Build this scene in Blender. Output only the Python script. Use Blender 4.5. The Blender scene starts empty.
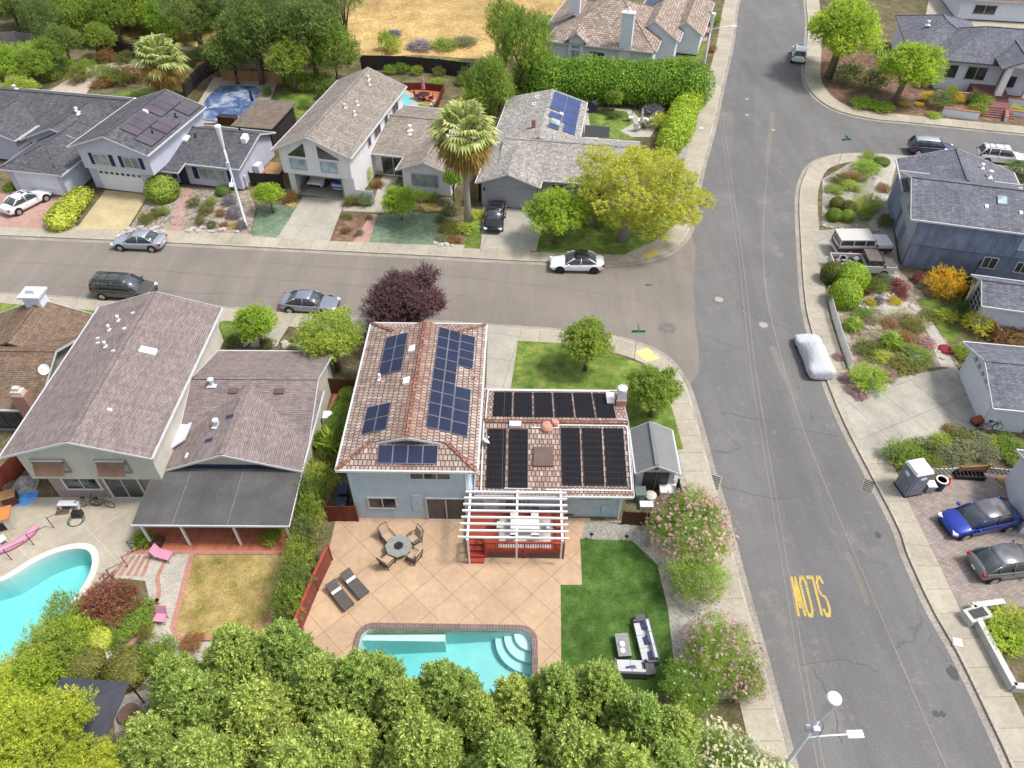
import bpy, math, random
import numpy as np
from mathutils import Vector, Matrix
C = bpy.context.scene.collection
R = math.radians
# ---------------------------------------------------------------- camera measure (drone photo, level ground)
FOC, PITCH, CAMH = 735.0, R(44.17), 38.0
SP, CP = math.sin(PITCH), math.cos(PITCH)
def P(u, v, z=0.0):
    """ground-plan position of a photograph point that lies at height z"""
    dx, dy = (u - 512) / FOC, (v - 384) / FOC
    Z = (CAMH - z) / (SP + dy * CP)
    return (dx * Z, Z * (CP - dy * SP))
def PX(*pts, z=0.0):
    return [P(p[0], p[1], z) if len(p) == 2 else (p[1], p[2]) for p in pts]
# ---------------------------------------------------------------- mesh builder
class MB:
    def __init__(s): s.v = []; s.f = []; s.m = []; s.uvs = {}
    def add(s, vs, fs, mi=0):
        b = len(s.v); s.v += [tuple(p) for p in vs]
        for f in fs: s.f.append(tuple(b + i for i in f)); s.m.append(mi)
        return s
    def poly(s, pts, mi=0): return s.add(pts, [range(len(pts))], mi)
    def prism(s, pts, z0, z1, mi=0, sides=None):
        n = len(pts)
        a = sum(pts[i][0]*pts[(i+1) % n][1]-pts[(i+1) % n][0]*pts[i][1] for i in range(n))
        if a < 0: pts = pts[::-1]
        vs = [(p[0], p[1], z0) for p in pts] + [(p[0], p[1], z1) for p in pts]
        s.add(vs, [tuple(range(n, 2*n))], mi)
        s.add(vs, [tuple(range(n-1, -1, -1))] + [(i, (i+1) % n, n+(i+1) % n, n+i) for i in range(n)], mi if sides is None else sides)
        return s
    def box(s, x0, x1, y0, y1, z0, z1, mi=0):
        return s.prism([(x0, y0), (x1, y0), (x1, y1), (x0, y1)], z0, z1, mi)
    def obox(s, c, sz, rz=0.0, rx=0.0, ry=0.0, mi=0):
        M = Matrix.Translation(c) @ Matrix.Rotation(rz, 4, 'Z') @ Matrix.Rotation(ry, 4, 'Y') @ Matrix.Rotation(rx, 4, 'X')
        x, y, z = sz[0]/2, sz[1]/2, sz[2]/2
        vs = [M @ Vector(p) for p in ((-x,-y,-z),(x,-y,-z),(x,y,-z),(-x,y,-z),(-x,-y,z),(x,-y,z),(x,y,z),(-x,y,z))]
        return s.add(vs, [(3,2,1,0),(4,5,6,7),(0,1,5,4),(1,2,6,5),(2,3,7,6),(3,0,4,7)], mi)
    def beam(s, a, b, w, h, mi=0, up=(0, 0, 1)):
        a, b = Vector(a), Vector(b); d = (b-a).normalized()
        sd = d.cross(Vector(up))
        if sd.length < 1e-4: sd = d.cross(Vector((1, 0, 0)))
        sd.normalize(); u = sd.cross(d)
        sd *= w/2; u *= h/2
        vs = [a-sd-u, a+sd-u, a+sd+u, a-sd+u, b-sd-u, b+sd-u, b+sd+u, b-sd+u]
        return s.add(vs, [(0,1,2,3)[::-1],(4,5,6,7)[::-1],(0,1,5,4)[::-1],(1,2,6,5)[::-1],(2,3,7,6)[::-1],(3,0,4,7)[::-1]][:6], mi) if False else s.add(vs, [(0,1,2,3),(7,6,5,4),(0,4,5,1),(1,5,6,2),(2,6,7,3),(3,7,4,0)], mi)
    def tube(s, pts, rs, n=8, mi=0, caps=True):
        if not hasattr(rs, '__len__'): rs = [rs]*len(pts)
        pts = [Vector(p) for p in pts]; b = len(s.v)
        for i, p in enumerate(pts):
            d = (pts[min(i+1, len(pts)-1)]-pts[max(i-1, 0)]).normalized()
            a = d.cross(Vector((0, 0, 1)))
            if a.length < .05: a = d.cross(Vector((1, 0, 0)))
            a.normalize(); c = d.cross(a)
            for k in range(n):
                t = 2*math.pi*k/n; s.v.append(tuple(p+(a*math.cos(t)+c*math.sin(t))*rs[i]))
        for i in range(len(pts)-1):
            for k in range(n):
                s.f.append((b+i*n+k, b+i*n+(k+1) % n, b+(i+1)*n+(k+1) % n, b+(i+1)*n+k)); s.m.append(mi)
        if caps:
            s.f.append(tuple(b+k for k in range(n))[::-1]); s.m.append(mi)
            s.f.append(tuple(b+(len(pts)-1)*n+k for k in range(n))); s.m.append(mi)
        return s
    def lathe(s, prof, c=(0, 0, 0), n=16, mi=0):
        b = len(s.v)
        for r, z in prof:
            for k in range(n):
                t = 2*math.pi*k/n; s.v.append((c[0]+r*math.cos(t), c[1]+r*math.sin(t), c[2]+z))
        for i in range(len(prof)-1):
            for k in range(n):
                s.f.append((b+i*n+k, b+i*n+(k+1) % n, b+(i+1)*n+(k+1) % n, b+(i+1)*n+k)); s.m.append(mi)
        s.f.append(tuple(b+k for k in range(n))[::-1]); s.m.append(mi)
        e = b+(len(prof)-1)*n; s.f.append(tuple(e+k for k in range(n))); s.m.append(mi)
        return s
    def slab(s, pts, t=.16, mi=0):
        pts = [Vector(p) for p in pts]
        nrm = (pts[1]-pts[0]).cross(pts[2]-pts[0]).normalized()
        if nrm.z < 0: pts = pts[::-1]
        n = len(pts); lo = [p-Vector((0, 0, t)) for p in pts]
        return s.add(pts+lo, [tuple(range(n)), tuple(range(2*n-1, n-1, -1))]+[(i, n+i, n+(i+1) % n, (i+1) % n) for i in range(n)], mi)
    def build(s, name, mats, parent=None, smooth=False, loc=None, rz=0.0, uv=True):
        me = bpy.data.meshes.new(name); me.from_pydata(s.v, [], s.f)
        for m in (mats if isinstance(mats, (list, tuple)) else [mats]): me.materials.append(m)
        me.polygons.foreach_set('material_index', s.m)
        if smooth: me.polygons.foreach_set('use_smooth', [True]*len(s.f))
        me.validate(); me.update()
        if uv and len(me.polygons): face_uv(me)
        o = bpy.data.objects.new(name, me); C.objects.link(o)
        if parent: o.parent = parent
        if loc is not None: o.location = loc; o.rotation_euler.z = rz
        return o
def face_uv(me):
    nl = len(me.loops); npoly = len(me.polygons)
    co = np.empty(len(me.vertices)*3, 'f'); me.vertices.foreach_get('co', co); co = co.reshape(-1, 3)
    li = np.empty(nl, 'i'); me.loops.foreach_get('vertex_index', li)
    nr = np.empty(npoly*3, 'f'); me.polygons.foreach_get('normal', nr); nr = nr.reshape(-1, 3)
    lt = np.empty(npoly, 'i'); me.polygons.foreach_get('loop_total', lt)
    fn = np.repeat(nr, lt, axis=0)
    t = np.stack([-fn[:, 1], fn[:, 0], np.zeros(nl)], 1); L = np.linalg.norm(t, axis=1)
    flat = L < .02; t[flat] = (1, 0, 0); L[flat] = 1; t /= L[:, None]
    b = np.cross(fn, t); p = co[li]
    uv = np.stack([(p*t).sum(1), (p*b).sum(1)], 1).astype('f')
    me.uv_layers.new(name='UVMap').data.foreach_set('uv', uv.ravel())
def tag(o, label, cat, group=None, kind=None):
    o['label'] = label; o['category'] = cat
    if group: o['group'] = group
    if kind: o['kind'] = kind
    return o
def thing(name, label, cat, loc=(0, 0, 0), rz=0.0, group=None):
    o = bpy.data.objects.new(name, None); C.objects.link(o); o.empty_display_size = .3
    o.location = loc; o.rotation_euler = (0, 0, rz)
    return tag(o, label, cat, group)
def kids(o): return [c for c in list(o.children)]
def copy_tree(o, parent=None):
    c = o.copy(); C.objects.link(c); c.parent = parent
    for ch in kids(o): copy_tree(ch, c)
    return c
def struct(o): o['kind'] = 'structure'; return o
# ---------------------------------------------------------------- materials
def mk(name, rough=.85, metal=0.0, spec=.3):
    m = bpy.data.materials.new(name); m.use_nodes = True; nt = m.node_tree
    b = nt.nodes['Principled BSDF']; b.inputs['Roughness'].default_value = rough; b.inputs['Metallic'].default_value = metal
    b.inputs['Specular IOR Level'].default_value = spec
    return m, nt, b
def coord(nt, kind):
    if kind == 'pos': return nt.nodes.new('ShaderNodeNewGeometry').outputs['Position']
    t = nt.nodes.new('ShaderNodeTexCoord'); return t.outputs['UV' if kind == 'uv' else 'Object']
def nz(nt, vec, scale, detail=5.0, rough=.6, dist=0.0):
    n = nt.nodes.new('ShaderNodeTexNoise'); n.inputs['Scale'].default_value = scale; n.inputs['Detail'].default_value = detail
    n.inputs['Roughness'].default_value = rough; n.inputs['Distortion'].default_value = dist
    nt.links.new(vec, n.inputs['Vector']); return n.outputs['Fac']
def ramp(nt, fac, *stops):
    r = nt.nodes.new('ShaderNodeValToRGB'); e = r.color_ramp.elements
    while len(e) < len(stops): e.new(.5)
    for i, (p, c) in enumerate(stops):
        e[i].position = p; e[i].color = (c, c, c, 1) if not hasattr(c, '__len__') else (*c, 1)
    nt.links.new(fac, r.inputs['Fac']); return r.outputs['Color']
def setv(nt, sock, v):
    if hasattr(v, 'is_linked') or hasattr(v, 'links'): nt.links.new(v, sock)
    elif hasattr(v, '__len__'): sock.default_value = (*v[:3], 1)
    else: sock.default_value = v
def mix(nt, fac, a, b, mode='MIX'):
    n = nt.nodes.new('ShaderNodeMix'); n.data_type = 'RGBA'; n.blend_type = mode
    setv(nt, n.inputs['Factor'], fac); setv(nt, n.inputs['A'], a); setv(nt, n.inputs['B'], b)
    return n.outputs['Result']
def math_(nt, op, a, b=None):
    n = nt.nodes.new('ShaderNodeMath'); n.operation = op
    setv(nt, n.inputs[0], a)
    if b is not None: setv(nt, n.inputs[1], b)
    return n.outputs[0]
def mapping(nt, vec, rot=0.0, scale=(1, 1, 1), loc=(0, 0, 0)):
    n = nt.nodes.new('ShaderNodeMapping'); n.inputs['Rotation'].default_value = (0, 0, rot); n.inputs['Scale'].default_value = scale
    n.inputs['Location'].default_value = loc
    nt.links.new(vec, n.inputs['Vector']); return n.outputs['Vector']
def bump(nt, b, h, dist=.02, strength=.6):
    n = nt.nodes.new('ShaderNodeBump'); n.inputs['Distance'].default_value = dist; n.inputs['Strength'].default_value = strength
    nt.links.new(h, n.inputs['Height']); nt.links.new(n.outputs['Normal'], b.inputs['Normal'])
def brick(nt, vec, c1, c2, mort, w, h, msize=.01, offset=.5, bias=0.0):
    n = nt.nodes.new('ShaderNodeTexBrick'); n.offset = offset
    n.inputs['Scale'].default_value = 1; n.inputs['Brick Width'].default_value = w; n.inputs['Row Height'].default_value = h
    n.inputs['Mortar Size'].default_value = msize; n.inputs['Mortar Smooth'].default_value = .1; n.inputs['Bias'].default_value = bias
    setv(nt, n.inputs['Color1'], c1); setv(nt, n.inputs['Color2'], c2); setv(nt, n.inputs['Mortar'], mort)
    nt.links.new(vec, n.inputs['Vector']); return n.outputs['Color'], n.outputs['Fac']
def sc(c, k): return tuple(min(.95, x*k) for x in c)
def plain(name, c, rough=.8, metal=0.0, var=.15, scale=2.0, spec=.3, space='obj', fine=0.0):
    m, nt, b = mk(name, rough, metal, spec); v = coord(nt, space)
    col = ramp(nt, nz(nt, v, scale), (.3, sc(c, 1-var)), (.7, sc(c, 1+var)))
    if fine: col = mix(nt, 1.0, col, ramp(nt, nz(nt, v, fine, 2), (.3, .75), (.7, 1.2)), 'MULTIPLY')
    nt.links.new(col, b.inputs['Base Color']); return m
def siding(name, c, pitch=.18, vertical=False, var=.12, gap=.82):
    m, nt, b = mk(name, .75); v = coord(nt, 'uv')
    s = nt.nodes.new('ShaderNodeSeparateXYZ'); nt.links.new(v, s.inputs[0])
    fr = math_(nt, 'FRACT', math_(nt, 'DIVIDE', s.outputs['X' if vertical else 'Y'], pitch))
    line = ramp(nt, fr, (0, gap), (.06, 1.0), (.97, 1.0), (1, gap))
    o = coord(nt, 'obj')
    col = ramp(nt, nz(nt, mapping(nt, o, scale=(1, 1, .35)), 1.3, 6, .65), (.3, sc(c, 1-var)), (.7, sc(c, 1+var)))
    col = mix(nt, 1.0, col, line, 'MULTIPLY')
    nt.links.new(col, b.inputs['Base Color']); bump(nt, b, fr, .015, .5); return m
def shingle(name, c1, c2, w=.33, h=.145, dirt=.2, speck=.35):
    m, nt, b = mk(name, .95, 0, .15); v = coord(nt, 'uv')
    col, fac = brick(nt, v, c1, c2, sc(c1, .45), w, h, .012, .37)
    col2, _ = brick(nt, mapping(nt, v, loc=(.11, .07, 0)), (.55, .55, .55), (1.5, 1.45, 1.4), (1, 1, 1), w*.72, h*1.0, .0, .61)
    col = mix(nt, speck, col, col2, 'MULTIPLY')
    o = coord(nt, 'obj')
    col = mix(nt, 1.0, col, ramp(nt, nz(nt, o, .45, 6, .7), (.25, 1-dirt), (.75, 1+dirt)), 'MULTIPLY')
    col = mix(nt, 1.0, col, ramp(nt, nz(nt, mapping(nt, v, scale=(1.2, .16, 1)), 2.2, 3), (.3, 1-dirt*.6), (.7, 1+dirt*.6)), 'MULTIPLY')
    nt.links.new(col, b.inputs['Base Color']); bump(nt, b, math_(nt, 'SUBTRACT', 1.0, fac), .02, .7); return m
def pavers(name, c1, c2, mort, w=.25, h=.12, rot=0.0, space='pos', dirt=.2, msize=.012, offset=.5, rough=.9):
    m, nt, b = mk(name, rough); v = coord(nt, space)
    if rot: v = mapping(nt, v, rot)
    col, fac = brick(nt, v, c1, c2, mort, w, h, msize, offset)
    o = coord(nt, 'pos')
    col = mix(nt, 1.0, col, ramp(nt, nz(nt, o, .35, 7, .7), (.25, 1-dirt), (.75, 1+dirt)), 'MULTIPLY')
    col = mix(nt, .6, col, ramp(nt, nz(nt, o, 5, 5, .7), (.3, .8), (.7, 1.2)), 'MULTIPLY')
    nt.links.new(col, b.inputs['Base Color']); bump(nt, b, math_(nt, 'SUBTRACT', 1.0, fac), .01, .5); return m
def ground_mat(name, stops, scales=(.15, 1.2, 9.0), rough=.95, bmp=.03, blotch=.35, specks=None):
    """soil, grass, gravel: three noises of falling size"""
    m, nt, b = mk(name, rough, 0, .15); v = coord(nt, 'pos')
    a = nz(nt, v, scales[1], 6, .7); col = ramp(nt, a, *stops)
    col = mix(nt, 1.0, col, ramp(nt, nz(nt, v, scales[0], 5, .6), (.3, 1-blotch), (.7, 1+blotch)), 'MULTIPLY')
    f = nz(nt, v, scales[2], 4, .75); col = mix(nt, 1.0, col, ramp(nt, f, (.28, .5), (.72, 1.5)), 'MULTIPLY')
    if specks:
        vo = nt.nodes.new('ShaderNodeTexVoronoi'); vo.inputs['Scale'].default_value = specks[0]; nt.links.new(v, vo.inputs['Vector'])
        bw = nt.nodes.new('ShaderNodeRGBToBW'); nt.links.new(vo.outputs['Color'], bw.inputs[0])
        col = mix(nt, specks[2], col, mix(nt, 1.0, specks[1], ramp(nt, bw.outputs[0], (.2, .35), (.8, 1.6)), 'MULTIPLY'))
    nt.links.new(col, b.inputs['Base Color']); bump(nt, b, f, bmp, .8); return m
def leafmat(name, ca, cb, cc, trans=.3, clump=.6):
    m, nt, b = mk(name, .55, 0, .25)
    g = nt.nodes.new('ShaderNodeNewGeometry')
    col = ramp(nt, g.outputs['Random Per Island'], (0, ca), (.5, cb), (1, cc))
    o = coord(nt, 'obj')
    col = mix(nt, 1.0, col, ramp(nt, nz(nt, o, clump, 4, .7), (.28, (.6, .66, .6)), (.72, (1.4, 1.32, 1.15))), 'MULTIPLY')
    oi = nt.nodes.new('ShaderNodeObjectInfo'); col = mix(nt, 1.0, col, ramp(nt, oi.outputs['Random'], (0, (.82, .88, .8)), (1, (1.25, 1.14, 1.05))), 'MULTIPLY')
    nt.links.new(col, b.inputs['Base Color'])
    t = nt.nodes.new('ShaderNodeBsdfTranslucent'); nt.links.new(col, t.inputs['Color'])
    mx = nt.nodes.new('ShaderNodeMixShader'); mx.inputs[0].default_value = trans
    out = nt.nodes['Material Output']
    nt.links.new(b.outputs[0], mx.inputs[1]); nt.links.new(t.outputs[0], mx.inputs[2]); nt.links.new(mx.outputs[0], out.inputs['Surface'])
    return m
def asphalt(name, c, warm, worn=.3, crack=True, rot=R(-12)):
    m, nt, b = mk(name, .9, 0, .2); v = coord(nt, 'pos')
    al = mapping(nt, v, rot, scale=(1, .12, 1))
    col = ramp(nt, nz(nt, v, .12, 6, .65), (.3, sc(c, 1-.12)), (.7, sc(c, 1.12)))
    col = mix(nt, 1.0, col, ramp(nt, nz(nt, al, .55, 5, .65), (.3, .88), (.72, 1.12)), 'MULTIPLY')
    w = nz(nt, v, .22, 9, .78); col = mix(nt, ramp(nt, w, (.56, 0.0), (.68, worn)), col, warm)
    sp = nz(nt, v, 2.6, 7, .8); col = mix(nt, ramp(nt, sp, (.57, 0.0), (.68, .5)), col, sc(warm, 1.2))
    col = mix(nt, 1.0, col, ramp(nt, nz(nt, v, 14, 4, .8), (.3, .68), (.7, 1.32)), 'MULTIPLY')
    if crack:
        vo = nt.nodes.new('ShaderNodeTexVoronoi'); vo.feature = 'DISTANCE_TO_EDGE'; vo.inputs['Scale'].default_value = .16
        nv = nt.nodes.new('ShaderNodeTexNoise'); nv.inputs['Scale'].default_value = .9; nv.inputs['Detail'].default_value = 5; nt.links.new(v, nv.inputs['Vector'])
        vv = nt.nodes.new('ShaderNodeVectorMath'); vv.operation = 'MULTIPLY_ADD'; nt.links.new(nv.outputs['Color'], vv.inputs[0]); vv.inputs[1].default_value = (1.6, 1.6, 0); nt.links.new(v, vv.inputs[2])
        nt.links.new(vv.outputs[0], vo.inputs['Vector'])
        k = ramp(nt, vo.outputs['Distance'], (0, 1.0), (.006, 0.0)); gate = ramp(nt, nz(nt, v, .08, 3), (.5, 0.0), (.56, .5))
        col = mix(nt, math_(nt, 'MULTIPLY', k, gate), col, sc(c, .45))
    nt.links.new(col, b.inputs['Base Color']); return m
M = {}
M['white'] = plain('white_paint', (.74, .74, .74), .6, var=.05)
M['trim'] = plain('white_trim', (.52, .53, .54), .6, var=.05)
M['black'] = plain('black_plastic', (.02, .02, .022), .5, var=.1)
M['darkmetal'] = plain('dark_metal', (.05, .05, .055), .45, .3)
M['steel'] = plain('galvanised_steel', (.58, .6, .64), .55, .1, var=.08)
M['rubber'] = plain('tyre_rubber', (.018, .018, .018), .85)
M['rim'] = plain('alloy_rim', (.5, .5, .52), .3, .8)
M['blackrim'] = plain('black_rim', (.04, .04, .045), .35, .5)
M['lamp'] = plain('lamp_glass', (.75, .78, .8), .15, spec=.6)
M['tail'] = plain('tail_lamp_red', (.35, .012, .012), .2, spec=.6)
M['bark'] = plain('bark', (.16, .12, .09), .95, var=.35, scale=6)
M['greybark'] = plain('grey_bark', (.28, .25, .22), .95, var=.3, scale=6)
def glass(name, c, rough=.08):
    m, nt, b = mk(name, rough, 0, .8)
    v = coord(nt, 'obj'); nt.links.new(ramp(nt, nz(nt, v, .8, 2), (.4, sc(c, .7)), (.6, sc(c, 1.3))), b.inputs['Base Color']); return m
M['glass'] = glass('dark_window_glass', (.03, .035, .042))
M['glass2'] = glass('curtained_window_glass', (.22, .27, .27), .12)
M['glass3'] = glass('pale_window_glass', (.3, .36, .42), .12)
M['carglass'] = glass('car_glass', (.025, .03, .035), .04)
M['fence_dark'] = siding('dark_fence_boards', (.035, .028, .028), .14, True, .3, .4)
M['fence_red'] = siding('red_stained_fence', (.14, .03, .02), .14, True, .3, .5)
M['fence_brown'] = siding('brown_fence_boards', (.09, .04, .025), .14, True, .3, .5)
M['fence_tan'] = siding('tan_fence_boards', (.36, .2, .09), .14, True, .25, .6)
M['fence_grey'] = siding('grey_fence_boards', (.22, .2, .2), .14, True, .3, .5)
M['concrete'] = plain('plain_concrete', (.42, .39, .34), .9, var=.14, scale=1.5, fine=9)
M['brickwall'] = pavers('red_brick', (.36, .11, .06), (.28, .08, .05), (.4, .36, .32), .22, .075, space='uv')
# ================================================================ GROUND
def sidewalkmat(name, c):
    m, nt, b = mk(name, .9, 0, .2); v = coord(nt, 'uv'); pos = coord(nt, 'pos')
    col, fac = brick(nt, v, c, sc(c, .9), sc(c, .55), 1.55, 4.0, .018, 0.0)
    col = mix(nt, 1.0, col, ramp(nt, nz(nt, pos, .3, 7, .7), (.28, .8), (.72, 1.14)), 'MULTIPLY')
    col = mix(nt, .8, col, ramp(nt, nz(nt, pos, 4, 6, .75), (.3, .78), (.7, 1.18)), 'MULTIPLY')
    nt.links.new(col, b.inputs['Base Color']); return m
M['sidewalk'] = sidewalkmat('sidewalk_concrete', (.41, .37, .295))
M['kerb'] = plain('kerb_concrete', (.40, .365, .30), .9, var=.2, scale=.8, space='pos', fine=8)
M['gutter'] = plain('gutter_concrete', (.30, .27, .23), .9, var=.22, scale=.5, space='pos', fine=7)
M['asphalt'] = asphalt('worn_grey_asphalt', (.152, .147, .146), (.24, .225, .21), .65)
M['tanasphalt'] = asphalt('tan_grey_asphalt', (.205, .182, .158), (.27, .24, .21), .3, False, R(80))
M['soil'] = ground_mat('garden_soil', [(.3, (.06, .075, .025)), (.48, (.12, .105, .055)), (.7, (.21, .165, .11))], (.12, .9, 7))
M['mulch'] = ground_mat('brown_mulch', [(.3, (.09, .05, .035)), (.5, (.17, .105, .07)), (.7, (.26, .18, .13))], (.3, 2, 12))
M['lawn'] = ground_mat('green_lawn', [(.28, (.06, .115, .02)), (.46, (.11, .17, .032)), (.6, (.19, .225, .055)), (.75, (.28, .26, .10))], (.3, 1.1, 13))
M['turf'] = ground_mat('bright_turf', [(.3, (.035, .08, .014)), (.5, (.06, .12, .024)), (.7, (.105, .17, .042))], (.4, 1.4, 12), blotch=.3)
M['drylawn'] = ground_mat('dry_lawn', [(.3, (.13, .135, .03)), (.46, (.28, .22, .075)), (.64, (.42, .31, .14))], (.4, .9, 12), blotch=.25)
M['teal'] = ground_mat('bluish_groundcover', [(.3, (.09, .15, .085)), (.5, (.15, .205, .135)), (.7, (.22, .265, .195))], (.3, 2, 14), blotch=.25)
M['gravel'] = ground_mat('pale_gravel', [(.3, (.26, .24, .21)), (.7, (.38, .36, .32))], (.3, 2, 16), specks=(10, (.36, .34, .31), .3))
M['hill'] = ground_mat('dry_golden_grass', [(.3, (.30, .20, .08)), (.5, (.42, .29, .12)), (.7, (.50, .37, .17))], (.035, .35, 3), blotch=.3)
M['rockbed'] = ground_mat('stony_bed', [(.3, (.16, .125, .09)), (.5, (.27, .22, .17)), (.7, (.36, .31, .26))], (.3, 1.6, 9), specks=(5, (.33, .29, .25), .4))
M['rough'] = ground_mat('rough_ground', [(.3, (.10, .12, .04)), (.5, (.17, .15, .07)), (.7, (.26, .2, .11))], (.1, .8, 6))
def slabmat(name, c, size, rot, dark=.6, rough=.85, w=.02, dirt=.16):
    m, nt, b = mk(name, rough); pos = coord(nt, 'pos'); v = mapping(nt, pos, rot)
    col, fac = brick(nt, v, c, sc(c, .93), sc(c, dark), size, size, w, 0.0)
    col = mix(nt, 1.0, col, ramp(nt, nz(nt, pos, .4, 7, .7), (.28, 1-dirt), (.72, 1+dirt)), 'MULTIPLY')
    col = mix(nt, .7, col, ramp(nt, nz(nt, pos, 3.5, 6, .72), (.3, .84), (.7, 1.14)), 'MULTIPLY')
    nt.links.new(col, b.inputs['Base Color']); return m
M['patio'] = slabmat('tan_patio_concrete', (.48, .335, .22), 1.62, R(45))
M['drive'] = slabmat('driveway_concrete', (.385, .36, .305), 2.9, R(12), .55)
M['drive_grey'] = slabmat('grey_driveway_concrete', (.36, .34, .29), 2.9, R(-25), .5, dirt=.28)
M['drive_tan'] = slabmat('tan_driveway', (.46, .38, .22), 9, R(12), .8, dirt=.2)
M['pooldeck'] = slabmat('pale_pool_deck', (.41, .365, .29), 3.3, R(40), 1.25, dirt=.2)
M['pinkpave'] = pavers('pink_pavers', (.45, .27, .23), (.38, .24, .21), (.3, .2, .17), .3, .3, R(10))
M['brickpave'] = pavers('terracotta_pavers', (.48, .15, .08), (.38, .11, .06), (.42, .25, .18), .42, .42, R(1), offset=0.0)
M['brickpath'] = pavers('orange_brick_path', (.50, .19, .10), (.40, .14, .08), (.3, .16, .11), .22, .11, R(45))
M['greypave'] = pavers('grey_pink_pavers', (.33, .275, .245), (.25, .205, .185), (.17, .14, .125), .32, .18, R(20), dirt=.25)
M['brickedge'] = pavers('brick_edging', (.46, .2, .15), (.36, .16, .12), (.36, .28, .24), .12, .3, R(0))
M['redbrickstep'] = pavers('dark_red_brick', (.24, .09, .08), (.17, .07, .065), (.2, .13, .12), .22, .11, R(-12))
M['sandpath'] = ground_mat('sandy_pink_path', [(.3, (.38, .30, .25)), (.7, (.52, .43, .37))], (.3, 2, 14), blotch=.12)
M['grit'] = ground_mat('exposed_aggregate', [(.3, (.36, .33, .29)), (.7, (.46, .43, .38))], (.3, 2, 18), blotch=.12)
ZC = [0]
from mathutils.geometry import tessellate_polygon
def smooth_loop(pts, n=6):
    m = len(pts); out = []
    for i in range(m):
        p0, p1, p2, p3 = (Vector(pts[(i+j) % m]) for j in (-1, 0, 1, 2))
        for k in range(n):
            t = k/n
            out.append(tuple(.5*((2*p1)+(p2-p0)*t+(2*p0-5*p1+4*p2-p3)*t*t+(3*p1-p0-3*p2+p3)*t**3)))
    return out
def rrect(x0_, x1_, y0_, y1_, r, n=6):
    o = []
    for cx, cy, s in ((x1_-r, y1_-r, 0), (x0_+r, y1_-r, 90), (x0_+r, y0_+r, 180), (x1_-r, y0_+r, 270)):
        for k in range(n+1): t = R(s+90*k/n); o.append((cx+r*math.cos(t), cy+r*math.sin(t)))
    return o
PLX, PTY = P(357.5, 624)[0], P(450, 624)[1]; PRX = P(537.5, 627)[0]; PAN = R(-.9)
def rloc(x, y): return (PLX+x*math.cos(PAN)-y*math.sin(PAN), PTY+x*math.sin(PAN)+y*math.cos(PAN))
Wp, Dp = PRX-PLX, PTY-P(450, 700)[1]
PINN, POUT = rrect(0.32, Wp-.32, -Dp, -.3, .7), rrect(0, Wp, -Dp-.3, 0, .95)
POOL = [rloc(*p) for p in PINN]
KP = smooth_loop(PX((-30, 600), (10, 580), (40, 562), (66, 552), (86, 551), (93, 560), (90, 576), (78, 596), (58, 620), (34, 642), (8, 664), (-30, 680)), 5)
def holed(b, outer, holes, z, mi=0):
    loops = [[Vector((p[0], p[1], 0)) for p in l] for l in [outer]+holes]; flat = [p for l in loops for p in l]
    base = len(b.v); b.v += [(p.x, p.y, z) for p in flat]
    for t in tessellate_polygon(loops):
        q = [flat[i] for i in t]; c = (q[1]-q[0]).cross(q[2]-q[0]).z
        b.f.append(tuple(base+i for i in (t if c > 0 else t[::-1]))); b.m.append(mi)
    return b
def sheet(name, polys, z, mat, holes=None):
    b = MB()
    for p in polys:
        zz = z
        if .1 < z < .1395: ZC[0] += 1; zz = z+.00043*(ZC[0] % 11)
        n = len(p); a = sum(p[i][0]*p[(i+1) % n][1]-p[(i+1) % n][0]*p[i][1] for i in range(n))
        if a < 0: p = p[::-1]
        if holes: holed(b, p, holes, zz)
        else: b.poly([(x, y, zz) for x, y in p])
    return struct(b.build(name, mat))
def smooth(pts, n=6):
    out = []
    for i in range(len(pts)-1):
        p0, p1, p2, p3 = (Vector(pts[max(0, min(len(pts)-1, j))]) for j in (i-1, i, i+1, i+2))
        for k in range(n):
            t = k/n
            out.append(tuple(.5*((2*p1)+(p2-p0)*t+(2*p0-5*p1+4*p2-p3)*t*t+(3*p1-p0-3*p2+p3)*t**3)))
    return out+[tuple(pts[-1])]
def offset(pts, d):
    out = []
    for i, p in enumerate(pts):
        a, b = Vector(pts[max(i-1, 0)]), Vector(pts[min(i+1, len(pts)-1)]); t = (b-a).normalized()
        out.append((p[0]-t.y*d, p[1]+t.x*d))
    return out
def ribbon(b, pts, d0, d1, z0, z1=None, mi=0):
    """strip between two offsets of a line; uv keep along-the-line metres"""
    z1 = z0 if z1 is None else z1
    A, B = offset(pts, d0), offset(pts, d1)
    for i in range(len(pts)-1):
        q = [(*A[i], z0), (*A[i+1], z0), (*B[i+1], z1), (*B[i], z1)]
        if d1 < d0: q = q[::-1]
        b.poly(q, mi)
def ribbon_uv(o, pts, d0, d1):
    L = [0]
    for i in range(1, len(pts)): L.append(L[-1]+math.dist(pts[i], pts[i-1]))
    uv = []
    for i in range(len(pts)-1): uv += [L[i], 0.1, L[i+1], .1, L[i+1], .1+abs(d1-d0), L[i], .1+abs(d1-d0)] if d1 > d0 else [L[i], .1+abs(d1-d0), L[i+1], .1+abs(d1-d0), L[i+1], .1, L[i], .1][::1]
    o.data.uv_layers[0].data.foreach_set('uv', uv)
FARL, FARR, TOP = -150, 150, 230
sheet('ground', [[(-600, -60), (600, -60), (600, 900), (-600, 900)]], -.05, M['rough'], [POOL, KP])
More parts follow.
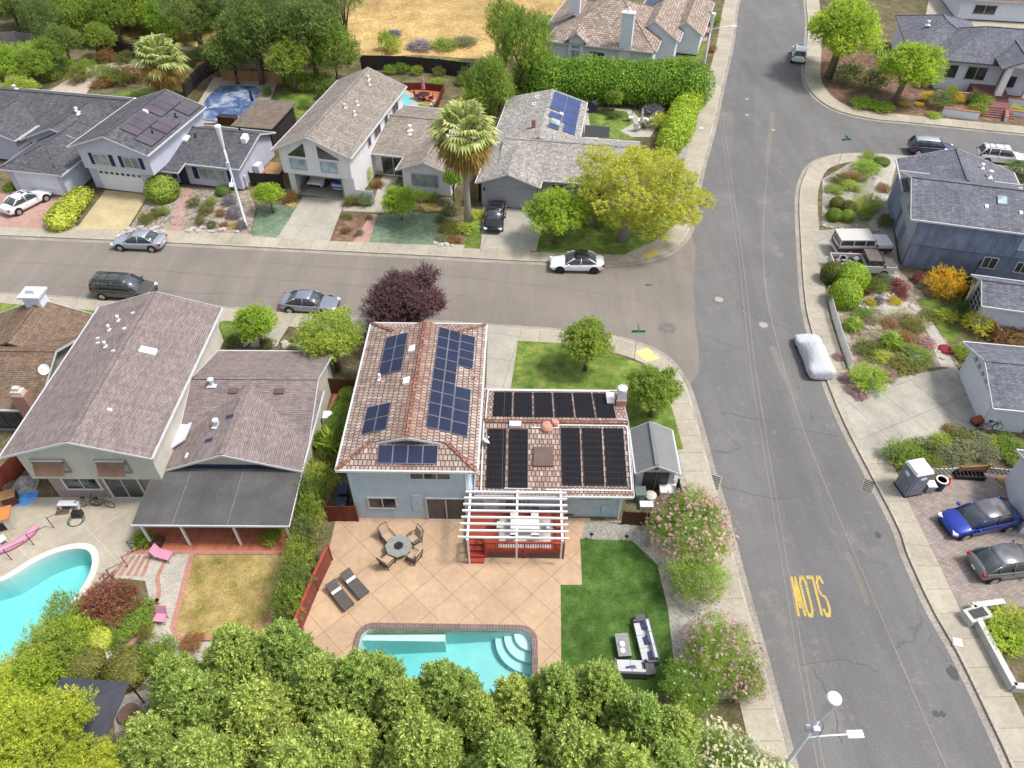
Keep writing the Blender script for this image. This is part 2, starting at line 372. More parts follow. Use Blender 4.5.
# kerb lines, land on the left of the direction of travel (+ offset = towards the land)
KA = smooth(PX((790,-60),(752,-30),(738,0),(731,45),(721,90),(712,131),(700,175),(694.5,208),(688,233),(673,250),(646,260),(605,264),(530,262),(400,255),(280,249),(140,242),(0,236),(-200,226)), 5)[::-1]
KB = smooth(PX((-200,284),(0,295),(104,302),(250,311),(400,321),(488,327),(562,332),(611,338),(648,349),(669,362),(682,380),(689,396),(699,430),(709,469),(721,508),(737,570),(752,625),(768,684),(790,766),(815,850)), 5)[::-1]
KC = smooth(PX((1045,850),(1011,768),(990,722),(957,654),(932,610),(908,558),(897,527),(867,469),(845,426),(827,383),(814,341),(805,302),(800.5,242),(799,201),(802.5,181),(812,165),(832,157),(857,154.5),(897,156.5),(1024,168),(1160,182)), 5)[::-1]
KD = smooth(PX((1160,147),(1024,134.5),(963,128.5),(908,123),(872,119.5),(840,112),(820,101),(808.5,88),(804.5,74),(806,52),(808,25),(806,-10),(812,-60)), 5)[::-1]
sheet('cross_road', [KA[:-46]+PX((686,238),(694,262),(693,286),(695,320),(699,352),(700,372),(692,385))+KB[66:]], .004, M['tanasphalt']) if False else None
sheet('road', [offset(KB, .3)+[(-140, KB[-1][1]), (-140, 230), (140, 230), (140, -8), (KB[0][0]-.3, -8)]], 0, M['asphalt'])
def near(K, u, v):
    p = P(u, v); return min(range(len(K)), key=lambda i: math.dist(K[i], p))
ka, kb = near(KA, 690, 228), near(KB, 686, 388)
sheet('cross_road', [KA[:ka+1]+PX((696,250),(693,286),(695,320),(699,352),(699,372))+KB[kb:]], .004, M['tanasphalt'])
def block(name, K, outer, mat, walk, d_walk=0.0, holes=None):
    K2 = offset(K, .14)
    if holes: struct(holed(MB(), K2+outer, holes, .115).build(name, mat))
    else: struct(MB().prism(K2+outer, -.04, .115).build(name, mat))
    b = MB(); ribbon(b, K, 0, 0.001, 0, .13); ribbon(b, K, .001, .15, .13); ribbon(b, K, .15, .151, .13, .1); struct(b.build('kerb', M['kerb']))
    b = MB(); ribbon(b, K, -.42, 0, .009); struct(b.build('gutter', M['gutter']))
    b = MB(); ribbon(b, K, .15+d_walk, walk, .126); o = struct(b.build('sidewalk', M['sidewalk'])); ribbon_uv(o, K, .15, walk)
block('ground_north_west', KA, [(60, 230), (-140, 230), (-140, KA[0][1])], M['soil'], 2.0)
block('ground_south_west', KB, [(-140, KB[-1][1]), (-140, -8)], M['soil'], 1.75, 0, [POOL, KP])
block('ground_east', KC, [(140, -8)], M['soil'], 1.75)
block('ground_north_east', KD, [(140, KD[-1][1]), (140, 230), (KD[0][0], 230)][::1], M['soil'], 2.0)
Z1, Z2, Z3 = .121, .131, .137
# ---- north-west yards
sheet('dry_field', [PX((110,44),(150,36),(250,60),(360,58),(420,56),(480,60),(560,60),(570,20),(560,-60),(120,-60))], Z1, M['hill'])
sheet('pink_driveway', [PX((-40,188),(62,195),(68,200),(50,230),(-40,226))], Z2, M['pinkpave'])
sheet('tan_driveway', [PX((106,191),(150,194),(127,231),(76,231))], Z2, M['drive_tan'])
sheet('driveway', [PX((303,198),(346,200),(330,242),(277,240)), PX((483,205),(548,206),(536,252),(481,250))], Z2, M['drive'])
sheet('groundcover_lawn', [PX((260,208),(270,205),(282,207),(296,208),(290,220),(277,239),(264,238),(252,237),(254,224)), PX((378,217),(392,213),(410,212),(426,215),(438,214),(443,222),(438,234),(437,246),(400,245),(369,243))], Z2, M['teal'])
sheet('planting_bed', [PX((342,212),(371,215),(354,243),(329,242))], Z1+.004, M['mulch'])
sheet('rock_bed', [PX((131,228),(152,194),(178,188),(250,192),(256,210),(250,237),(129,232)), PX((832,296),(862,300),(900,272),(926,300),(958,366),(900,372),(860,402),(850,378))], Z1+.001, M['rockbed'])
sheet('step_path', [PX((371,215),(378,216),(369,243),(354,243))]+[PX((183.5-.34*(v-190),v),(193.5-.32*(v-190),v-.6),(191.6-.32*(v-190),v+4.6),(181.6-.34*(v-190),v+5)) for v in (191,198,205.2,212.6,220,227)], Z2, M['pinkpave'])
sheet('straw_patch', [PX((378,211),(392,208),(402,210),(398,214),(382,215)), PX((420,206),(432,203),(442,208),(440,212),(426,213)), PX((284,205),(294,203),(299,206),(294,209))], Z2, M['drylawn'])
sheet('front_path', [PX((384,172),(400,174),(384,214),(343,212),(344,207),(372,208))], Z2+.003, M['drive'])
sheet('lawn', [PX((474,216),(484,216),(480,250),(464,249)), PX((530,238),(560,228),(584,218),(640,205),(690,205),(682,221),(658,240),(624,256),(530,253))], Z2, M['lawn'])
sheet('back_lawn', [PX((588,114),(605,109),(628,113),(634,124),(620,132),(636,140),(600,141),(590,128)), PX((276,98),(291,82),(320,92),(299,120)), PX((100,98),(148,88),(156,94),(120,102)), PX((540,16),(562,16),(558,32),(536,32)), PX((684,10),(712,10),(708,24),(680,24)), PX((682,44),(706,44),(702,60),(676,60)), PX((668,64),(700,66),(696,80),(664,78)), PX((418,105),(442,103),(440,122),(415,125))], Z2, M['lawn'])
sheet('back_patio', [PX((584,112),(592,107),(630,110),(640,120),(658,126),(650,138),(632,138),(596,146),(584,144))], Z1+.002, M['concrete'])
sheet('gravel_strip', [PX((678,100),(704,102),(690,160),(672,160))], Z1, M['gravel'])
sheet('paver_driveway', [PX((670,22),(712,24),(706,42),(664,42))], Z2, M['pinkpave'])
sheet('pool_deck', [PX((186,124),(214,78),(278,82),(262,124)), PX((392,92),(402,88),(440,112),(428,124),(392,124))], Z1+.001, M['pooldeck'])
sheet('red_patio', [PX((404,84),(444,86),(440,112),(430,116),(424,104),(412,94))], Z2+.002, M['brickpave'])
sheet('garden_path', [PX((44,95),(66,82),(88,67),(120,63),(152,69),(150,75),(108,72),(94,84),(84,98))], Z2, M['sandpath'])
# ---- south-west yards
sheet('patio', [PX((337,517),(470,517),(470,519),(590,519),(590,540),(582,540),(582,586),(561,586),(561,720),(280,720),(303,628),(322,583))], Z1+.002, M['patio'], [POOL])
sheet('driveway', [PX((488,328),(520,330),(511,394),(486,394))], Z2, M['drive'])
sheet('front_lawn', [PX((518,342),(575,345),(605,351),(640,365),(660,387),(672,410),(683,450),(660,455),(628,445),(628,400),(510,394))], Z2, M['lawn'])
sheet('artificial_lawn', [PX((580,540),(632,542),(657,566),(668,612),(676,690),(600,710),(562,710),(560.5,586),(582,586))], Z2, M['turf'])
sheet('gravel_bed', [PX((584,522),(662,522),(700,545),(728,640),(745,700),(690,700),(672,680),(668,612),(632,542),(582,540))], Z1+.002, M['gravel'])
sheet('gravel_strip', [PX((668,440),(682,450),(694,500),(700,545),(680,530))], Z1+.001, M['gravel'])
sheet('brick_path', [PX((290,560),(300,500),(322,430),(338,385),(362,385),(345,440),(330,500),(312,556))], Z1+.002, M['brickpath'])
sheet('brick_patio', [PX((128,500),(300,500),(293,556),(134,553))], Z1+.003, M['brickpave'])
sheet('dry_lawn', [PX((196,556),(286,556),(264,637),(180,638),(174,630))], Z2, M['drylawn'])
sheet('brick_edging', [PX((190,554),(196,554),(176,630),(170,630)), PX((170,630),(176,630),(184,639),(178,641)), PX((178,637.5),(266,637),(265,641),(178,641.5)), PX((286,554),(291,554),(268,638),(263,638)), PX((128,552),(292,552),(292,555.5),(127,555.5))], Z3, M['brickedge'])
sheet('pool_surround', [PX((-60,500),(150,497),(134,556),(126,572),(100,600),(60,650),(20,690),(-60,700))], Z1, M['pooldeck'], [KP])
sheet('garden_path', [PX((160,554),(192,554),(172,632),(182,643),(270,642),(262,662),(150,662),(146,640),(160,606))], Z1+.004, M['grit'])
sheet('front_lawn', [PX((-40,302),(0,304),(100,312),(92,322),(-40,318)), PX((222,322),(243,322),(238,346),(216,346)), PX((296,340),(330,343),(330,352),(290,350))], Z2, M['lawn'])
sheet('front_path', [PX((262,326),(290,326),(276,348),(250,348)), PX((206,312),(222,312),(216,348),(200,348))], Z2, M['drive'])
# ---- east yards
sheet('driveway', [PX((838,396),(856,392),(900,378),(956,368),(984,428),(940,440),(884,458),(866,462)), PX((813,232),(892,226),(900,280),(818,272))], Z2, M['drive_grey'])
sheet('paver_driveway', [PX((903,494),(952,474),(1060,466),(1060,605),(960,612),(936,560))], Z2, M['greypave'])
sheet('garden_path', [PX((882,158),(898,158),(890,190),(898,215),(880,215),(872,190)), PX((822,206),(880,196),(880,201),(822,211)), PX((860,314),(900,300),(925,312),(945,345),(955,370),(940,368),(925,330),(900,312),(870,325))], Z2, M['grit'])
sheet('gravel_bed', [PX((822,180),(850,164),(890,160),(884,200),(880,230),(822,228))], Z1, M['gravel'])
sheet('groundcover_patch', [PX((915,300),(940,300),(960,335),(950,345),(930,325))], Z2, M['lawn'])
sheet('mulch_bed', [PX((818,58),(826,98),(848,108),(880,114),(984,122),(1060,128),(1060,90),(960,70),(880,50),(830,30))], Z1, M['mulch'])
# ---- sheets on the road: patches, seams, covers, the SLOW marking
def seam(pts, w, mat, z=.0085):
    b = MB(); ribbon(b, smooth(PX(*pts), 6), -w/2, w/2, z); struct(b.build('road_seam', mat))
M['seal'] = asphalt('pale_seam', (.21, .20, .185), (.27, .25, .22), .5, False)
M['patch'] = asphalt('dark_patch', (.142, .137, .14), (.2, .19, .18), .35, False)
M['patchpale'] = asphalt('pale_patch', (.185, .17, .155), (.24, .22, .195), .5, False)
S1 = [(716,88),(727,172),(740,270),(750,362),(766,465),(782,565),(799,667),(818,768),(838,860)]
seam(S1, .07, M['seal']); seam([(u+3.2+i*.45, v) for i, (u, v) in enumerate(S1)], .07, M['seal'])
seam([(768,160),(763,237),(767,297),(782,360),(799,417),(823,480),(857,560),(897,654),(943,760),(990,860)], .10, M['seal'])
seam([(773,112),(769,145),(766,165)], .55, M['patchpale'], .006)
seam([(752,10),(744,120),(748,240),(764,360),(800,500),(850,640),(905,800)], 2.3, M['patch'], .005)
seam([(772,346),(783,372),(797,400)], .5, M['patchpale'], .0062)
seam([(846,552),(858,578),(868,606)], .35, M['patchpale'], .0062)
sheet('road_patch', [PX((728,50),(747,51),(746,60),(727,59))], .0075, M['patch'])
b = MB()
for u, v, r in ((719,299.5,.62),(763.5,325,.6),(745,312,.25),(774,432,.2),(773,130,.4),(747,99,.35),(747,115,.38),(702,264,.2),(743,226,.2),(667,328,.75)):
    x, y = P(u, v); b.lathe([(r, .0), (r, .012)], (x, y, 0), 20)
struct(b.build('road_manhole', plain('manhole_iron', (.16, .15, .14), .8, .1, var=.3, scale=3, space='pos')))
b = MB()
for u, v, r in ((719,299.5,.36),(763.5,325,.35),(773,130,.24),(747,99,.24),(747,115,.24)):
    x, y = P(u, v); b.lathe([(r, .012), (r, .016)], (x, y, 0), 20)
struct(b.build('road_manhole_cover', plain('manhole_concrete', (.33, .31, .29), .8, var=.2, scale=6, space='pos')))
GLY = {'S': [[(.9,.85),(.7,1),(.3,1),(.1,.85),(.1,.65),(.3,.52),(.7,.48),(.9,.35),(.9,.15),(.7,0),(.3,0),(.1,.15)]],
       'L': [[(.15,1),(.15,0),(.9,0)]], 'O': [[(.3,0),(.1,.15),(.1,.85),(.3,1),(.7,1),(.9,.85),(.9,.15),(.7,0),(.3,0)]],
       'W': [[(.05,1),(.25,0),(.5,.8),(.75,0),(.95,1)]]}
q = [Vector(p) for p in PX((789,577.5),(822.5,577.5),(832.5,615.3),(797.5,615.6))]   # far left, far right, near right, near left
b = MB()
def at(s, t):  # s along the word as read by the driver (right to left here), t up the letter (towards the camera)
    a = q[1].lerp(q[0], s); c = q[2].lerp(q[3], s); return a.lerp(c, t)
for k, ch in enumerate('SLOW'):
    for line in GLY[ch]:
        pp = [tuple(at((k+.08+.84*x)/4, y)) for x, y in line]
        for i in range(len(pp)-1):
            a, c = Vector(pp[i]), Vector(pp[i+1]); d = (c-a).normalized()
            wd = .068 if abs(d.y) > .5 else .12
            a2, c2 = a-d*.05, c+d*.05; nn = Vector((-d.y, d.x))*wd
            b.poly([(*(a2-nn), .010+.0004*(k+i)), (*(c2-nn), .010+.0004*(k+i)), (*(c2+nn), .010+.0004*(k+i)), (*(a2+nn), .010+.0004*(k+i))])
def wornpaint():
    m, nt, bs = mk('worn_yellow_paint', .85); v = coord(nt, 'pos')
    nt.links.new(mix(nt, ramp(nt, nz(nt, v, 5, 8, .8), (.34, 0.0), (.5, .95)), (.15, .145, .14), mix(nt, nz(nt, v, 1.5, 3), (.46, .33, .07), (.58, .42, .08))), bs.inputs['Base Color']); return m
struct(b.build('road_marking', wornpaint()))
def crack(pts, seed, w=.035):
    rnd = random.Random(seed); q = smooth(PX(*pts), 8); q = [(x+rnd.uniform(-.07, .07), y+rnd.uniform(-.07, .07)) for x, y in q]
    b = MB(); ribbon(b, q, -w/2, w/2, .0092); struct(b.build('road_crack', M['tar']))
M['tar'] = plain('dark_crack_filler', (.075, .072, .07), .9, space='pos')
for i, pts in enumerate(([(700,482),(735,490),(768,498),(800,497)], [(735,300),(757,318),(790,330),(806,350)], [(800,665),(845,660),(880,672)], [(700,135),(722,150),(745,152)], [(720,412),(760,420),(800,430),(840,436)], [(812,668),(830,700),(842,745)], [(735,60),(760,66),(788,64)], [(850,130),(880,138),(930,142)], [(0,262),(90,266),(200,274),(330,284),(470,296)], [(60,286),(200,293),(330,300)], [(250,262),(400,272),(560,288),(640,300)])): crack(pts, i, .024)
def stain(u, v, rx, ry, seed, mat):
    rnd = random.Random(seed); x, y = P(u, v); sheet('road_stain', [[(x+rx*math.cos(k*.4833)*rnd.uniform(.7, 1.2), y+ry*math.sin(k*.4833)*rnd.uniform(.7, 1.2)) for k in range(13)]], .0094+.0001*seed, mat)
M['stain'] = asphalt('oil_stained_asphalt', (.085, .083, .083), (.13, .125, .12), .4, False)
for i, (u, v, rx, ry) in enumerate(((878,535,.18,.25),(953,673,.3,.45),(936,714,.18,.2),(943,714,.14,.18),(590,248,1.2,.25),(648,285,.3,.15),(706,520,.25,.5))): stain(u, v, rx, ry, i, M['stain'])
sheet('ramp_pad', [PX((642,256.5),(655,249.5),(660.5,253.5),(647.5,260.5))], .135, plain('tactile_yellow', (.55, .38, .12), .85, var=.15, space='pos', fine=30))
sheet('ramp_pad', [PX((634,353),(648,349),(660,360),(646,363))], .135, plain('pale_tactile_yellow', (.66, .55, .22), .85, var=.12, space='pos', fine=30))
# ================================================================ HOUSES
M['blue_stucco'] = plain('pale_blue_stucco', (.43, .53, .60), .85, var=.1, scale=1.2, fine=14)
M['cream'] = plain('cream_stucco', (.52, .49, .40), .85, var=.08)
M['beige'] = siding('beige_grey_siding', (.52, .49, .43), .25, False, .08)
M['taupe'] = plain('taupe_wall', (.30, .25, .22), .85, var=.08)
M['lavender'] = siding('lavender_grey_siding', (.48, .50, .60), .2, False, .06)
M['palewall'] = siding('pale_grey_panel', (.66, .65, .66), 1.2, True, .06, .85)
M['greywall'] = siding('mid_grey_siding', (.36, .37, .40), .2, False, .08)
M['coolwhite'] = plain('cool_white_wall', (.62, .65, .72), .8, var=.06)
M['bluegrey'] = siding('weathered_blue_siding', (.19, .225, .33), .32, True, .35, .45)
M['grey_gable'] = plain('grey_gable_wall', (.34, .35, .38), .85, var=.12)
M['shutter'] = siding('navy_shutter', (.02, .025, .07), .07, False, .1)
M['doorwhite'] = siding('white_garage_door', (.68, .70, .74), .55, False, .04, .75)
M['doorgrey'] = siding('grey_garage_door', (.34, .35, .38), .55, False, .04, .75)
M['darkblue'] = plain('dark_blue_trim', (.035, .045, .10), .6)
M['slate'] = shingle('dark_slate_shingles', (.085, .087, .10), (.135, .135, .15))
M['slate2'] = shingle('blue_slate_shingles', (.13, .135, .165), (.19, .195, .225))
M['greyshingle'] = shingle('warm_grey_shingles', (.27, .255, .24), (.40, .38, .36), speck=.6)
M['taupeshingle'] = shingle('taupe_shingles', (.225, .195, .17), (.32, .285, .25))
M['mauve'] = shingle('mauve_brown_shingles', (.215, .175, .17), (.265, .222, .212), .5, .13, .13, .32)
M['brownshingle'] = shingle('brown_shingles', (.165, .115, .08), (.22, .16, .12))
def tile(name, c1, c2, rust, w=.32, h=.40, amount=.5, ridge=None):
    m, nt, b = mk(name, .85, 0, .2); v = coord(nt, 'uv')
    col, fac = brick(nt, v, c1, c2, sc(rust, .55), w, h, .028, .5)
    o = coord(nt, 'obj')
    k = ramp(nt, nz(nt, mapping(nt, o, scale=(1.0, .55, 1)), .38, 7, .7), (.46, 0.0), (.66, amount))
    col = mix(nt, k, col, rust)
    if ridge is not None:   # rust run-off staining along the ridge
        sx = nt.nodes.new('ShaderNodeSeparateXYZ'); nt.links.new(o, sx.inputs[0])
        dd = math_(nt, 'ADD', math_(nt, 'ABSOLUTE', math_(nt, 'SUBTRACT', sx.outputs['X'], ridge)), math_(nt, 'MULTIPLY', nz(nt, mapping(nt, o, scale=(.5, 1.6, 1)), 1.0, 5, .7), 2.2))
        col = mix(nt, ramp(nt, dd, (.45, .75), (1.0, .0)) if False else math_(nt, 'MULTIPLY', ramp(nt, math_(nt, 'DIVIDE', dd, 4.0), (.3, 1.0), (.55, 0.0)), .62), col, rust)
    col2, _ = brick(nt, mapping(nt, v, loc=(.0, .0, 0)), (.6, .6, .6), (1.35, 1.3, 1.25), (1, 1, 1), w, h, 0, .5)
    col = mix(nt, .38, col, col2, 'MULTIPLY')
    col = mix(nt, 1.0, col, ramp(nt, nz(nt, o, 1.8, 6, .75), (.3, .72), (.7, 1.2)), 'MULTIPLY')
    nt.links.new(col, b.inputs['Base Color']); bump(nt, b, math_(nt, 'SUBTRACT', 1.0, fac), .03, .7); return m
M['tile'] = tile('weathered_rose_tile', (.33, .26, .225), (.425, .36, .325), (.20, .095, .065), .25, .36, .5, ridge=3.57)
M['ridgetile'] = tile('rust_ridge_tile', (.25, .125, .09), (.31, .175, .13), (.2, .08, .055), .3, .3)
M['tantile'] = tile('tan_flat_tile', (.29, .225, .185), (.40, .335, .29), (.20, .14, .11), .5, .36, .2)
def pvmat(name, c, line, w, h, ms=.03, rough=.25):
    m, nt, b = mk(name, rough, 0, .3); v = coord(nt, 'uv')
    col, fac = brick(nt, v, c, sc(c, 1.12), line, w, h, ms, 0.0)
    nt.links.new(mix(nt, 1.0, col, ramp(nt, nz(nt, coord(nt, 'obj'), .5, 4), (.3, .8), (.7, 1.25)), 'MULTIPLY'), b.inputs['Base Color']); return m
M['pv'] = pvmat('blue_solar_cells', (.016, .022, .05), (.022, .03, .062), .16, .16, .005, .3)
M['pvblue'] = pvmat('bright_blue_solar_cells', (.035, .055, .16), (.05, .07, .19), .16, .16, .005, .3)
M['pvbrown'] = pvmat('dull_brown_solar_cells', (.085, .07, .085), (.11, .09, .11), .16, .16, .005, .4)
M['pvframe'] = plain('panel_frame_grey', (.20, .21, .25), .5, .1)
M['pvdark'] = plain('panel_frame_black', (.03, .03, .035), .4)
def heatmat():
    m, nt, b = mk('black_pool_heating_mat', .75, 0, .12); v = coord(nt, 'uv')
    col, _ = brick(nt, v, (.014, .014, .018), (.02, .02, .025), (.006, .006, .008), .06, 4, .012, 0.0)
    dots, _ = brick(nt, v, (0, 0, 0), (0, 0, 0), (1, 1, 1), .2, .55, .014, 0.0)
    m1, f1 = brick(nt, v, (0, 0, 0), (0, 0, 0), (1, 1, 1), .17, 9, .02, 0.0)
    m2, f2 = brick(nt, v, (0, 0, 0), (0, 0, 0), (1, 1, 1), 9, .42, .03, 0.0)
    d = math_(nt, 'MULTIPLY', f1, f2)
    nt.links.new(mix(nt, math_(nt, 'MULTIPLY', d, .35), col, (.16, .16, .18)), b.inputs['Base Color']); return m
M['heat'] = heatmat()
M['patioroof'] = pvmat('black_patio_roof', (.075, .073, .072), (.115, .112, .11), .16, 20, .02, .85)
class House:
    def __init__(s, name, label, cat, x, y, yaw, base=.115, group=None):
        s.r = thing(name, label, cat, (x, y, base), R(yaw), group); s.yaw = yaw
        s.wall = MB(); s.roof = MB(); s.trim = MB(); s.cap = MB()
    def win(s, a, b, t, z, w, h, glass='glass', n=2, frame='trim', fw=.08, name='window', rows=1):
        """window on the wall that runs a->b as seen from outside; t metres from a"""
        a = Vector((*a, 0)); b = Vector((*b, 0)); d = (b-a).normalized(); nn = Vector((d.y, -d.x, 0))
        ang = math.atan2(d.y, d.x); c = a+d*(t+w/2)
        m = MB()
        def bx(x0, x1, z0, z1, o0, o1):
            m.obox(c+d*((x0+x1)/2)+nn*((o0+o1)/2)+Vector((0, 0, (z0+z1)/2)), (x1-x0, o1-o0, z1-z0), ang)
        bx(-w/2-fw, -w/2, z-fw, z+h+fw, -.02, .075); bx(w/2, w/2+fw, z-fw, z+h+fw, -.02, .075)
        bx(-w/2, w/2, z-fw, z, -.02, .08); bx(-w/2, w/2, z+h, z+h+fw, -.02, .08)
        for i in range(1, n): bx(-w/2+w*i/n-.03, -w/2+w*i/n+.03, z, z+h, -.02, .065)
        for i in range(1, rows): bx(-w/2, w/2, z+h*i/rows-.02, z+h*i/rows+.02, -.02, .06)
        f = m.build(name, M[frame], s.r)
        g = MB().obox(c+nn*.015+Vector((0, 0, z+h/2)), (w, .05, h), ang).build('pane', M[glass], f)
        return f
    def panelbox(s, a, b, t, z, w, h, mat, name, out=.05, parent=None):
        a = Vector((*a, 0)); b = Vector((*b, 0)); d = (b-a).normalized(); nn = Vector((d.y, -d.x, 0))
        return MB().obox(a+d*(t+w/2)+nn*(out/2-.02)+Vector((0, 0, z+h/2)), (w, out+.04, h), math.atan2(d.y, d.x)).build(name, M[mat] if isinstance(mat, str) else mat, parent or s.r)
    def edge(s, p, q, h=.15, w=.04, drop=.07): s.trim.beam(Vector(p)-Vector((0, 0, drop)), Vector(q)-Vector((0, 0, drop)), w, h)
    def ridge(s, p, q): s.cap.beam(Vector(p)+Vector((0, 0, .015)), Vector(q)+Vector((0, 0, .015)), .24, .07)
    def gable(s, x0, x1, y0, y1, z0, ze, zr, axis='y', o=.45, og=.4, mid=None, walls=True, wz=None, trims=True, ends=(1, 1), cap=True):
        """walls x0..x1,y0..y1; ze is the height of the roof edge at the overhang"""
        T = (lambda p: p) if axis == 'y' else (lambda p: (p[1], p[0], p[2]))
        if axis == 'x': x0, x1, y0, y1 = y0, y1, x0, x1
        X0, X1, Y0, Y1 = x0-o, x1+o, y0-og, y1+og; xm = (x0+x1)/2 if mid is None else mid
        f = lambda x: ze+(zr-ze)*((x-X0)/(xm-X0) if x <= xm else (X1-x)/(X1-xm))
        s.roof.slab([T(p) for p in ((X0, Y0, ze), (xm, Y0, zr), (xm, Y1, zr), (X0, Y1, ze))])
        s.roof.slab([T(p) for p in ((X1, Y0, ze), (X1, Y1, ze), (xm, Y1, zr), (xm, Y0, zr))])
        if cap: s.ridge(T((xm, Y0, zr)), T((xm, Y1, zr)))
        if trims:
            for yy, on in ((Y0-.03, ends[0]), (Y1+.03, ends[1])):
                if on:
                    s.edge(T((X0-.03, yy, ze)), T((xm, yy, zr))); s.edge(T((X1+.03, yy, ze)), T((xm, yy, zr)))
            for xx in (X0-.05, X1+.05): s.edge(T((xx, Y0, ze)), T((xx, Y1, ze)), .14, .1, .07)
        if walls:
            t = .17
            pr = [(x0, z0), (x1, z0), (x1, f(x1)-t), (xm, zr-t), (x0, f(x0)-t)]
            n = 5; vs = [T((p[0], y0, p[1])) for p in pr]+[T((p[0], y1, p[1])) for p in pr]
            fs = [tuple(range(5)), tuple(range(9, 4, -1))]+[((i+1) % n, i, n+i, n+(i+1) % n) for i in range(n)]
            if axis == 'x': fs = [g[::-1] for g in fs]
            s.wall.add(vs, fs)
        return (lambda x, y: f(x)) if axis == 'y' else (lambda x, y: f(y))
    def hip(s, x0, x1, y0, y1, z0, ze, zr, axis='x', o=.45, h0=None, h1=None, walls=True):
        T = (lambda p: p) if axis == 'x' else (lambda p: (p[1], p[0], p[2]))
        if axis == 'y': x0, x1, y0, y1 = y0, y1, x0, x1
        X0, X1, Y0, Y1 = x0-o, x1+o, y0-o, y1+o; ym = (Y0+Y1)/2; hw = (Y1-Y0)/2
        a, b = X0+(hw if h0 is None else h0), X1-(hw if h1 is None else h1)
        q = [(X0, Y0, ze), (X1, Y0, ze), (X1, Y1, ze), (X0, Y1, ze), (a, ym, zr), (b, ym, zr)]; q = [T(p) for p in q]
        for idx in ((0, 1, 5, 4), (2, 3, 4, 5), (3, 0, 4), (1, 2, 5)): s.roof.slab([q[i] for i in idx])
        for i, j in ((4, 5), (0, 4), (3, 4), (1, 5), (2, 5)): s.ridge(q[i], q[j])
        for i, j in ((0, 1), (1, 2), (2, 3), (3, 0)): s.edge(q[i], q[j], .16, .1, .08)
        if walls:
            if axis == 'y': x0, x1, y0, y1 = y0, y1, x0, x1
            s.wall.box(x0, x1, y0, y1, z0, ze-.08)
    def done(s, wall, roof, trim='trim', cap=None):
        w = s.wall.build('wall', M[wall] if isinstance(wall, str) else wall, s.r); s.rf = None
        if s.roof.v: s.rf = s.roof.build('roof', M[roof], s.r)
        if s.trim.v: s.trim.build('fascia', M[trim], s.r)
        if s.cap.v: s.cap.build('ridge_cap', M[cap or roof], s.rf)
        return s
    def panels(s, f, x0, x1, y0, y1, nx, ny, mat='pv', frame='pvframe', gap=.02, name='solar_panel', lift=.1, t=.05):
        fr = .025
        for i in range(nx):
            for j in range(ny):
                a, b = x0+(x1-x0)*i/nx+gap/2, x0+(x1-x0)*(i+1)/nx-gap/2; c, d = y0+(y1-y0)*j/ny+gap/2, y0+(y1-y0)*(j+1)/ny-gap/2
                m = MB(); P4 = [(a, c), (b, c), (b, d), (a, d)]
                m.slab([(x, y, f(x, y)+lift) for x, y in P4], t, 1)
                e = [(a+fr, c+fr), (b-fr, c+fr), (b-fr, d-fr), (a+fr, d-fr)]
                m.poly([(x, y, f(x, y)+lift+.006) for x, y in e], 0)
                m.build(name, [M[mat], M[frame]], s.r)
    def vent(s, f, x, y, h=.4, r=.07, mat='steel', cap=True):
        z = f(x, y); b = MB().tube([(x, y, z-.1), (x, y, z+h)], r, 8)
        if cap: b.tube([(x, y, z+h), (x, y, z+h+.12)], r*1.7, 8)
        b.obox((x, y, z), (r*5, r*5, .04)); return b.build('roof_vent', M[mat], s.rf)
    def boxvent(s, f, x, y, w=.4, d=.4, h=.18, mat='white', name='roof_vent'):
        z = f(x, y); dx = (f(x+.05, y)-f(x-.05, y))/.1; dy = (f(x, y+.05)-f(x, y-.05))/.1
        b = MB(); b.slab([(x+i*w/2, y+j*d/2, z+h+dx*i*w/2+dy*j*d/2) for i, j in ((-1, -1), (1, -1), (1, 1), (-1, 1))], h+.1)
        return b.build(name, M[mat], s.rf)
    def dish(s, p, az=R(200), r=.32):
        b = MB(); p = Vector(p); b.tube([p, p+Vector((0, 0, .5))], .03, 6)
        d = Vector((math.cos(az)*.7, math.sin(az)*.7, .7)).normalized(); c = p+Vector((0, 0, .6))
        a = d.cross(Vector((0, 0, 1))).normalized(); e = d.cross(a)
        rings = [c+d*(k*k*.12) for k in (0, .5, 1)]
        vs = [c]; fs = []
        for k in (.5, 1):
            for t in range(14):
                u = 2*math.pi*t/14; vs.append(c+d*(k*k*.1)+(a*math.cos(u)+e*math.sin(u))*r*k)
        for t in range(14):
            fs.append((0, 1+t, 1+(t+1) % 14)); fs.append((1+t, 15+t, 15+(t+1) % 14, 1+(t+1) % 14))
        b.add(vs, fs); b.tube([c, c+d*.35], .015, 5); b.obox(c+d*.36, (.08, .08, .08))
        return b.build('satellite_dish', M['white'], s.r)
# ---- the pale blue house in the middle
h = House('blue_house', 'two storey pale blue house with rusty rose tiled roof, solar panels and pergola', 'house', -9.61, 27.03, -.9)
h.wall.box(0, 7.0, 0, 12.2, 0, 5.0)
h.wall.box(7.0, 16.35, .32, 8.4, 0, 2.62)
ze, zr, xL, xR, y0, y1 = 5.0, 6.35, -.46, 7.6, -.22, 12.95
xm = (xL+xR)/2; fm = lambda x, y: ze+(zr-ze)*(1-abs(x-xm)/(xm-xL))
k = .45; xa, xb, za = xL+k*(xm-xL), xR-k*(xR-xm), ze+k*(zr-ze); ya, yb = y0+1.62, y1-1.55
h.roof.slab([(xL, y0, ze), (xa, ya, za), (xm, ya-.3, zr), (xm, yb+.3, zr), (xa, yb, za), (xL, y1, ze)])
h.roof.slab([(xR, y0, ze), (xR, y1, ze), (xb, yb, za), (xm, yb+.3, zr), (xm, ya-.3, zr), (xb, ya, za)])
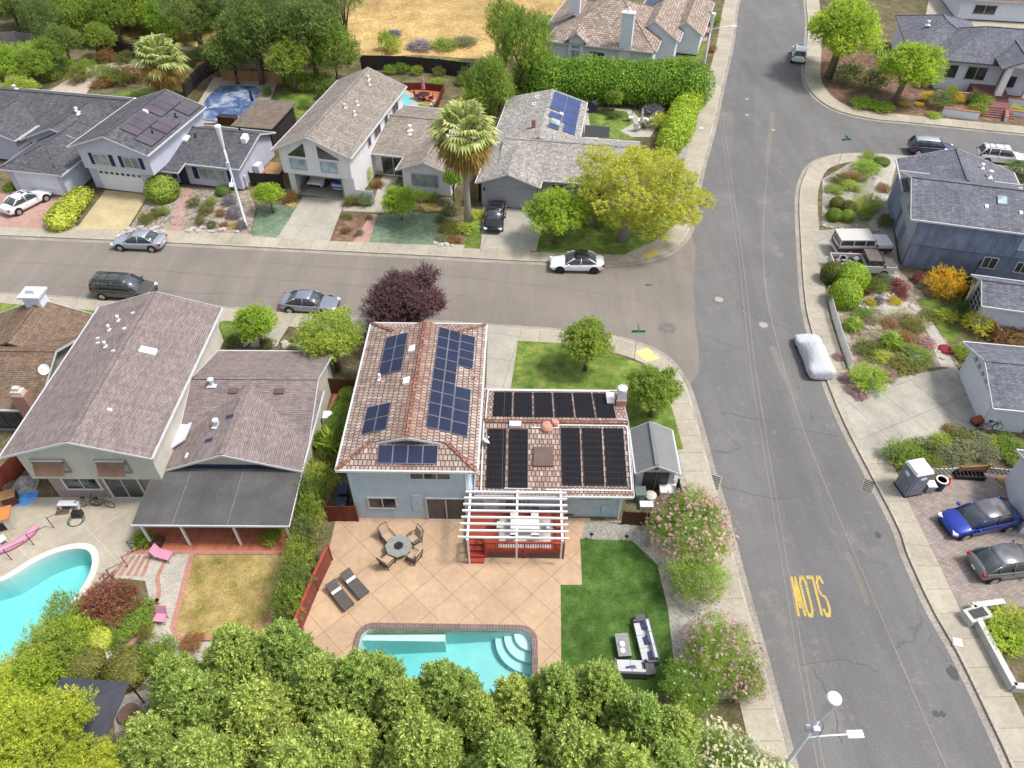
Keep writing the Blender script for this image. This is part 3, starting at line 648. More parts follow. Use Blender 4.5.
h.roof.slab([(xL, y0, ze), (xR, y0, ze), (xb, ya, za), (xa, ya, za)])
h.roof.slab([(xR, y1, ze), (xL, y1, ze), (xa, yb, za), (xb, yb, za)])
h.wall.poly([(xa, ya+.1, za-.1), (xb, ya+.1, za-.1), (xm, ya+.1, zr-.05)]); h.wall.poly([(xa, yb-.1, za-.1), (xm, yb-.1, zr-.05), (xb, yb-.1, za-.1)])
for a, b_ in (((xL, y0, ze), (xa, ya, za)), ((xR, y0, ze), (xb, ya, za)), ((xm, ya-.3, zr), (xm, yb+.3, zr)), ((xL, y1, ze), (xa, yb, za)), ((xR, y1, ze), (xb, yb, za))): h.ridge(a, b_)
h.edge((xa+.35, ya-.14, za+.06), (xm, ya-.33, zr), .16); h.edge((xb-.35, ya-.14, za+.06), (xm, ya-.33, zr), .16)
for a, b_ in (((xL-.05, y0-.05, ze), (xR+.05, y0-.05, ze)), ((xL-.05, y0, ze), (xL-.05, y1, ze)), ((xR+.05, y0, ze), (xR+.05, y1, ze)), ((xL, y1+.05, ze), (xR, y1+.05, ze))): h.edge(a, b_, .16, .12, .07)
fl = h.gable(7.9, 16.35, .32, 8.4, 0, 2.66, 3.9, 'x', .42, .5, mid=4.75, walls=False)
h.wall.add([(16.33, .32, 2.5), (16.33, 8.4, 2.5), (16.33, 4.75, 3.7)], [(0, 1, 2)])
h.done('blue_stucco', 'tile', 'trim', 'ridgetile')
S0, S1_ = (0, 0), (7.0, 0)
h.win(S0, S1_, .95, 1.15, 1.6, .95, 'glass', 2); h.win(S0, S1_, 3.7, 4.02, 2.3, .58, 'glass', 3)
h.win(S0, S1_, 4.45, .06, 2.3, 2.05, 'glass', 2, name='sliding_door')
h.panelbox(S0, S1_, 3.55, .9, .62, 1.5, M['blue_stucco'], 'utility_panel', .04)
B0, B1 = (7.0, .32), (16.35, .32)
h.win(B0, B1, 6.85, 1.85, 1.75, .5, 'glass', 2); h.win(B0, B1, 2.3, 1.9, 2.6, .5, 'glass', 3)
dr = h.panelbox(B0, B1, .85, .72, .95, 2.0, 'white', 'door', .06); h.panelbox(B0, B1, 1.05, 1.7, .55, .7, 'glass', 'pane', .1, dr)
h.win(B0, B1, 2.2, .75, 1.5, 2.0, 'glass2', 3, name='patio_door')
h.panelbox(B0, B1, 8.1, .5, .55, .75, 'blue_stucco', 'utility_panel', .08); h.panelbox(B0, B1, 5.9, .12, .5, .14, 'darkmetal', 'crawl_vent', .03)
MB().tube([(16.2, .2, 2.5), (16.2, .2, 0)], .05, 8).build('downpipe', M['white'], h.r)
MB().tube([(6.93, -.08, 4.9), (6.93, -.08, 3.0), (7.3, -.1, 2.9)], .045, 8).build('downpipe', M['white'], h.r)
h.panels(fm, 4.52, 5.96, 2.15, 11.3, 2, 9); h.panels(fm, 5.98, 6.95, 2.1, 6.1, 1, 4); h.panels(fm, 5.98, 6.95, 8.0, 11.2, 1, 4)
h.panels(fm, .95, 2.5, 7.0, 10.75, 2, 3); h.panels(fm, .66, 2.2, 2.05, 4.3, 2, 2)
fs = lambda x, y: ze+(y-y0)/(ya-y0)*(za-ze)
h.panels(fs, 1.85, 5.32, .08, 1.15, 4, 1, lift=.12)
for a, b_ in ((8.05, 9.2), (9.36, 10.55), (12.6, 13.78), (13.92, 15.15), (15.28, 16.5)): h.panels(fl, a, b_, .28 if a < 12 else .5, 4.15 if a < 12 else 4.3, 1, 1, 'heat', 'pvdark', 0, 'pool_heating_panel', .07)
for i in range(6): h.panels(fl, 8.3+i*1.33, 9.5+i*1.33, 5.25, 8.4, 1, 1, 'heat', 'pvdark', 0, 'pool_heating_panel', .07)
b = MB()
for pts in ([(7.75, .1), (7.75, 4.6)], [(7.85, 5.0), (7.85, 8.6), (16.1, 8.6)], [(10.75, 4.25), (12.45, 4.25), (12.45, 4.45), (16.6, 4.45), (16.75, 4.3), (16.75, .2), (11.6, .2)], [(16.2, 5.05), (16.75, 4.95)]):
    for (a, c_), (d_, e_) in zip(pts, pts[1:]): b.tube([(a, c_, fl(a, c_)+.09), (d_, e_, fl(d_, e_)+.09)], .04, 6)
b.build('pool_heating_pipe', M['white'], h.rf)
h.boxvent(fl, 11.45, 2.35, 1.2, 1.25, .16, plain('brown_skylight', (.13, .085, .075), .4), 'skylight') if False else None
M['brownplastic'] = plain('brown_skylight_cover', (.13, .085, .075), .45)
h.boxvent(fl, 11.5, 2.3, 1.2, 1.25, .16, 'brownplastic', 'skylight')
M['pinkvent'] = plain('rusty_pink_vent', (.5, .26, .2), .7)
MB().lathe([(.42, 0), (.42, .15), (.3, .32), (.1, .36)], (11.75, 4.35, fl(11.75, 4.35)-.05), 16).build('roof_vent', M['pinkvent'], h.rf)
MB().lathe([(.2, 0), (.2, .3), (.26, .32), (.2, .45)], (12.25, 4.5, fl(12.25, 4.5)-.05), 12).build('roof_vent', M['pinkvent'], h.rf)
h.boxvent(fl, 9.75, 4.45, .75, .35, .2, 'steel'); h.boxvent(fm, 2.95, 8.9, .4, .55, .16); h.boxvent(fm, 2.95, 5.9, .4, .55, .16)
h.vent(fm, 7.1, 7.2, .25, .06, 'pinkvent'); h.vent(fm, 1.1, 6.75, .3, .06, 'white')
h.dish((7.9, 3.1, 3.2), R(30), .28)
c = MB().box(16.3, 17.0, 6.75, 7.5, 0, 3.75).build('chimney', M['brickwall'], h.r)
MB().box(16.38, 16.92, 6.85, 7.4, 3.75, 4.5).lathe([(.34, 4.5), (.34, 4.62), (.1, 4.7)], (16.65, 7.12, 0), 8).build('chimney_cap', M['steel'], c)
MB().box(15.75, 16.25, 6.95, 7.9, fl(16, 7.3)-.1, fl(16, 7.3)+.3).build('chimney_flashing', M['white'], h.rf)
# pergola and deck
px, py = -9.61, 27.03
pg = thing('pergola', 'white slatted pergola over the red deck at the back of the blue house', 'pergola', (px, py, .115), R(-.9))
pw = plain('pergola_white_paint', (.8, .8, .8), .5, var=.03)
for i in range(8): MB().beam((6.85-.03*i, -.12-.455*i, 2.95), (12.85, -.12-.455*i, 2.95), .085, .13).build('slat', pw, pg)
for x in (7.15, 9.93, 12.5):
    MB().beam((x, .1, 2.78), (x, -3.42, 2.78), .12, .16).build('beam', pw, pg)
    MB().box(x-.05, x+.05, -3.2, -3.1, .0 if x < 8 else .72, 2.7).build('post', pw, pg)
M['redwood'] = siding('red_stained_deck', (.33, .06, .035), .14, True, .15, .7)
M['redrail'] = plain('red_stained_rail', (.36, .06, .035), .7, var=.15)
dk = thing('deck', 'raised red stained wooden deck with railing and steps under the white pergola', 'deck', (px, py, .115), R(-.9))
MB().box(7.05, 12.72, -1.85, .25, .6, .72).box(8.05, 12.72, -2.75, -1.85, .6, .72).build('deck_floor', M['redwood'], dk)
b = MB(); b.box(8.1, 12.66, -2.72, -2.66, 0, .6)
for k in range(6): b.box(8.1, 12.66, -2.735, -2.72, .05+k*.1, .11+k*.1)
b.build('skirting', M['brownplastic'], dk)
def rail(pa, pb, z0=.72, z1=1.62):
    b = MB(); pa, pb = Vector((*pa, 0)), Vector((*pb, 0)); n = max(2, int((pb-pa).length/.14))
    up = Vector((0, 0, 1))
    b.beam(pa+up*z1, pb+up*z1, .12, .06); b.beam(pa+up*(z0+.1), pb+up*(z0+.1), .05, .07); b.beam(pa+up*(z1-.1), pb+up*(z1-.1), .04, .07)
    for i in range(n+1):
        q = pa.lerp(pb, i/n); b.beam(q+up*(z0+.05), q+up*z1, .045, .045, up=(0, 1, 0))
    for q in (pa, pa.lerp(pb, .5), pb): b.beam(q+up*0.0, q+up*(z1+.05), .1, .1, up=(0, 1, 0))
    return b.build('railing', M['redrail'], dk)
rail((8.1, -2.72), (12.68, -2.72)); rail((12.68, -2.6), (12.68, .2)); rail((8.05, -1.95), (8.05, -2.6))
for k in range(4): MB().box(7.08, 8.02, -3.15+.32*k, -2.85+.32*k if k < 3 else -1.86, 0, .15*(k+1)).build('step', M['redrail'], dk)
rail((7.07, -3.05), (7.07, -1.9), .3, 1.2)
# ---- mauve roofed neighbour, two storeys
h = House('two_storey_house', 'two storey beige house with long mauve brown roof and two brown shaded upper windows', 'house', -29.2, 28.2, -.5)
f12 = h.gable(.0, 7.9, -.1, 12.8, 2.55, 5.2, 6.6, 'y', .45, .55, mid=4.0)
h.done('beige', 'mauve')
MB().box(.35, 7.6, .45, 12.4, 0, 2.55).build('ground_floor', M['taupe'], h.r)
A, B_ = (0, -.1), (7.9, -.1)
M['shade'] = siding('brown_bamboo_shade', (.22, .13, .09), .06, False, .2)
for t, w_ in ((.75, 1.9), (4.55, 1.75)):
    f = h.win(A, B_, t, 3.3, w_, 1.05, 'glass2', 2, 'taupe')
    MB().beam((t+.02, -.22, 4.4), (t+w_, -.22, 4.4), .1, .08).build('shade_rail', M['trim'], f)
    MB().add([(t+.05, -.2, 4.36), (t+w_-.05, -.2, 4.36), (t+w_-.05, -.62, 3.45), (t+.05, -.62, 3.45)], [(0, 1, 2, 3)]).add([(t+.05, -.21, 4.35), (t+w_-.05, -.21, 4.35), (t+w_-.05, -.63, 3.44), (t+.05, -.63, 3.44)], [(3, 2, 1, 0)]).build('sun_shade', M['shade'], f)
A2, B2 = (.35, .45), (7.6, .45)
h.win(A2, B2, .95, .95, 2.05, 1.0, 'glass', 2, fw=.14); h.win(A2, B2, 3.55, .1, 2.0, 1.95, 'glass', 2, fw=.14, name='sliding_door')
h.boxvent(f12, 5.5, 7.6, .95, .55, .12, 'white', 'skylight')
for x, y in ((2.3, 10.8), (2.0, 9.9), (2.6, 8.0)): h.vent(f12, x, y, .3, .06, 'white')
for x, y in ((3.2, 11.2), (3.3, 9.5), (1.7, 8.6), (3.5, 7.2), (1.4, 9.2), (5.2, 2.2)): h.boxvent(f12, x, y, .22, .16, .1, 'white')
# ---- its one storey neighbour with the black patio roof
h = House('one_storey_house', 'one storey cream house with mauve brown roof and a large black flat patio cover', 'house', -29.2, 28.2, -.5)
f13 = h.gable(8.35, 15.9, 2.9, 11.1, 0, 2.7, 4.25, 'x', .42, .4, mid=7.05)
f13b = h.gable(8.3, 15.85, 1.0, 7.0, 0, 2.7, 4.2, 'y', .45, .5, mid=11.8, ends=(1, 0))
h.done('cream', 'mauve')
h.panelbox((8.3, 1.0), (15.85, 1.0), .4, 2.35, 6.7, .35, 'darkblue', 'gable_trim', .06)
pc = MB().slab([(7.15, -3.25, 2.3), (16.3, -3.25, 2.3), (16.3, .75, 2.62), (7.15, .75, 2.62)], .12).build('patio_cover', M['patioroof'], h.r)
b = MB()
for x in (9.5, 12.7): MB().beam((x, -3.25, 2.31), (x, .7, 2.63), .03, .012).build('roof_seam', M['pvframe'], pc)
b.beam((7.1, -3.28, 2.28), (16.35, -3.28, 2.28), .06, .14); b.beam((16.33, -3.25, 2.28), (16.33, .7, 2.6), .05, .1)
b.build('edge_trim', M['steel'], pc)
for x in (7.5, 9.8, 12.9, 16.0): MB().box(x-.06, x+.06, -3.1, -2.98, 0, 2.2).build('post', M['white'], pc)
h.win((8.3, 1.0), (15.85, 1.0), 1.0, .1, 2.6, 2.0, 'glass', 2, name='sliding_door'); h.win((8.3, 1.0), (15.85, 1.0), 4.6, .9, 1.8, 1.2)
h.vent(f13, 9.4, 6.6, .4, .12, 'steel'); h.vent(f13b, 10.6, 3.3, .4, .12, 'steel')
h.boxvent(f13, 10.9, 6.1, .6, .35, .16, 'brownplastic'); h.boxvent(f13, 13.9, 6.1, .6, .35, .16, 'brownplastic')
h.boxvent(f13b, 11.3, 3.8, .5, .3, .04, 'darkblue'); h.boxvent(f13b, 10.4, 2.1, .5, .3, .04, 'darkblue'); h.boxvent(f13b, 9.2, 1.2, .12, .4, .12, 'white')
MB().box(16.05, 16.75, 6.6, 7.3, .1, .95).box(16.0, 16.1, 6.7, 7.2, .3, .85).build('air_conditioner', M['white'], h.r)
MB().slab([(7.5, 1.6, 3.0), (8.6, 2.6, 3.2), (8.6, 4.8, 3.25), (7.9, 4.8, 3.25)], .1).build('roof_infill', M['steel'], h.r)
# ---- brown roofed house at the left edge
h = House('brown_roof_house', 'one storey house with warm brown roof, a red brick chimney and a white metal chimney', 'house', -31.9, 33.9, -1)
fb = h.gable(-18, 0, .4, 7.6, 0, 2.62, 4.25, 'x', .45, .4)
fb2 = h.gable(-7.2, 0.1, 5.2, 9.2, 0, 2.7, 4.3, 'y', .5, .45, mid=-3.4, ends=(0, 1))
h.done(plain('sage_wall', (.26, .28, .23), .85), 'brownshingle')
h.win((-18, .4), (0, .4), 14.2, .4, 3.2, 1.7, 'glass', 3, name='sliding_door', frame='darkblue')
c = MB().box(-.75, .15, -.25, .45, 0, 4.0).build('chimney', M['brickwall'], h.r); MB().box(-.65, .05, -.15, .35, 4.0, 4.3).box(-.5, -.1, -.05, .25, 4.3, 4.55).build('chimney_cap', plain('cream_mortar', (.6, .56, .48), .9), c)
c = MB().box(-4.1, -2.9, 8.9, 9.9, 0, 5.0).build('chimney', M['coolwhite'], h.r); MB().box(-4.3, -2.7, 8.7, 10.1, 5.0, 5.15).box(-3.8, -3.2, 9.2, 9.6, 5.15, 5.45).build('chimney_cap', M['steel'], c)
h.dish((.1, 2.6, 3.2), R(-80), .38)
# ---- far side of the street, from the left
h = House('slate_l_house', 'one storey lavender grey house with dark slate hip roofs around a front garage', 'house', -45, 65, -11, .3)
fa = h.gable(-24, 3.2, 10.2, 17.6, 0, 2.6, 4.3, 'x', .45, .4)
fb = h.gable(-7.2, 1.2, 6.8, 12.5, 0, 2.6, 4.2, 'y', .45, .5, mid=-3.4, ends=(1, 0))
h.hip(-5.3, .7, .9, 9.0, 0, 2.55, 3.9, 'y', .5, None, .5)
fc = h.gable(-15.5, -8.5, 6.5, 12, 0, 2.6, 3.9, 'y', .45, .5, ends=(1, 0))
h.done('lavender', 'slate')
GA, GB = (-5.3, .9), (.7, .9)
h.panelbox(GA, GB, .7, 0, 4.8, 2.15, 'doorwhite', 'garage_door'); h.vent(fb, -3.1, 10.5, .4, .1, 'white'); h.vent(fb, -2.9, 10.2, .3, .1, 'white'); h.vent(fa, 1.8, 13.8, .25, .1, 'white'); h.vent(fa, -14.5, 15.5, .35, .12, 'white')
h.win((-15.5, 6.5), (-8.5, 6.5), 1.2, .9, 2, 1.2); h.win((-7.2, 6.8), (-5.4, 6.8), .2, .2, 1.1, 2.0, 'glass', 1)
h = House('solar_two_storey_house', 'two storey lavender house with navy shutters, dull brown solar panels and a white garage door', 'house', -42.6, 67.6, -12, .3)
f2 = h.gable(.6, 8.1, -.55, 9.4, 2.45, 4.85, 6.35, 'y', .5, .55, mid=4.5)
fw = h.gable(7.5, 15.2, 2.65, 10.0, 0, 2.5, 3.75, 'x', .45, .45, mid=7.4, ends=(0, 1))
h.roof.slab([(7.0, .75, 2.28), (9.8, .75, 2.28), (9.8, 2.4, 2.58), (7.0, 2.4, 2.58)])
h.edge((7.0, .7, 2.28), (9.85, .7, 2.28)); h.edge((9.85, .7, 2.28), (9.85, 2.3, 2.55))
h.done('lavender', 'slate')
MB().box(.4, 7.5, .0, 9.3, 0, 2.45).build('ground_floor', M['lavender'], h.r)
GA, GB = (.4, 0), (7.5, 0)
g = h.panelbox(GA, GB, 1.0, 0, 4.8, 2.15, 'doorwhite', 'garage_door')
for i in range(8): MB().obox((1.75+i*.6, -.06, 1.86), (.34, .03, .24)).build('door_window', M['glass'], g)
A, B_ = (.6, -.55), (8.1, -.55)
for t in (1.55, 4.75):
    h.win(A, B_, t, 3.05, 1.55, 1.05, 'glass2', 2)
    for q in (-.52, 1.67): h.panelbox(A, B_, t+q, 3.0, .4, 1.15, 'shutter', 'shutter')
A, B_ = (7.5, 2.65), (15.2, 2.65)
h.win(A, B_, 3.3, .75, 2.9, 1.15, 'glass2', 3)
for t in (2.6, 6.4): h.panelbox(A, B_, t, .7, .55, 1.25, 'shutter', 'shutter')
h.panelbox(A, B_, .9, 0, .95, 2.05, 'darkblue', 'door'); h.win(A, B_, .1, .5, .55, 1.4, 'glass', 1)
h.panels(f2, 4.95, 6.65, .9, 4.5, 1, 3, 'pvbrown', 'pvdark'); h.panels(f2, 4.95, 6.65, 5.2, 8.9, 1, 3, 'pvbrown', 'pvdark'); h.panels(f2, 6.68, 8.3, .3, 2.7, 1, 2, 'pvbrown', 'pvdark'); h.panels(f2, 6.68, 8.3, 3.0, 5.4, 1, 2, 'pvbrown', 'pvdark'); h.panels(f2, 6.68, 8.3, 7.2, 9.6, 1, 2, 'pvbrown', 'pvdark')
h.boxvent(fw, 8.3, 5.6, .55, .8, .15, 'white', 'skylight'); h.boxvent(fw, 14.6, 6.2, .55, .8, .5, 'white', 'skylight'); h.boxvent(f2, 5.2, 5.0, .4, .3, .2, 'white')
h.vent(fw, 9.2, 6, .25, .06, 'black'); h.vent(f2, 7.5, 6.2, .3, .06, 'black'); h.vent(f2, 7.4, 2.2, .3, .06, 'black'); h.vent(fw, 13.2, 7.9, .35, .08, 'black')
MB().box(15.3, 15.9, 5.2, 6.2, 0, 1.3).build('utility_box', M['coolwhite'], h.r); MB().tube([(15.35, 3.3, 0), (15.35, 3.3, 1.2)], .12, 8).build('gas_meter', M['steel'], h.r)
h = House('open_garage_house', 'two storey pale grey house with taupe roof, triangular gable windows and an open garage', 'house', -22.4, 66.2, -12, .2)
f3 = h.gable(0, 7.1, 0, 15.9, 2.45, 5.0, 6.7, 'y', .45, .55, mid=3.35)
fx = h.gable(7.1, 13.6, 5.8, 16.6, 0, 2.55, 3.75, 'x', .45, .4, mid=11.7, ends=(0, 1))
fy = h.gable(11.1, 16.0, 3.1, 10.6, 0, 2.55, 3.65, 'y', .45, .5, ends=(1, 0))
h.done('palewall', 'taupeshingle')
b = MB(); b.box(.25, 1.05, .35, .6, 0, 2.45).box(5.75, 7.1, .35, .6, 0, 2.45).box(1.05, 5.75, .35, .6, 2.15, 2.45)
b.box(.25, .4, .6, 15.7, 0, 2.45).box(6.95, 7.1, .6, 15.7, 0, 2.45).box(.4, 6.95, 6.6, 6.8, 0, 2.45).build('ground_floor', M['palewall'], h.r)
MB().box(.4, 6.95, .36, 6.6, -.1, .03).build('garage_floor', M['gutter'], h.r)
b = MB(); b.box(.93, 1.05, .3, .5, 0, 2.2).box(5.75, 5.87, .3, .5, 0, 2.2).box(.93, 5.87, .3, .5, 2.15, 2.27).build('garage_opening', M['taupe'], h.r)
A, B_ = (0, 0), (7.1, 0)
h.win(A, B_, 1.0, 3.05, 1.55, .95, 'glass3', 2, 'greywall'); h.win(A, B_, 4.15, 3.05, 1.55, .95, 'glass3', 2, 'greywall')
for x0_, x1_, za_, zb_ in ((.9, 2.7, 4.42, 5.75), (6.1, 4.0, 4.42, 5.65)):
    MB().add([(x0_, -.02, 4.32), (x1_, -.02, 4.32), (x1_, -.02, zb_), (x0_, -.02, 4.42)], [(0, 1, 2, 3) if x1_ > x0_ else (3, 2, 1, 0)]).build('gable_window', M['glass'], h.r)
A, B_ = (7.1, 0), (7.1, 15.9)
for t, w_ in ((5.0, .6), (6.9, 1.6), (10.0, .8), (12.6, 1.6)): h.win(A, B_, t, 3.4, w_, 1.0, 'glass', 2 if w_ > 1 else 1, 'greywall')
h.win((11.1, 3.1), (16.0, 3.1), 1.0, .85, 2.6, 1.2, 'glass2', 3, 'greywall'); h.win((7.1, 5.8), (11.1, 5.8), .9, .2, 2.4, 1.9, 'glass', 2, name='entry_door')
for x, y in ((4.3, 7.0), (5.0, 8.5), (5.4, 6.6), (4.2, 14.2), (4.6, 13.2)): h.vent(f3, x, y, .3, .07, 'white')
h.vent(fx, 10.0, 9.6, .4, .12, 'white'); h.vent(fx, 10.1, 8.9, .3, .1, 'white'); h.vent(fy, 14.4, 8.2, .4, .1, 'white')
MB().box(7.1, 7.9, 2.0, 2.12, 0, 1.5).build('side_gate', M['palewall'], h.r) if False else None
sh = thing('flat_roof_shed', 'dark wooden shed with flat weathered board roof beside the covered blue pool', 'shed', (-22.4, 66.2, .115), R(-12))
MB().box(-9.7, -5.6, 8.7, 14.7, 0, 2.45).build('wall', M['fence_dark'], sh); MB().slab([(-10, 8.3, 2.55), (-5.3, 8.5, 2.55), (-5.3, 15, 2.75), (-10, 15, 2.75)], .12).build('roof', siding('weathered_roof_boards', (.16, .125, .10), .3, True, .3, .6), sh)
h = House('blue_solar_house', 'one storey grey house with pebbly grey roof and bright blue solar panels at the back', 'house', -2.9, 64, -9, .2)
f4 = h.gable(-.1, 5.2, .25, 8, 0, 2.6, 3.75, 'y', .45, .45, mid=2.55, ends=(1, 0))
f4b = h.gable(-.1, 8.0, 8.0, 19.3, 0, 2.6, 3.83, 'y', .45, .4, mid=4.45, ends=(0, 1))
f4c = h.gable(1.5, 14.2, 1.75, 10.3, 0, 2.6, 3.85, 'x', .5, .45, mid=6.9, ends=(0, 1))
h.done('greywall', 'greyshingle')
h.panelbox((-.1, .25), (5.2, .25), .75, 0, 4.2, 2.1, 'doorgrey', 'garage_door'); MB().obox((.2, .12, 1.8), (.12, .2, .28)).build('wall_lamp', M['black'], h.r)
h.win((5.2, 1.75), (14.2, 1.75), 4.0, .6, 2.5, 1.5, 'glass', 2); h.win((5.2, 1.75), (14.2, 1.75), 1.4, .6, 1.2, 1.4, 'glass', 1)
h.panels(f4b, 4.75, 6.25, 14.8, 19.2, 1, 2, 'pvblue'); h.panels(f4b, 6.27, 7.85, 12.6, 19.2, 1, 3, 'pvblue'); h.panels(f4b, 4.85, 6.2, 12.8, 14.1, 1, 1, 'pvblue'); h.panels(f4b, 6.6, 7.9, 10.7, 12.4, 1, 1, 'pvblue')
h.boxvent(f4b, 5.7, 11.8, .9, 1.2, .25, 'glass3', 'skylight'); h.panels(f4b, 5.0, 6.2, 10.5, 11.0, 1, 1, 'pvblue')
h.boxvent(f4b, 6.1, 14.1, .4, .4, .3, 'white')
MB().box(3.4, 3.8, 10.0, 10.4, 3.3, 4.5).build('chimney', M['brickwall'], h.r); h.vent(f4b, 2.9, 16.4, .15, .14, 'steel', False); h.vent(f4b, 3.0, 18.3, .15, .14, 'steel', False); h.boxvent(f4, .3, 7.4, .3, .3, .2)
# ---- tan tiled house at the top
h = House('tan_tile_house', 'tan tiled house with white chimneys and an arched dormer window above the tall hedge', 'house', 5.0, 100.6, -17, .3)
h.hip(0, 13.5, 0, 15, 0, 2.9, 6.4, 'x', .5, 6.5, 6.0)
h.gable(9.8, 15.8, 4.5, 24, 0, 2.9, 5.2, 'y', .5, .4)
h.gable(14.5, 18.6, 8.5, 22, 0, 2.6, 4.2, 'y', .4, .4)
h.gable(-1.5, 5, 6, 22, 0, 2.9, 4.6, 'y', .4, .4)
fd = h.gable(2.6, 4.6, -.4, 4, 0, 3.35, 4.4, 'y', .35, .35, ends=(1, 0))
h.done('coolwhite', 'tantile')
h.win((2.6, -.4), (4.6, -.4), .45, .9, 1.1, 1.2, 'glass3', 2)
b = MB(); b.add([(3.6+.55*math.cos(t*math.pi/10), -.44, 2.35+.55*math.sin(t*math.pi/10)) for t in range(11)], [tuple(range(11))]); b.build('arched_window', M['glass3'], h.r)
h.win((0, 0), (13.5, 0), 5.4, .8, 1.9, 1.2, 'glass', 2)
for x, y, top in ((9.2, -.35, 7.0), (.9, 6, 6.6)):
    c = MB().box(x, x+1.5, y, y+.9, 0, top).build('chimney', M['coolwhite'], h.r); MB().box(x-.08, x+1.58, y-.08, y+.98, top, top+.22).tube([(x+.75, y+.45, top+.2), (x+.75, y+.45, top+.7)], .16, 8).build('chimney_cap', M['white'], c)
ft = lambda x, y: 2.9+3.5*(y+.5)/8 if y < 7.5 else 6.4
f5 = lambda x, y: 2.9+(5.2-2.9)*(1-abs(x-12.8)/3.5)
h.panels(f5, 9.7, 12.6, 13.5, 20.5, 3, 4, 'pvblue')
# ---- white porch house at the top right
h = House('porch_house', 'white house with dark slate roof and a gabled entry porch above red brick steps', 'house', 53.4, 92.6, -14, 1.0)
h.hip(-.2, 22, 0, 9.8, -1, 2.75, 5.3, 'x', .55, 5.2, 3)
h.hip(-3.6, 5, 4, 15, -1, 2.7, 4.6, 'y', .5)
fp = h.gable(6.0, 9.6, -3.0, 4.2, 2.6, 3.25, 4.5, 'y', .55, .4, walls=False, ends=(1, 0))
h.done('coolwhite', 'slate2', 'slate2')
for x in (6.0, 9.0): MB().add([(x, -3, 0), (x+.75, -3, 0), (x+.75, -2.3, 0), (x, -2.3, 0), (x+.1, -2.9, 3.3), (x+.75, -2.9, 3.3), (x+.75, -2.4, 3.3), (x+.1, -2.4, 3.3)], [(3, 2, 1, 0), (4, 5, 6, 7), (0, 1, 5, 4), (1, 2, 6, 5), (2, 3, 7, 6), (3, 0, 4, 7)]).build('porch_column', M['white'], h.r)
MB().box(6.75, 9.0, -2.85, -2.7, 2.35, 3.4).build('porch_screen', M['doorgrey'], h.r)
MB().add([(5.8, -2.95, 3.35), (9.8, -2.95, 3.35), (7.8, -2.95, 4.3)], [(0, 1, 2)]).build('porch_gable', M['white'], h.r)
h.win((-.2, 0), (22, 0), 6.9, .05, 1.9, 2.2, 'glass', 2, name='entry_door'); h.win((-.2, 0), (22, 0), 3.0, .6, 2.2, 1.5, 'glass', 2); h.win((-.2, 0), (22, 0), .6, .6, 1.3, 1.5, 'glass', 1); h.win((-.2, 0), (22, 0), 12.6, .6, 2, 1.5, 'glass', 2)
ff = lambda x, y: 2.75+(y+.55)*(5.3-2.75)/5.45
h.boxvent(ff, 9.4, 3.9, 1.3, 1.6, .15, 'white', 'skylight'); h.boxvent(ff, 10.9, 2.6, 1.2, 1.6, .15, 'white', 'skylight')
h.vent(lambda x, y: 4, -1.5, 8, .4, .12, 'white')
h = House('back_house', 'pale house with brown roof and light paved yard behind the white porch house', 'house', 67, 118, -10, .3)
h.hip(0, 20, 0, 10, 0, 2.8, 4.8, 'x'); h.done('coolwhite', 'brownshingle'); h.win((0, 0), (20, 0), 2, .8, 3, 1.2, 'glass', 2)
sheet('pale_yard', [[P(925, 20)[:2], P(1040, 40), P(1060, -20), P(930, -10)]], .128, M['pooldeck'])
# ---- blue grey house on the right
h = House('weathered_blue_house', 'two storey house with weathered blue grey siding and slate roof near the two old trucks', 'house', 34.1, 53.2, -15, .115)
f7 = h.gable(0, 14, .75, 8.3, 2.4, 5.0, 6.55, 'x', .5, .85, mid=4.6)
h.gable(.0, 9.3, 7.0, 12.4, 0, 4.2, 5.9, 'y', .5, .45, mid=4.2, ends=(0, 1))
h.done('bluegrey', 'slate2')
MB().box(.25, 14, .95, 8.2, 0, 2.4).build('ground_floor', siding('blue_lap_siding', (.175, .21, .30), .24, False, .3, .45), h.r)
g = MB(); g.poly([(-.02, 8.3, 2.42), (-.02, .75, 2.42), (-.02, .75, 4.95), (-.02, 4.6, 6.25), (-.02, 8.3, 4.95)]); g.build('gable_wall', M['grey_gable'], h.r)
A, B_ = (0, .75), (14, .75)
h.win(A, B_, 8.2, 3.25, 1.9, 1.1, 'glass3', 2); h.win((.25, .95), (14, .95), 6.0, 1.0, 1.0, 1.0, 'glass', 2); h.win((.25, .95), (14, .95), 8.6, 1.0, .9, .9, 'glass', 2)
h.win((0, 8.3), (0, .75), 3.0, 3.3, 1.8, 1.6, 'glass2', 2, rows=2)
h.panelbox((.25, 8.2), (.25, .95), .4, 0, 2.4, 2.1, 'doorgrey', 'garage_door'); h.panelbox((.25, 8.2), (.25, .95), 4.3, 0, 2.4, 2.1, 'doorgrey', 'garage_door')
h.boxvent(f7, 6.2, 3.2, .7, .8, .15, 'glass3', 'skylight')
for x, y in ((5.0, 2.4), (7.6, 2.2)): h.boxvent(f7, x, y, .25, .3, .12, 'white')
fh = lambda x, y: 4.2+1.7*(1-abs(x-4.2)/5.6)
h.vent(fh, 6.6, 9.2, .5, .12, 'white'); h.vent(fh, 6.2, 10.6, .3, .1, 'white'); h.vent(lambda x, y: 6.3, 8.2, 5.2, .4, .15, 'steel'); h.boxvent(f7, 11.5, 5.2, .5, .3, .25, 'white')
h = House('small_white_outbuilding', 'small white outbuilding with slate roof and a large gridded window below the blue grey house', 'outbuilding', 36.9, 45.1, -14, .115)
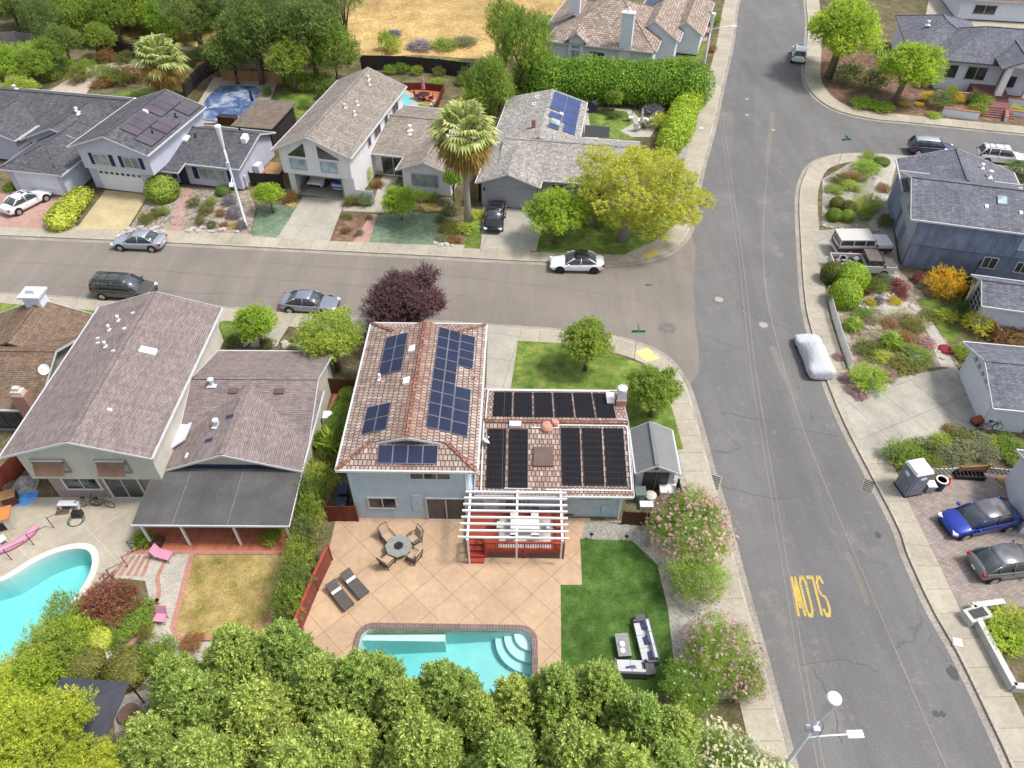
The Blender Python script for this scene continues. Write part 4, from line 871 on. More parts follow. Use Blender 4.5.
h.gable(0, 8, .2, 3.6, 0, 2.6, 3.6, 'x', .4, .5); h.done('coolwhite', 'slate2'); h.win((0, 3.6), (0, .2), .6, .7, 2.1, 1.7, 'glass', 3, rows=4, fw=.06)
h = House('white_garage', 'white detached garage with slate roof facing the stained concrete driveway', 'garage', 32.75, 34.5, -8, .115)
f9 = h.gable(0, 9, 0, 5.8, 0, 2.55, 3.75, 'x', .5, .55); h.done('coolwhite', 'slate2')
g = h.panelbox((0, 5.8), (0, 0), .6, 0, 4.7, 2.1, 'doorwhite', 'garage_door')
for i in range(6): MB().obox((-.05, .9+i*.75, 2.35), (.12, .25, .2)).build('gable_bracket', M['greywall'], h.r)
h.panelbox((0, 0), (9, 0), 2.6, 0, .95, 2.0, 'brownplastic', 'side_door')
h = House('white_wall_house', 'corner of a white stucco house at the right edge behind the blue crossover', 'house', 31.0, 25.9, -14, .115)
h.gable(0, 8, 0, 4.2, 0, 2.7, 3.6, 'x', .25, .3); h.done('coolwhite', 'slate2'); h.win((0, 0), (8, 0), 2, .8, 1.5, 1.2)
# ---- grey shed by the corner
M['greyroof'] = siding('grey_ribbed_roof', (.185, .19, .19), .5, True, .08, .85)
sh = thing('garden_shed', 'small grey garden shed with grey ribbed roof and dark double doors beside the blue house', 'shed', (7.95, 29.1, .115), R(-1))
s = House.__new__(House); s.r = sh; s.wall = MB(); s.roof = MB(); s.trim = MB(); s.cap = MB(); s.yaw = -1
s.gable(0, 2.3, .15, 3.3, 0, 1.95, 2.75, 'y', .22, .25, mid=1.0, trims=True)
s.done(plain('light_grey_resin', (.46, .47, .48), .7), 'greyroof')
d = s.panelbox((0, .15), (2.3, .15), .35, .05, 1.6, 1.7, 'darkmetal', 'double_door', .04)
MB().obox((1.15, .08, .9), (.04, .06, 1.65)).build('door_post', M['greyroof'], d); MB().obox((1.02, .02, 2.3), (.22, .06, .2)).build('gable_vent', M['darkmetal'], sh)
# ================================================================ VEHICLES
M['carglass'] = glass('car_glass_sky', (.055, .065, .075), .06); M['roofglass'] = glass('grey_roof_glass', (.14, .14, .155), .12)
def paint(name, c, metal=.2, rough=.28):
    m, nt, b = mk(name, rough, metal, .5); b.inputs['Base Color'].default_value = (*c, 1)
    b.inputs['Coat Weight'].default_value = .6; b.inputs['Coat Roughness'].default_value = .06; return m
def loft(stations, closed=True):
    """stations: list of rings of equal length"""
    b = MB(); n = len(stations[0])
    for r in stations: b.v += [tuple(p) for p in r]
    for i in range(len(stations)-1):
        for k in range(n):
            b.f.append((i*n+k, (i+1)*n+k, (i+1)*n+(k+1) % n, i*n+(k+1) % n)); b.m.append(0)
    b.f.append(tuple(range(n))); b.m.append(0)
    e = (len(stations)-1)*n; b.f.append(tuple(e+k for k in range(n-1, -1, -1))); b.m.append(0)
    return b
def subsurf(o, lv=1):
    m = o.modifiers.new('smooth', 'SUBSURF'); m.levels = lv; m.render_levels = lv; return o
SHAPES = {   # body: (t from the front, low z, deck z, half width factor); cabin: base front/rear, roof front/rear as t
    'sedan': dict(body=[(0, .38, .52, .70), (.012, .26, .64, .84), (.06, .2, .72, .95), (.16, .19, .80, 1), (.30, .19, .90, 1), (.5, .19, .92, 1), (.72, .19, .95, 1), (.86, .2, 1.0, .98), (.96, .26, .98, .92), (.992, .36, .9, .84), (1, .5, .75, .76)], cab=(.27, .86, .45, .70), h=1.45, L=4.75, W=1.84),
    'suv': dict(body=[(0, .42, .66, .74), (.012, .3, .82, .86), (.06, .25, .92, .96), (.16, .24, 1.0, 1), (.28, .24, 1.06, 1), (.5, .24, 1.08, 1), (.75, .24, 1.1, 1), (.9, .25, 1.12, .98), (.97, .3, 1.1, .94), (.994, .4, 1.0, .88), (1, .5, .85, .82)], cab=(.25, .975, .40, .90), h=1.70, L=4.7, W=1.9),
    'van': dict(body=[(0, .42, .62, .74), (.012, .3, .78, .86), (.06, .25, .88, .96), (.15, .24, .98, 1), (.25, .24, 1.05, 1), (.5, .24, 1.08, 1), (.75, .24, 1.1, 1), (.92, .25, 1.1, .98), (.98, .3, 1.08, .95), (.995, .4, 1.0, .9), (1, .5, .85, .85)], cab=(.20, .985, .37, .945), h=1.76, L=5.1, W=1.96),
    'crossover': dict(body=[(0, .42, .60, .70), (.012, .3, .72, .84), (.06, .23, .82, .95), (.15, .22, .92, 1), (.28, .22, 1.0, 1), (.5, .22, 1.02, 1), (.72, .22, 1.08, 1), (.88, .24, 1.12, .98), (.96, .3, 1.1, .92), (.992, .42, 1.0, .85), (1, .55, .85, .78)], cab=(.23, .955, .42, .76), h=1.62, L=4.72, W=1.9),
}
def wheels(root, L, W, xs, r=.33, rim='rim', w=.22):
    for x in xs:
        for s in (1, -1):
            y = s*(W/2-.10)
            t = MB(); t.tube([(x, y-w/2, r), (x, y+w/2, r)], r, 18)
            wo = t.build('wheel', M['rubber'], root, uv=False)
            rm = MB(); rm.tube([(x, y+s*(w/2-.01), r), (x, y+s*(w/2+.012), r)], r*.66, 14)
            rm.build('rim', M[rim], wo, uv=False)
def car(label, rear, front, kind, mat, cat='car', roofmat=None, rim='rim', z=0.0, group=None, L=None, name='parked_car', rack=False, sunroof=False, shift=0):
    S = SHAPES[kind]; L = L or S['L']; W = S['W']; Hh = S['h']
    a, c = Vector(P(*rear, z) if len(rear) == 2 else rear[1:]), Vector(P(*front, z) if len(front) == 2 else front[1:])
    ang = math.atan2(c.y-a.y, c.x-a.x); mid = (a+c)/2
    root = thing(name, label, cat, (mid.x, mid.y, z), ang, group)
    X = lambda t: L/2-L*t
    rings = []
    for t, zl, zd, k in S['body']:
        hw = W/2*k; x = X(t); zm = zl+(zd-zl)*.5
        half = [(hw*.80, zl), (hw*.97, zl+.10), (hw, zm), (hw*.985, zd-.12), (hw*.88, zd)]
        rings.append([(x, y, zz) for y, zz in half]+[(x, 0, zd+.03*k)]+[(x, -y, zz) for y, zz in half[::-1]]+[(x, 0, zl)])
    body = subsurf(loft(rings).build('body', mat, root, True, uv=False))
    f0, f1, r0, r1 = S['cab']; zb = lambda t: np.interp(t, [q[0] for q in S['body']], [q[2] for q in S['body']])-.03
    wb, wt = W/2*.90, W/2*.68
    N = 6; gl = []
    for (t, zz, hw) in ((f0, zb(f0), wb*.93), (f0+(r0-f0)*.55, zb(f0)+(Hh-zb(f0))*.60, None), (r0, Hh-.03, wt), ((r0+r1)/2, Hh, wt*1.02), (r1, Hh-.04, wt*.98), (r1+(f1-r1)*.5, zb(f1)+(Hh-zb(f1))*.52, None), (f1, zb(f1), wb*.90)):
        z0 = zb(t)-.02; top = max(zz, z0+.01); fr = (top-z0)/(Hh-z0)
        hb = wb if f0 < t < f1 else wb*.93
        ht = hb+(wt-hb)*fr
        gl.append([(X(t), hb, z0), (X(t), ht, top), (X(t), 0, top+.015), (X(t), -ht, top), (X(t), -hb, z0)])
    loft(gl).build('window', M['carglass'], root, True, uv=False)
    # roof skin, pillars
    rm = roofmat or mat
    rf = []
    for t, zz, k in ((r0-.012, Hh-.055, .97), (r0+.03, Hh+.008, 1.0), ((r0+r1)/2, Hh+.035, 1.02), (r1-.03, Hh+.0, 1.0), (r1+.015, Hh-.065, .96)):
        hw = wt*k+.025; rf.append([(X(t), hw, zz-.03), (X(t), hw*.93, zz+.012), (X(t), 0, zz+.035), (X(t), -hw*.93, zz+.012), (X(t), -hw, zz-.03), (X(t), 0, zz-.05)])
    roof = loft(rf).build('roof', rm, root, True, uv=False)
    class PB:
        def tube(self, p, r, n): MB().tube(p, r, n).build('pillar', mat, root, True, uv=False)
    b = PB()
    for s in (1, -1):
        b.tube([(X(f0), s*wb*.92, zb(f0)), (X(f0+(r0-f0)*.55), s*(wb+(wt-wb)*.6)*1.0, zb(f0)+(Hh-zb(f0))*.6), (X(r0), s*wt, Hh-.03)], .04, 6)
        b.tube([(X(f1), s*wb*.9, zb(f1)), (X(r1+(f1-r1)*.5), s*(wb+(wt-wb)*.52), zb(f1)+(Hh-zb(f1))*.52), (X(r1), s*wt, Hh-.04)], .055, 6)
        tm = f0+(f1-f0)*.5; b.tube([(X(tm), s*(wb+.004), zb(tm)-.02), (X(tm), s*(wt+.012), Hh-.02)], .035, 6)
        if kind != 'sedan':
            tm = f0+(f1-f0)*.78; b.tube([(X(tm), s*(wb+.004), zb(tm)-.02), (X(tm+.0), s*(wt+.012), Hh-.03)], .04, 6)
    if rack:
        b = MB()
        for s in (1, -1): b.tube([(X(r0+.04), s*wt*.85, Hh+.09), (X(r1-.03), s*wt*.85, Hh+.09)], .025, 6)
        for t in (r0+.12, (r0+r1)/2+.05, r1-.08): b.tube([(X(t), -wt*.85, Hh+.1), (X(t), wt*.85, Hh+.1)], .02, 6)
        b.build('roof_rack', M['darkmetal'], roof, uv=False)
    if sunroof: MB().box(X(r0+.13), X(r0+.03), -wt*.55, wt*.55, Hh+.02, Hh+.055).build('sunroof', M['carglass'], roof, uv=False)
    wheels(root, L, W, (L/2-.185*L, -L/2+.19*L), .335 if kind == 'sedan' else .36, rim)
    for s in (1, -1):
        MB().obox((X(.035), s*W*.36, zb(.05)-.10), (.28, .34, .13), -s*.45).build('headlight', M['lamp'], root, uv=False)
        MB().obox((X(.968), s*W*.37, zb(.97)-.12), (.22, .36, .17), s*.35).build('tail_light', M['tail'], root, uv=False)
        MB().obox((X(f0+.07), s*(W/2+.08), zb(.3)+.08), (.14, .2, .13)).build('mirror', mat, root, uv=False)
    MB().obox((X(.0)+.0, 0, .42), (.03, W*.62, .16)).build('grille', M['black'], root, uv=False)
    MB().obox((X(1.0)-.004, 0, .62), (.02, .32, .15)).build('licence_plate', M['white'], root, uv=False)
    for s in (1, -1):
        for x in (L/2-.185*L, -L/2+.19*L): MB().tube([(x, s*(W/2-.04), .36), (x, s*(W/2+.004), .36)], .42, 18).build('wheel_arch', M['black'], root, uv=False)
    hm = M['darkmetal'] if kind != 'sedan' else M['steel']
    for s in (1, -1):
        MB().beam((X(f0+.06), s*(W/2*.985+.004), .86 if kind == 'sedan' else .98), (X(f1-.06), s*(W/2*.985+.004), .9 if kind == 'sedan' else 1.02), .012, .02).build('window_trim', hm, root, uv=False)
        for t in (.40, .60): MB().obox((X(t), s*(W/2+.006), .74 if kind == 'sedan' else .86), (.18, .03, .03)).build('door_handle', hm, root, uv=False)
    return root
white = paint('white_car_paint', (.72, .73, .75), 0); silver = paint('silver_car_paint', (.42, .46, .52), .5); graphite = paint('graphite_car_paint', (.10, .10, .095), .5)
greyp = paint('blue_grey_car_paint', (.28, .31, .36), .5); blackp = paint('black_car_paint', (.012, .012, .014), .2); bluep = paint('deep_blue_car_paint', (.013, .04, .32), .45); darkblue = paint('dark_navy_car_paint', (.03, .05, .11), .4)
gunmetal = paint('gunmetal_car_paint', (.2, .2, .215), .5); maroon = paint('faded_maroon_paint', (.09, .022, .025), .1, .5); bone = paint('bone_white_paint', (.52, .5, .46), 0, .5); rusty = plain('rusty_brown_paint', (.13, .10, .09), .6, var=.3)
car('white sedan parked nose in on the pink paved driveway', (14.5, 213), (42, 199), 'sedan', white, z=.13, sunroof=True)
car('silver sedan parked by the far kerb below the tan driveway', (165, 247.5), (118, 245.5), 'sedan', silver)
car('dark grey minivan with roof rack parked beside the mauve roofed house', (98.5, 293), (156, 296), 'van', graphite, 'minivan', rack=True)
car('blue grey sedan parked by the near kerb left of the purple plum tree', (287, 307), (335, 309.5), 'sedan', greyp)
car('black sedan parked facing the street on the concrete driveway of the grey house', (497.5, 209), (493, 234), 'sedan', blackp, z=.13)
car('white sedan with black roof parked by the far kerb near the corner', (603, 268.5), (550, 267.5), 'sedan', white, roofmat=blackp, rim='blackrim')
car('white van parked at the kerb under the big green street tree', (797, 71), (798.5, 47), 'suv', white, 'van', sunroof=True, name='parked_van')
car('dark blue suv with silver roof parked behind the slate roofed blue house', (911, 152), (947, 154.5), 'suv', darkblue, 'suv', roofmat=silver)
car('white suv with black windows parked on the side street at the right edge', (979, 160), (1017, 164), 'suv', white, 'suv', rack=True)
car('glossy deep blue crossover parked on the grey pink pavers, nose to the street', (1014, 517), (936, 532), 'crossover', bluep, roofmat=M['roofglass'])
car('gunmetal grey hatchback parked nose in on the pavers in front of the deep blue crossover', (966, 573), (1040, 563), 'crossover', gunmetal, L=4.4, roofmat=M['roofglass'])
def covermat2():
    m, nt, b = mk('white_car_cover', .75); v = coord(nt, 'obj'); f = nz(nt, mapping(nt, v, 0, (1, 3, 1)), 1.6, 4, .6, .6)
    nt.links.new(ramp(nt, f, (.3, (.44, .45, .49)), (.7, (.54, .55, .58))), b.inputs['Base Color']); bump(nt, b, f, .09, 1.0); return m
# cars in the open garage (they stand on its floor)
gx, gy, gr = -22.4, 66.2, R(-12)
def gpt(x, y): return (0, gx+x*math.cos(gr)-y*math.sin(gr), gy+x*math.sin(gr)+y*math.cos(gr))
car('white sedan parked inside the open garage', gpt(2.2, 5.9), gpt(2.2, 1.6), 'sedan', white, z=.235, L=4.5)
def stripecloth():
    m, nt, b = mk('blue_white_striped_cover', .8); v = coord(nt, 'obj')
    s = nt.nodes.new('ShaderNodeSeparateXYZ'); nt.links.new(v, s.inputs[0])
    f = math_(nt, 'FRACT', math_(nt, 'DIVIDE', s.outputs['Z'], .34)); nt.links.new(ramp(nt, f, (.45, (.05, .12, .36)), (.5, (.55, .6, .68))), b.inputs['Base Color']); return m
def covered(label, rear, front, mat, L, W, Hh, z=0.0, bulge=1.0, seed=3):
    a, c = Vector(P(*rear, z) if len(rear) == 2 else rear[1:]), Vector(P(*front, z) if len(front) == 2 else front[1:]); ang = math.atan2(c.y-a.y, c.x-a.x); mid = (a+c)/2
    root = thing('covered_car', label, 'car', (mid.x, mid.y, z), ang); rnd = random.Random(seed); rings = []
    prof = [(0, .5, .72), (.02, .68, .86), (.08, .78, .96), (.2, .86, 1), (.27, .9, 1), (.30, .95, 1), (.42, Hh-.04, .98), (.5, Hh, .97), (.65, Hh-.02, .97), (.76, Hh-.16, .98), (.85, 1.12, 1), (.94, 1.05, .97), (.985, .92, .88), (1, .66, .76)]
    for t, zt, k in prof:
        x = L/2-L*t; hw = W/2*k; j = lambda: rnd.uniform(-.06, .06)
        sh = .58 if zt > 1.15 else .9
        half = [(hw*1.02+j(), .12), (hw*1.0+j(), .45), (hw*.99+j(), .8 if zt > .9 else zt*.8), (hw*sh+j(), zt-.06+j())]
        rings.append([(x+j(), y, zz) for y, zz in half]+[(x, 0, zt+.02)]+[(x+j(), -y+j(), zz) for y, zz in half[::-1]])
    subsurf(loft(rings).build('cover', mat, root, True, uv=False), 1)
    wheels(root, L, W-.1, (L*.31, -L*.31), .32); return root
covered('car under a pale fitted cover parked on the main road by the flower garden', (819.5, 378), (805, 342), covermat2(), 4.9, 1.95, 1.5)
covered('car under a blue and white striped cover inside the open garage', gpt(4.7, 5.9), gpt(4.7, 1.6), stripecloth(), 4.4, 1.8, 1.4, z=.235, seed=5)
# old boxy suv and the old pickup
def boxy(name, label, cat, rear, front, pickup):
    a, c = Vector(P(*rear, .13)), Vector(P(*front, .13)); ang = math.atan2(c.y-a.y, c.x-a.x); mid = (a+c)/2
    root = thing(name, label, cat, (mid.x, mid.y, .13), ang); L, W = (5.2, 1.95) if pickup else (4.9, 1.95); h = L/2
    def bev(o, w=.05):
        m = o.modifiers.new('bevel', 'BEVEL'); m.width = w; m.segments = 2; return o
    def R2(b, x0, x1, z0, z1, k=1.0, mi=0): return b.box(x0, x1, -W/2*k, W/2*k, z0, z1, mi)
    if not pickup:
        bev(R2(MB(), -h, h, .5, .88).build('body', maroon, root)); bev(R2(MB(), -h+.01, h-.02, .88, 1.14, .985).build('upper_body', bone, root))
        g = R2(MB(), -h+.08, .75, 1.14, 1.66, .93).build('window', M['carglass'], root)
        bev(R2(MB(), -h+.03, .62, 1.64, 1.76, .97).build('roof', bone, root), .04)
        for x in (-h+.08, -1.2, -.15, .72):
            for s in (1, -1): MB().beam((x, s*W/2*.935, 1.12), (x-(.1 if x > 0 else 0), s*W/2*.935, 1.68), .08, .08, up=(0, 1, 0)).build('pillar', bone, root)
        bev(R2(MB(), .85, h-.05, 1.14, 1.19, .9).build('hood', white, root))
    else:
        b = MB(); R2(b, -h, h, .48, .8, 1.0); b.box(-h, .05, -W/2, -W/2+.1, .8, 1.18).box(-h, .05, W/2-.1, W/2, .8, 1.18).box(-h, -h+.08, -W/2+.1, W/2-.1, .8, 1.15); R2(b, .05, h, .8, 1.14)
        bev(b.build('body', bone, root), .03)
        MB().box(-h+.09, .04, -W/2+.11, W/2-.11, .8, .83).build('truck_bed', M['black'], root)
        R2(MB(), .12, 1.45, 1.14, 1.62, .9).build('window', M['carglass'], root); bev(R2(MB(), .1, 1.25, 1.6, 1.72, .92).build('roof', rusty, root), .04)
        for x, d in ((.14, 0), (.72, 0), (1.44, -.22)):
            for s in (1, -1): MB().beam((x, s*W/2*.905, 1.12), (x+d, s*W/2*.88, 1.64), .07, .07, up=(0, 1, 0)).build('pillar', rusty, root)
        bev(R2(MB(), 1.5, h-.05, 1.14, 1.2, .92).build('hood', rusty, root), .03)
    for s in (1, -1):
        MB().tube([(h-.02, s*.72, .95), (h+.03, s*.72, .95)], .12, 12).build('headlight', M['lamp'], root, uv=False)
        MB().obox((-h, s*.85, .95), (.05, .14, .3)).build('tail_light', M['tail'], root, uv=False)
        MB().obox((.85 if not pickup else 1.5, s*(W/2+.12), 1.25), (.1, .2, .2)).build('mirror', M['darkmetal'], root, uv=False)
    MB().box(h, h+.12, -W/2, W/2, .48, .62).build('front_bumper', M['steel'], root, uv=False); MB().box(-h-.12, -h, -W/2, W/2, .48, .62).build('rear_bumper', M['steel'], root, uv=False)
    wheels(root, L, W+.04, (h-.95, -h+1.15), .40, 'rim' if not pickup else 'blackrim', .26)
    return root
boxy('parked_suv', 'old maroon and white boxy suv parked beside the rusty pickup', 'suv', (829, 251), (889, 251), False)
pk = boxy('pickup_truck', 'rusty off white pickup with loaded open bed parked beside the old suv', 'pickup', (829, 270), (889, 272), True)
b = MB(); rnd = random.Random(4)
for i in range(9): b.obox((rnd.uniform(-2.2, -.3), rnd.uniform(-.6, .6), .95), (rnd.uniform(.3, .7), rnd.uniform(.2, .5), .24), rnd.uniform(0, 3))
b.build('load', plain('grey_clutter', (.22, .22, .22), .8, var=.5), pk)
# ================================================================ TREES AND PLANTS
def unit(v): return v/np.maximum(np.linalg.norm(v, axis=1, keepdims=True), 1e-9)
def leaf_mesh(name, blobs, n, size, mat, seed=0, spread=1.0, up=.25, stand=0.0, lo=.68, hi=1.18, core=.72, aspect=.55, zmin=-1e9, fold=0.0):
    """a crown of n small leaf faces on and inside a set of ellipsoids"""
    rg = np.random.default_rng(seed); B = np.array(blobs, float)
    if B.shape[1] == 4: B = np.concatenate([B, B[:, 3:4], B[:, 3:4]], 1)
    area = B[:, 3]*B[:, 4]+B[:, 3]*B[:, 5]+B[:, 4]*B[:, 5]
    pts, nrm = [], []; got = 0
    while got < n:
        m = int((n-got)*1.8)+200
        k = rg.choice(len(B), m, p=area/area.sum()); d = unit(rg.normal(size=(m, 3)))
        r = rg.uniform(lo, hi, (m, 1)); p = B[k, :3]+d*r*B[k, 3:6]
        keep = p[:, 2] > zmin
        for j in range(len(B)):
            q = ((p-B[j, :3])/B[j, 3:6]); keep &= ~((np.einsum('ij,ij->i', q, q) < .62) & (k != j))
        pts.append(p[keep]); nrm.append(unit(d/B[k, 3:6])[keep]); got += keep.sum()
    p = np.concatenate(pts)[:n]; nn = np.concatenate(nrm)[:n]
    nn = unit(nn+rg.normal(size=(n, 3))*spread*.5+np.array([0, 0, up]))
    t = np.cross(nn, rg.normal(size=(n, 3))); t = unit(t)
    if stand: t = unit(t*(1-stand)+np.array([0, 0, 1.0])*stand+nn*.35*stand)
    nn = unit(nn-t*(nn*t).sum(1, keepdims=True)); b = np.cross(nn, t)
    s = size*rg.uniform(.6, 1.35, (n, 1)); dr = nn*s*.25
    v = np.stack([p-t*s, p+b*s*aspect+dr*.6, p+t*s-dr, p-b*s*aspect+dr*.6], 1).reshape(-1, 3)
    nv = len(v); cv, cf = [], []
    if core:
        U, V = 10, 6
        for x in B:
            base = nv+len(cv)
            for i in range(V+1):
                for j in range(U):
                    th, ph = math.pi*i/V, 2*math.pi*j/U; rr = core*rg.uniform(.86, 1.06)
                    cv.append((x[0]+x[3]*rr*math.sin(th)*math.cos(ph), x[1]+x[4]*rr*math.sin(th)*math.sin(ph), max(zmin, x[2]+x[5]*rr*math.cos(th))))
            for i in range(V):
                for j in range(U): cf.append((base+i*U+j, base+(i+1)*U+j, base+(i+1)*U+(j+1) % U, base+i*U+(j+1) % U))
    allv = np.concatenate([v, np.array(cv).reshape(-1, 3)]) if cv else v
    nf = n+len(cf); me = bpy.data.meshes.new(name)
    me.vertices.add(len(allv)); me.vertices.foreach_set('co', allv.astype('f').ravel())
    idx = np.concatenate([np.arange(nv), np.array(cf, int).ravel()]) if cf else np.arange(nv)
    me.loops.add(nf*4); me.loops.foreach_set('vertex_index', idx.astype('i'))
    me.polygons.add(nf); me.polygons.foreach_set('loop_start', np.arange(0, nf*4, 4).astype('i')); me.polygons.foreach_set('loop_total', np.full(nf, 4, 'i'))
    me.materials.append(mat); me.update(calc_edges=True)
    return me
def sprig_mesh(name, blobs, ns, L, leaf, mat, seed=0, k=8, up=.45, spread=.45, core=0, aspect=.38, lo=.3, hi=1.0, open_=.9, zmin=-1e9):
    """a crown of leafy twigs that stick out of a set of ellipsoids, so its outline is uneven"""
    rg = np.random.default_rng(seed); B = np.array(blobs, float)
    if B.shape[1] == 4: B = np.concatenate([B, B[:, 3:4], B[:, 3:4]], 1)
    area = B[:, 3]*B[:, 4]+B[:, 3]*B[:, 5]+B[:, 4]*B[:, 5]; pts, dirs = [], []; got = 0
    while got < ns:
        m = int((ns-got)*1.8)+100; kk = rg.choice(len(B), m, p=area/area.sum()); d = unit(rg.normal(size=(m, 3)))
        p = B[kk, :3]+d*rg.uniform(lo, hi, (m, 1))*B[kk, 3:6]; keep = p[:, 2] > zmin
        for j in range(len(B)):
            q = (p-B[j, :3])/B[j, 3:6]; keep &= ~((np.einsum('ij,ij->i', q, q) < .45) & (kk != j))
        pts.append(p[keep]); dirs.append(unit(d/B[kk, 3:6])[keep]); got += keep.sum()
    p = np.concatenate(pts)[:ns]; d = unit(np.concatenate(dirs)[:ns]+np.array([0, 0, up])+rg.normal(size=(ns, 3))*spread)
    a = unit(np.cross(d, rg.normal(size=(ns, 3)))); c = np.cross(d, a); vs = []
    Ls = L*rg.uniform(.55, 1.4, (ns, 1)); ph0 = rg.uniform(0, 6.28, (ns, 1))
    for j in range(k):
        t = (j+.6)/k; ph = ph0+j*2.39996; rad = a*np.cos(ph)+c*np.sin(ph)
        q = p+d*Ls*t; ax = unit(d*(.35+.75*t)+rad*open_+rg.normal(size=(ns, 3))*.2); wv = unit(np.cross(ax, d*.45+np.array([0, 0, 1.0])+rg.normal(size=(ns, 3))*.35)); nn = np.cross(ax, wv)
        s = leaf*(1.15-.55*t)*rg.uniform(.75, 1.25, (ns, 1))
        vs.append(np.stack([q, q+ax*s*.9+wv*s*aspect-nn*s*.08, q+ax*s*2-nn*s*.3, q+ax*s*.9-wv*s*aspect-nn*s*.08], 1))
    v = np.concatenate(vs, 0).reshape(-1, 3); nv = len(v); cv, cf = [], []; U, V = 10, 6
    for x in (B if core else []):
        base = nv+len(cv)
        for i in range(V+1):
            for j in range(U):
                th, ph = math.pi*i/V, 2*math.pi*j/U; rr = core*rg.uniform(.82, 1.08)
                cv.append((x[0]+x[3]*rr*math.sin(th)*math.cos(ph), x[1]+x[4]*rr*math.sin(th)*math.sin(ph), max(zmin, x[2]+x[5]*rr*math.cos(th))))
        for i in range(V):
            for j in range(U): cf.append((base+i*U+j, base+(i+1)*U+j, base+(i+1)*U+(j+1) % U, base+i*U+(j+1) % U))
    allv = np.concatenate([v, np.array(cv).reshape(-1, 3)]) if cv else v; nf = nv//4+len(cf); me = bpy.data.meshes.new(name)
    me.vertices.add(len(allv)); me.vertices.foreach_set('co', allv.astype('f').ravel()); idx = np.concatenate([np.arange(nv), np.array(cf, int).ravel()]) if cf else np.arange(nv)
    me.loops.add(nf*4); me.loops.foreach_set('vertex_index', idx.astype('i')); me.polygons.add(nf); me.polygons.foreach_set('loop_start', np.arange(0, nf*4, 4).astype('i')); me.polygons.foreach_set('loop_total', np.full(nf, 4, 'i'))
    me.materials.append(mat); me.update(calc_edges=True); return me
def lobes(seed, n, r, R0=(1, 1, .8), low=-.35, inner=.66, jit=.25):
    """clump centres spread over an ellipsoid, plus its middle"""
    rg = random.Random(seed); out = [(0, 0, 0, R0[0]*.72, R0[1]*.72, R0[2]*.72)]
    for i in range(n):
        z = low+(1-low)*(i+.5)/n; z = max(-.95, min(.98, z+rg.uniform(-.1, .1))); a = i*2.39996+rg.uniform(-.3, .3); q = math.sqrt(1-z*z)
        k = inner*rg.uniform(1-jit, 1+jit); s = r*rg.uniform(.7, 1.25)
        out.append((q*math.cos(a)*R0[0]*k, q*math.sin(a)*R0[1]*k, z*R0[2]*k, s, s, s*.85))
    return out
G = {}
def lm(key, *a, **k):
    f = 1.0 if 'flower' in key or key in ('orange', 'silver', 'drypalm') else 2.35
    k.setdefault('trans', .4); G[key] = leafmat(key+'_leaves', *[sc(c, f) for c in a], **k)
lm('bright', (.085, .15, .016), (.145, .215, .026), (.23, .29, .05))
lm('mid', (.06, .105, .018), (.105, .155, .028), (.17, .215, .05))
lm('hedge', (.05, .11, .015), (.095, .165, .022), (.19, .26, .035))
lm('dark', (.036, .065, .02), (.066, .105, .03), (.11, .15, .045))
lm('pine', (.045, .07, .025), (.078, .112, .038), (.13, .165, .06))
lm('yellow', (.145, .165, .022), (.245, .255, .042), (.365, .35, .085), trans=.45)
lm('lime', (.115, .155, .022), (.185, .225, .04), (.285, .305, .07), trans=.35)
lm('golden', (.08, .13, .015), (.18, .22, .028), (.31, .325, .06))
lm('plum', (.022, .011, .016), (.045, .019, .027), (.085, .042, .05), trans=.15)
lm('hedgerow', (.05, .085, .018), (.125, .175, .044), (.28, .33, .115), clump=.5, trans=.3)
lm('olive', (.055, .068, .018), (.085, .095, .025), (.13, .135, .045))
lm('silver', (.20, .23, .14), (.28, .31, .20), (.38, .40, .28))
lm('lavender', (.09, .09, .14), (.14, .12, .22), (.10, .13, .07))
lm('redleaf', (.07, .025, .02), (.105, .038, .03), (.14, .07, .045), trans=.2)
lm('rust', (.12, .06, .03), (.16, .085, .04), (.12, .10, .05))
lm('orange', (.55, .33, .015), (.68, .44, .025), (.75, .54, .06))
lm('flower_pink', (.44, .21, .28), (.52, .32, .38), (.57, .44, .46))
lm('flower_magenta', (.28, .04, .09), (.36, .10, .16), (.10, .10, .04))
lm('flower_white', (.62, .62, .52), (.70, .70, .62), (.5, .54, .36))
lm('flower_yellow', (.62, .48, .02), (.70, .58, .05), (.55, .45, .05))
lm('flower_lilac', (.35, .18, .38), (.45, .28, .45), (.5, .4, .5))
lm('oleander', (.075, .135, .022), (.125, .19, .035), (.20, .26, .055))
lm('palmleaf', (.11, .14, .055), (.18, .21, .085), (.30, .32, .16))
lm('drypalm', (.34, .21, .05), (.44, .29, .08), (.25, .15, .05))
# unit crowns: radius 1, half height .8, centre at the origin
KM = {}
def kind(key, mat, ns, L, leaf, nl=26, r=.27, R0=(1, 1, .8), variants=2, low=-.5, inner=.68, jit=.2, **k):
    KM[key] = [sprig_mesh(key+'_crown', lobes(101*i+len(key), nl, r, R0, low, inner, jit), ns, L, leaf, G[mat], 7*i+3, **k) for i in range(variants)]
kind('maple', 'bright', 3000, .11, .033, 34, .25, k=8)
kind('leafy', 'mid', 2400, .11, .032, 34, .25, k=8)
kind('darktree', 'dark', 2400, .12, .034, 34, .26, k=8)
kind('pine', 'pine', 2200, .17, .034, 30, .22, R0=(1, 1, .9), k=8, inner=.74, aspect=.24)
kind('goldtree', 'yellow', 7500, .05, .020, 54, .17, variants=1, low=-.6, inner=.84, jit=.12, k=7, up=.6, lo=.55)
kind('limetree', 'lime', 2600, .11, .030, 30, .26, k=8)
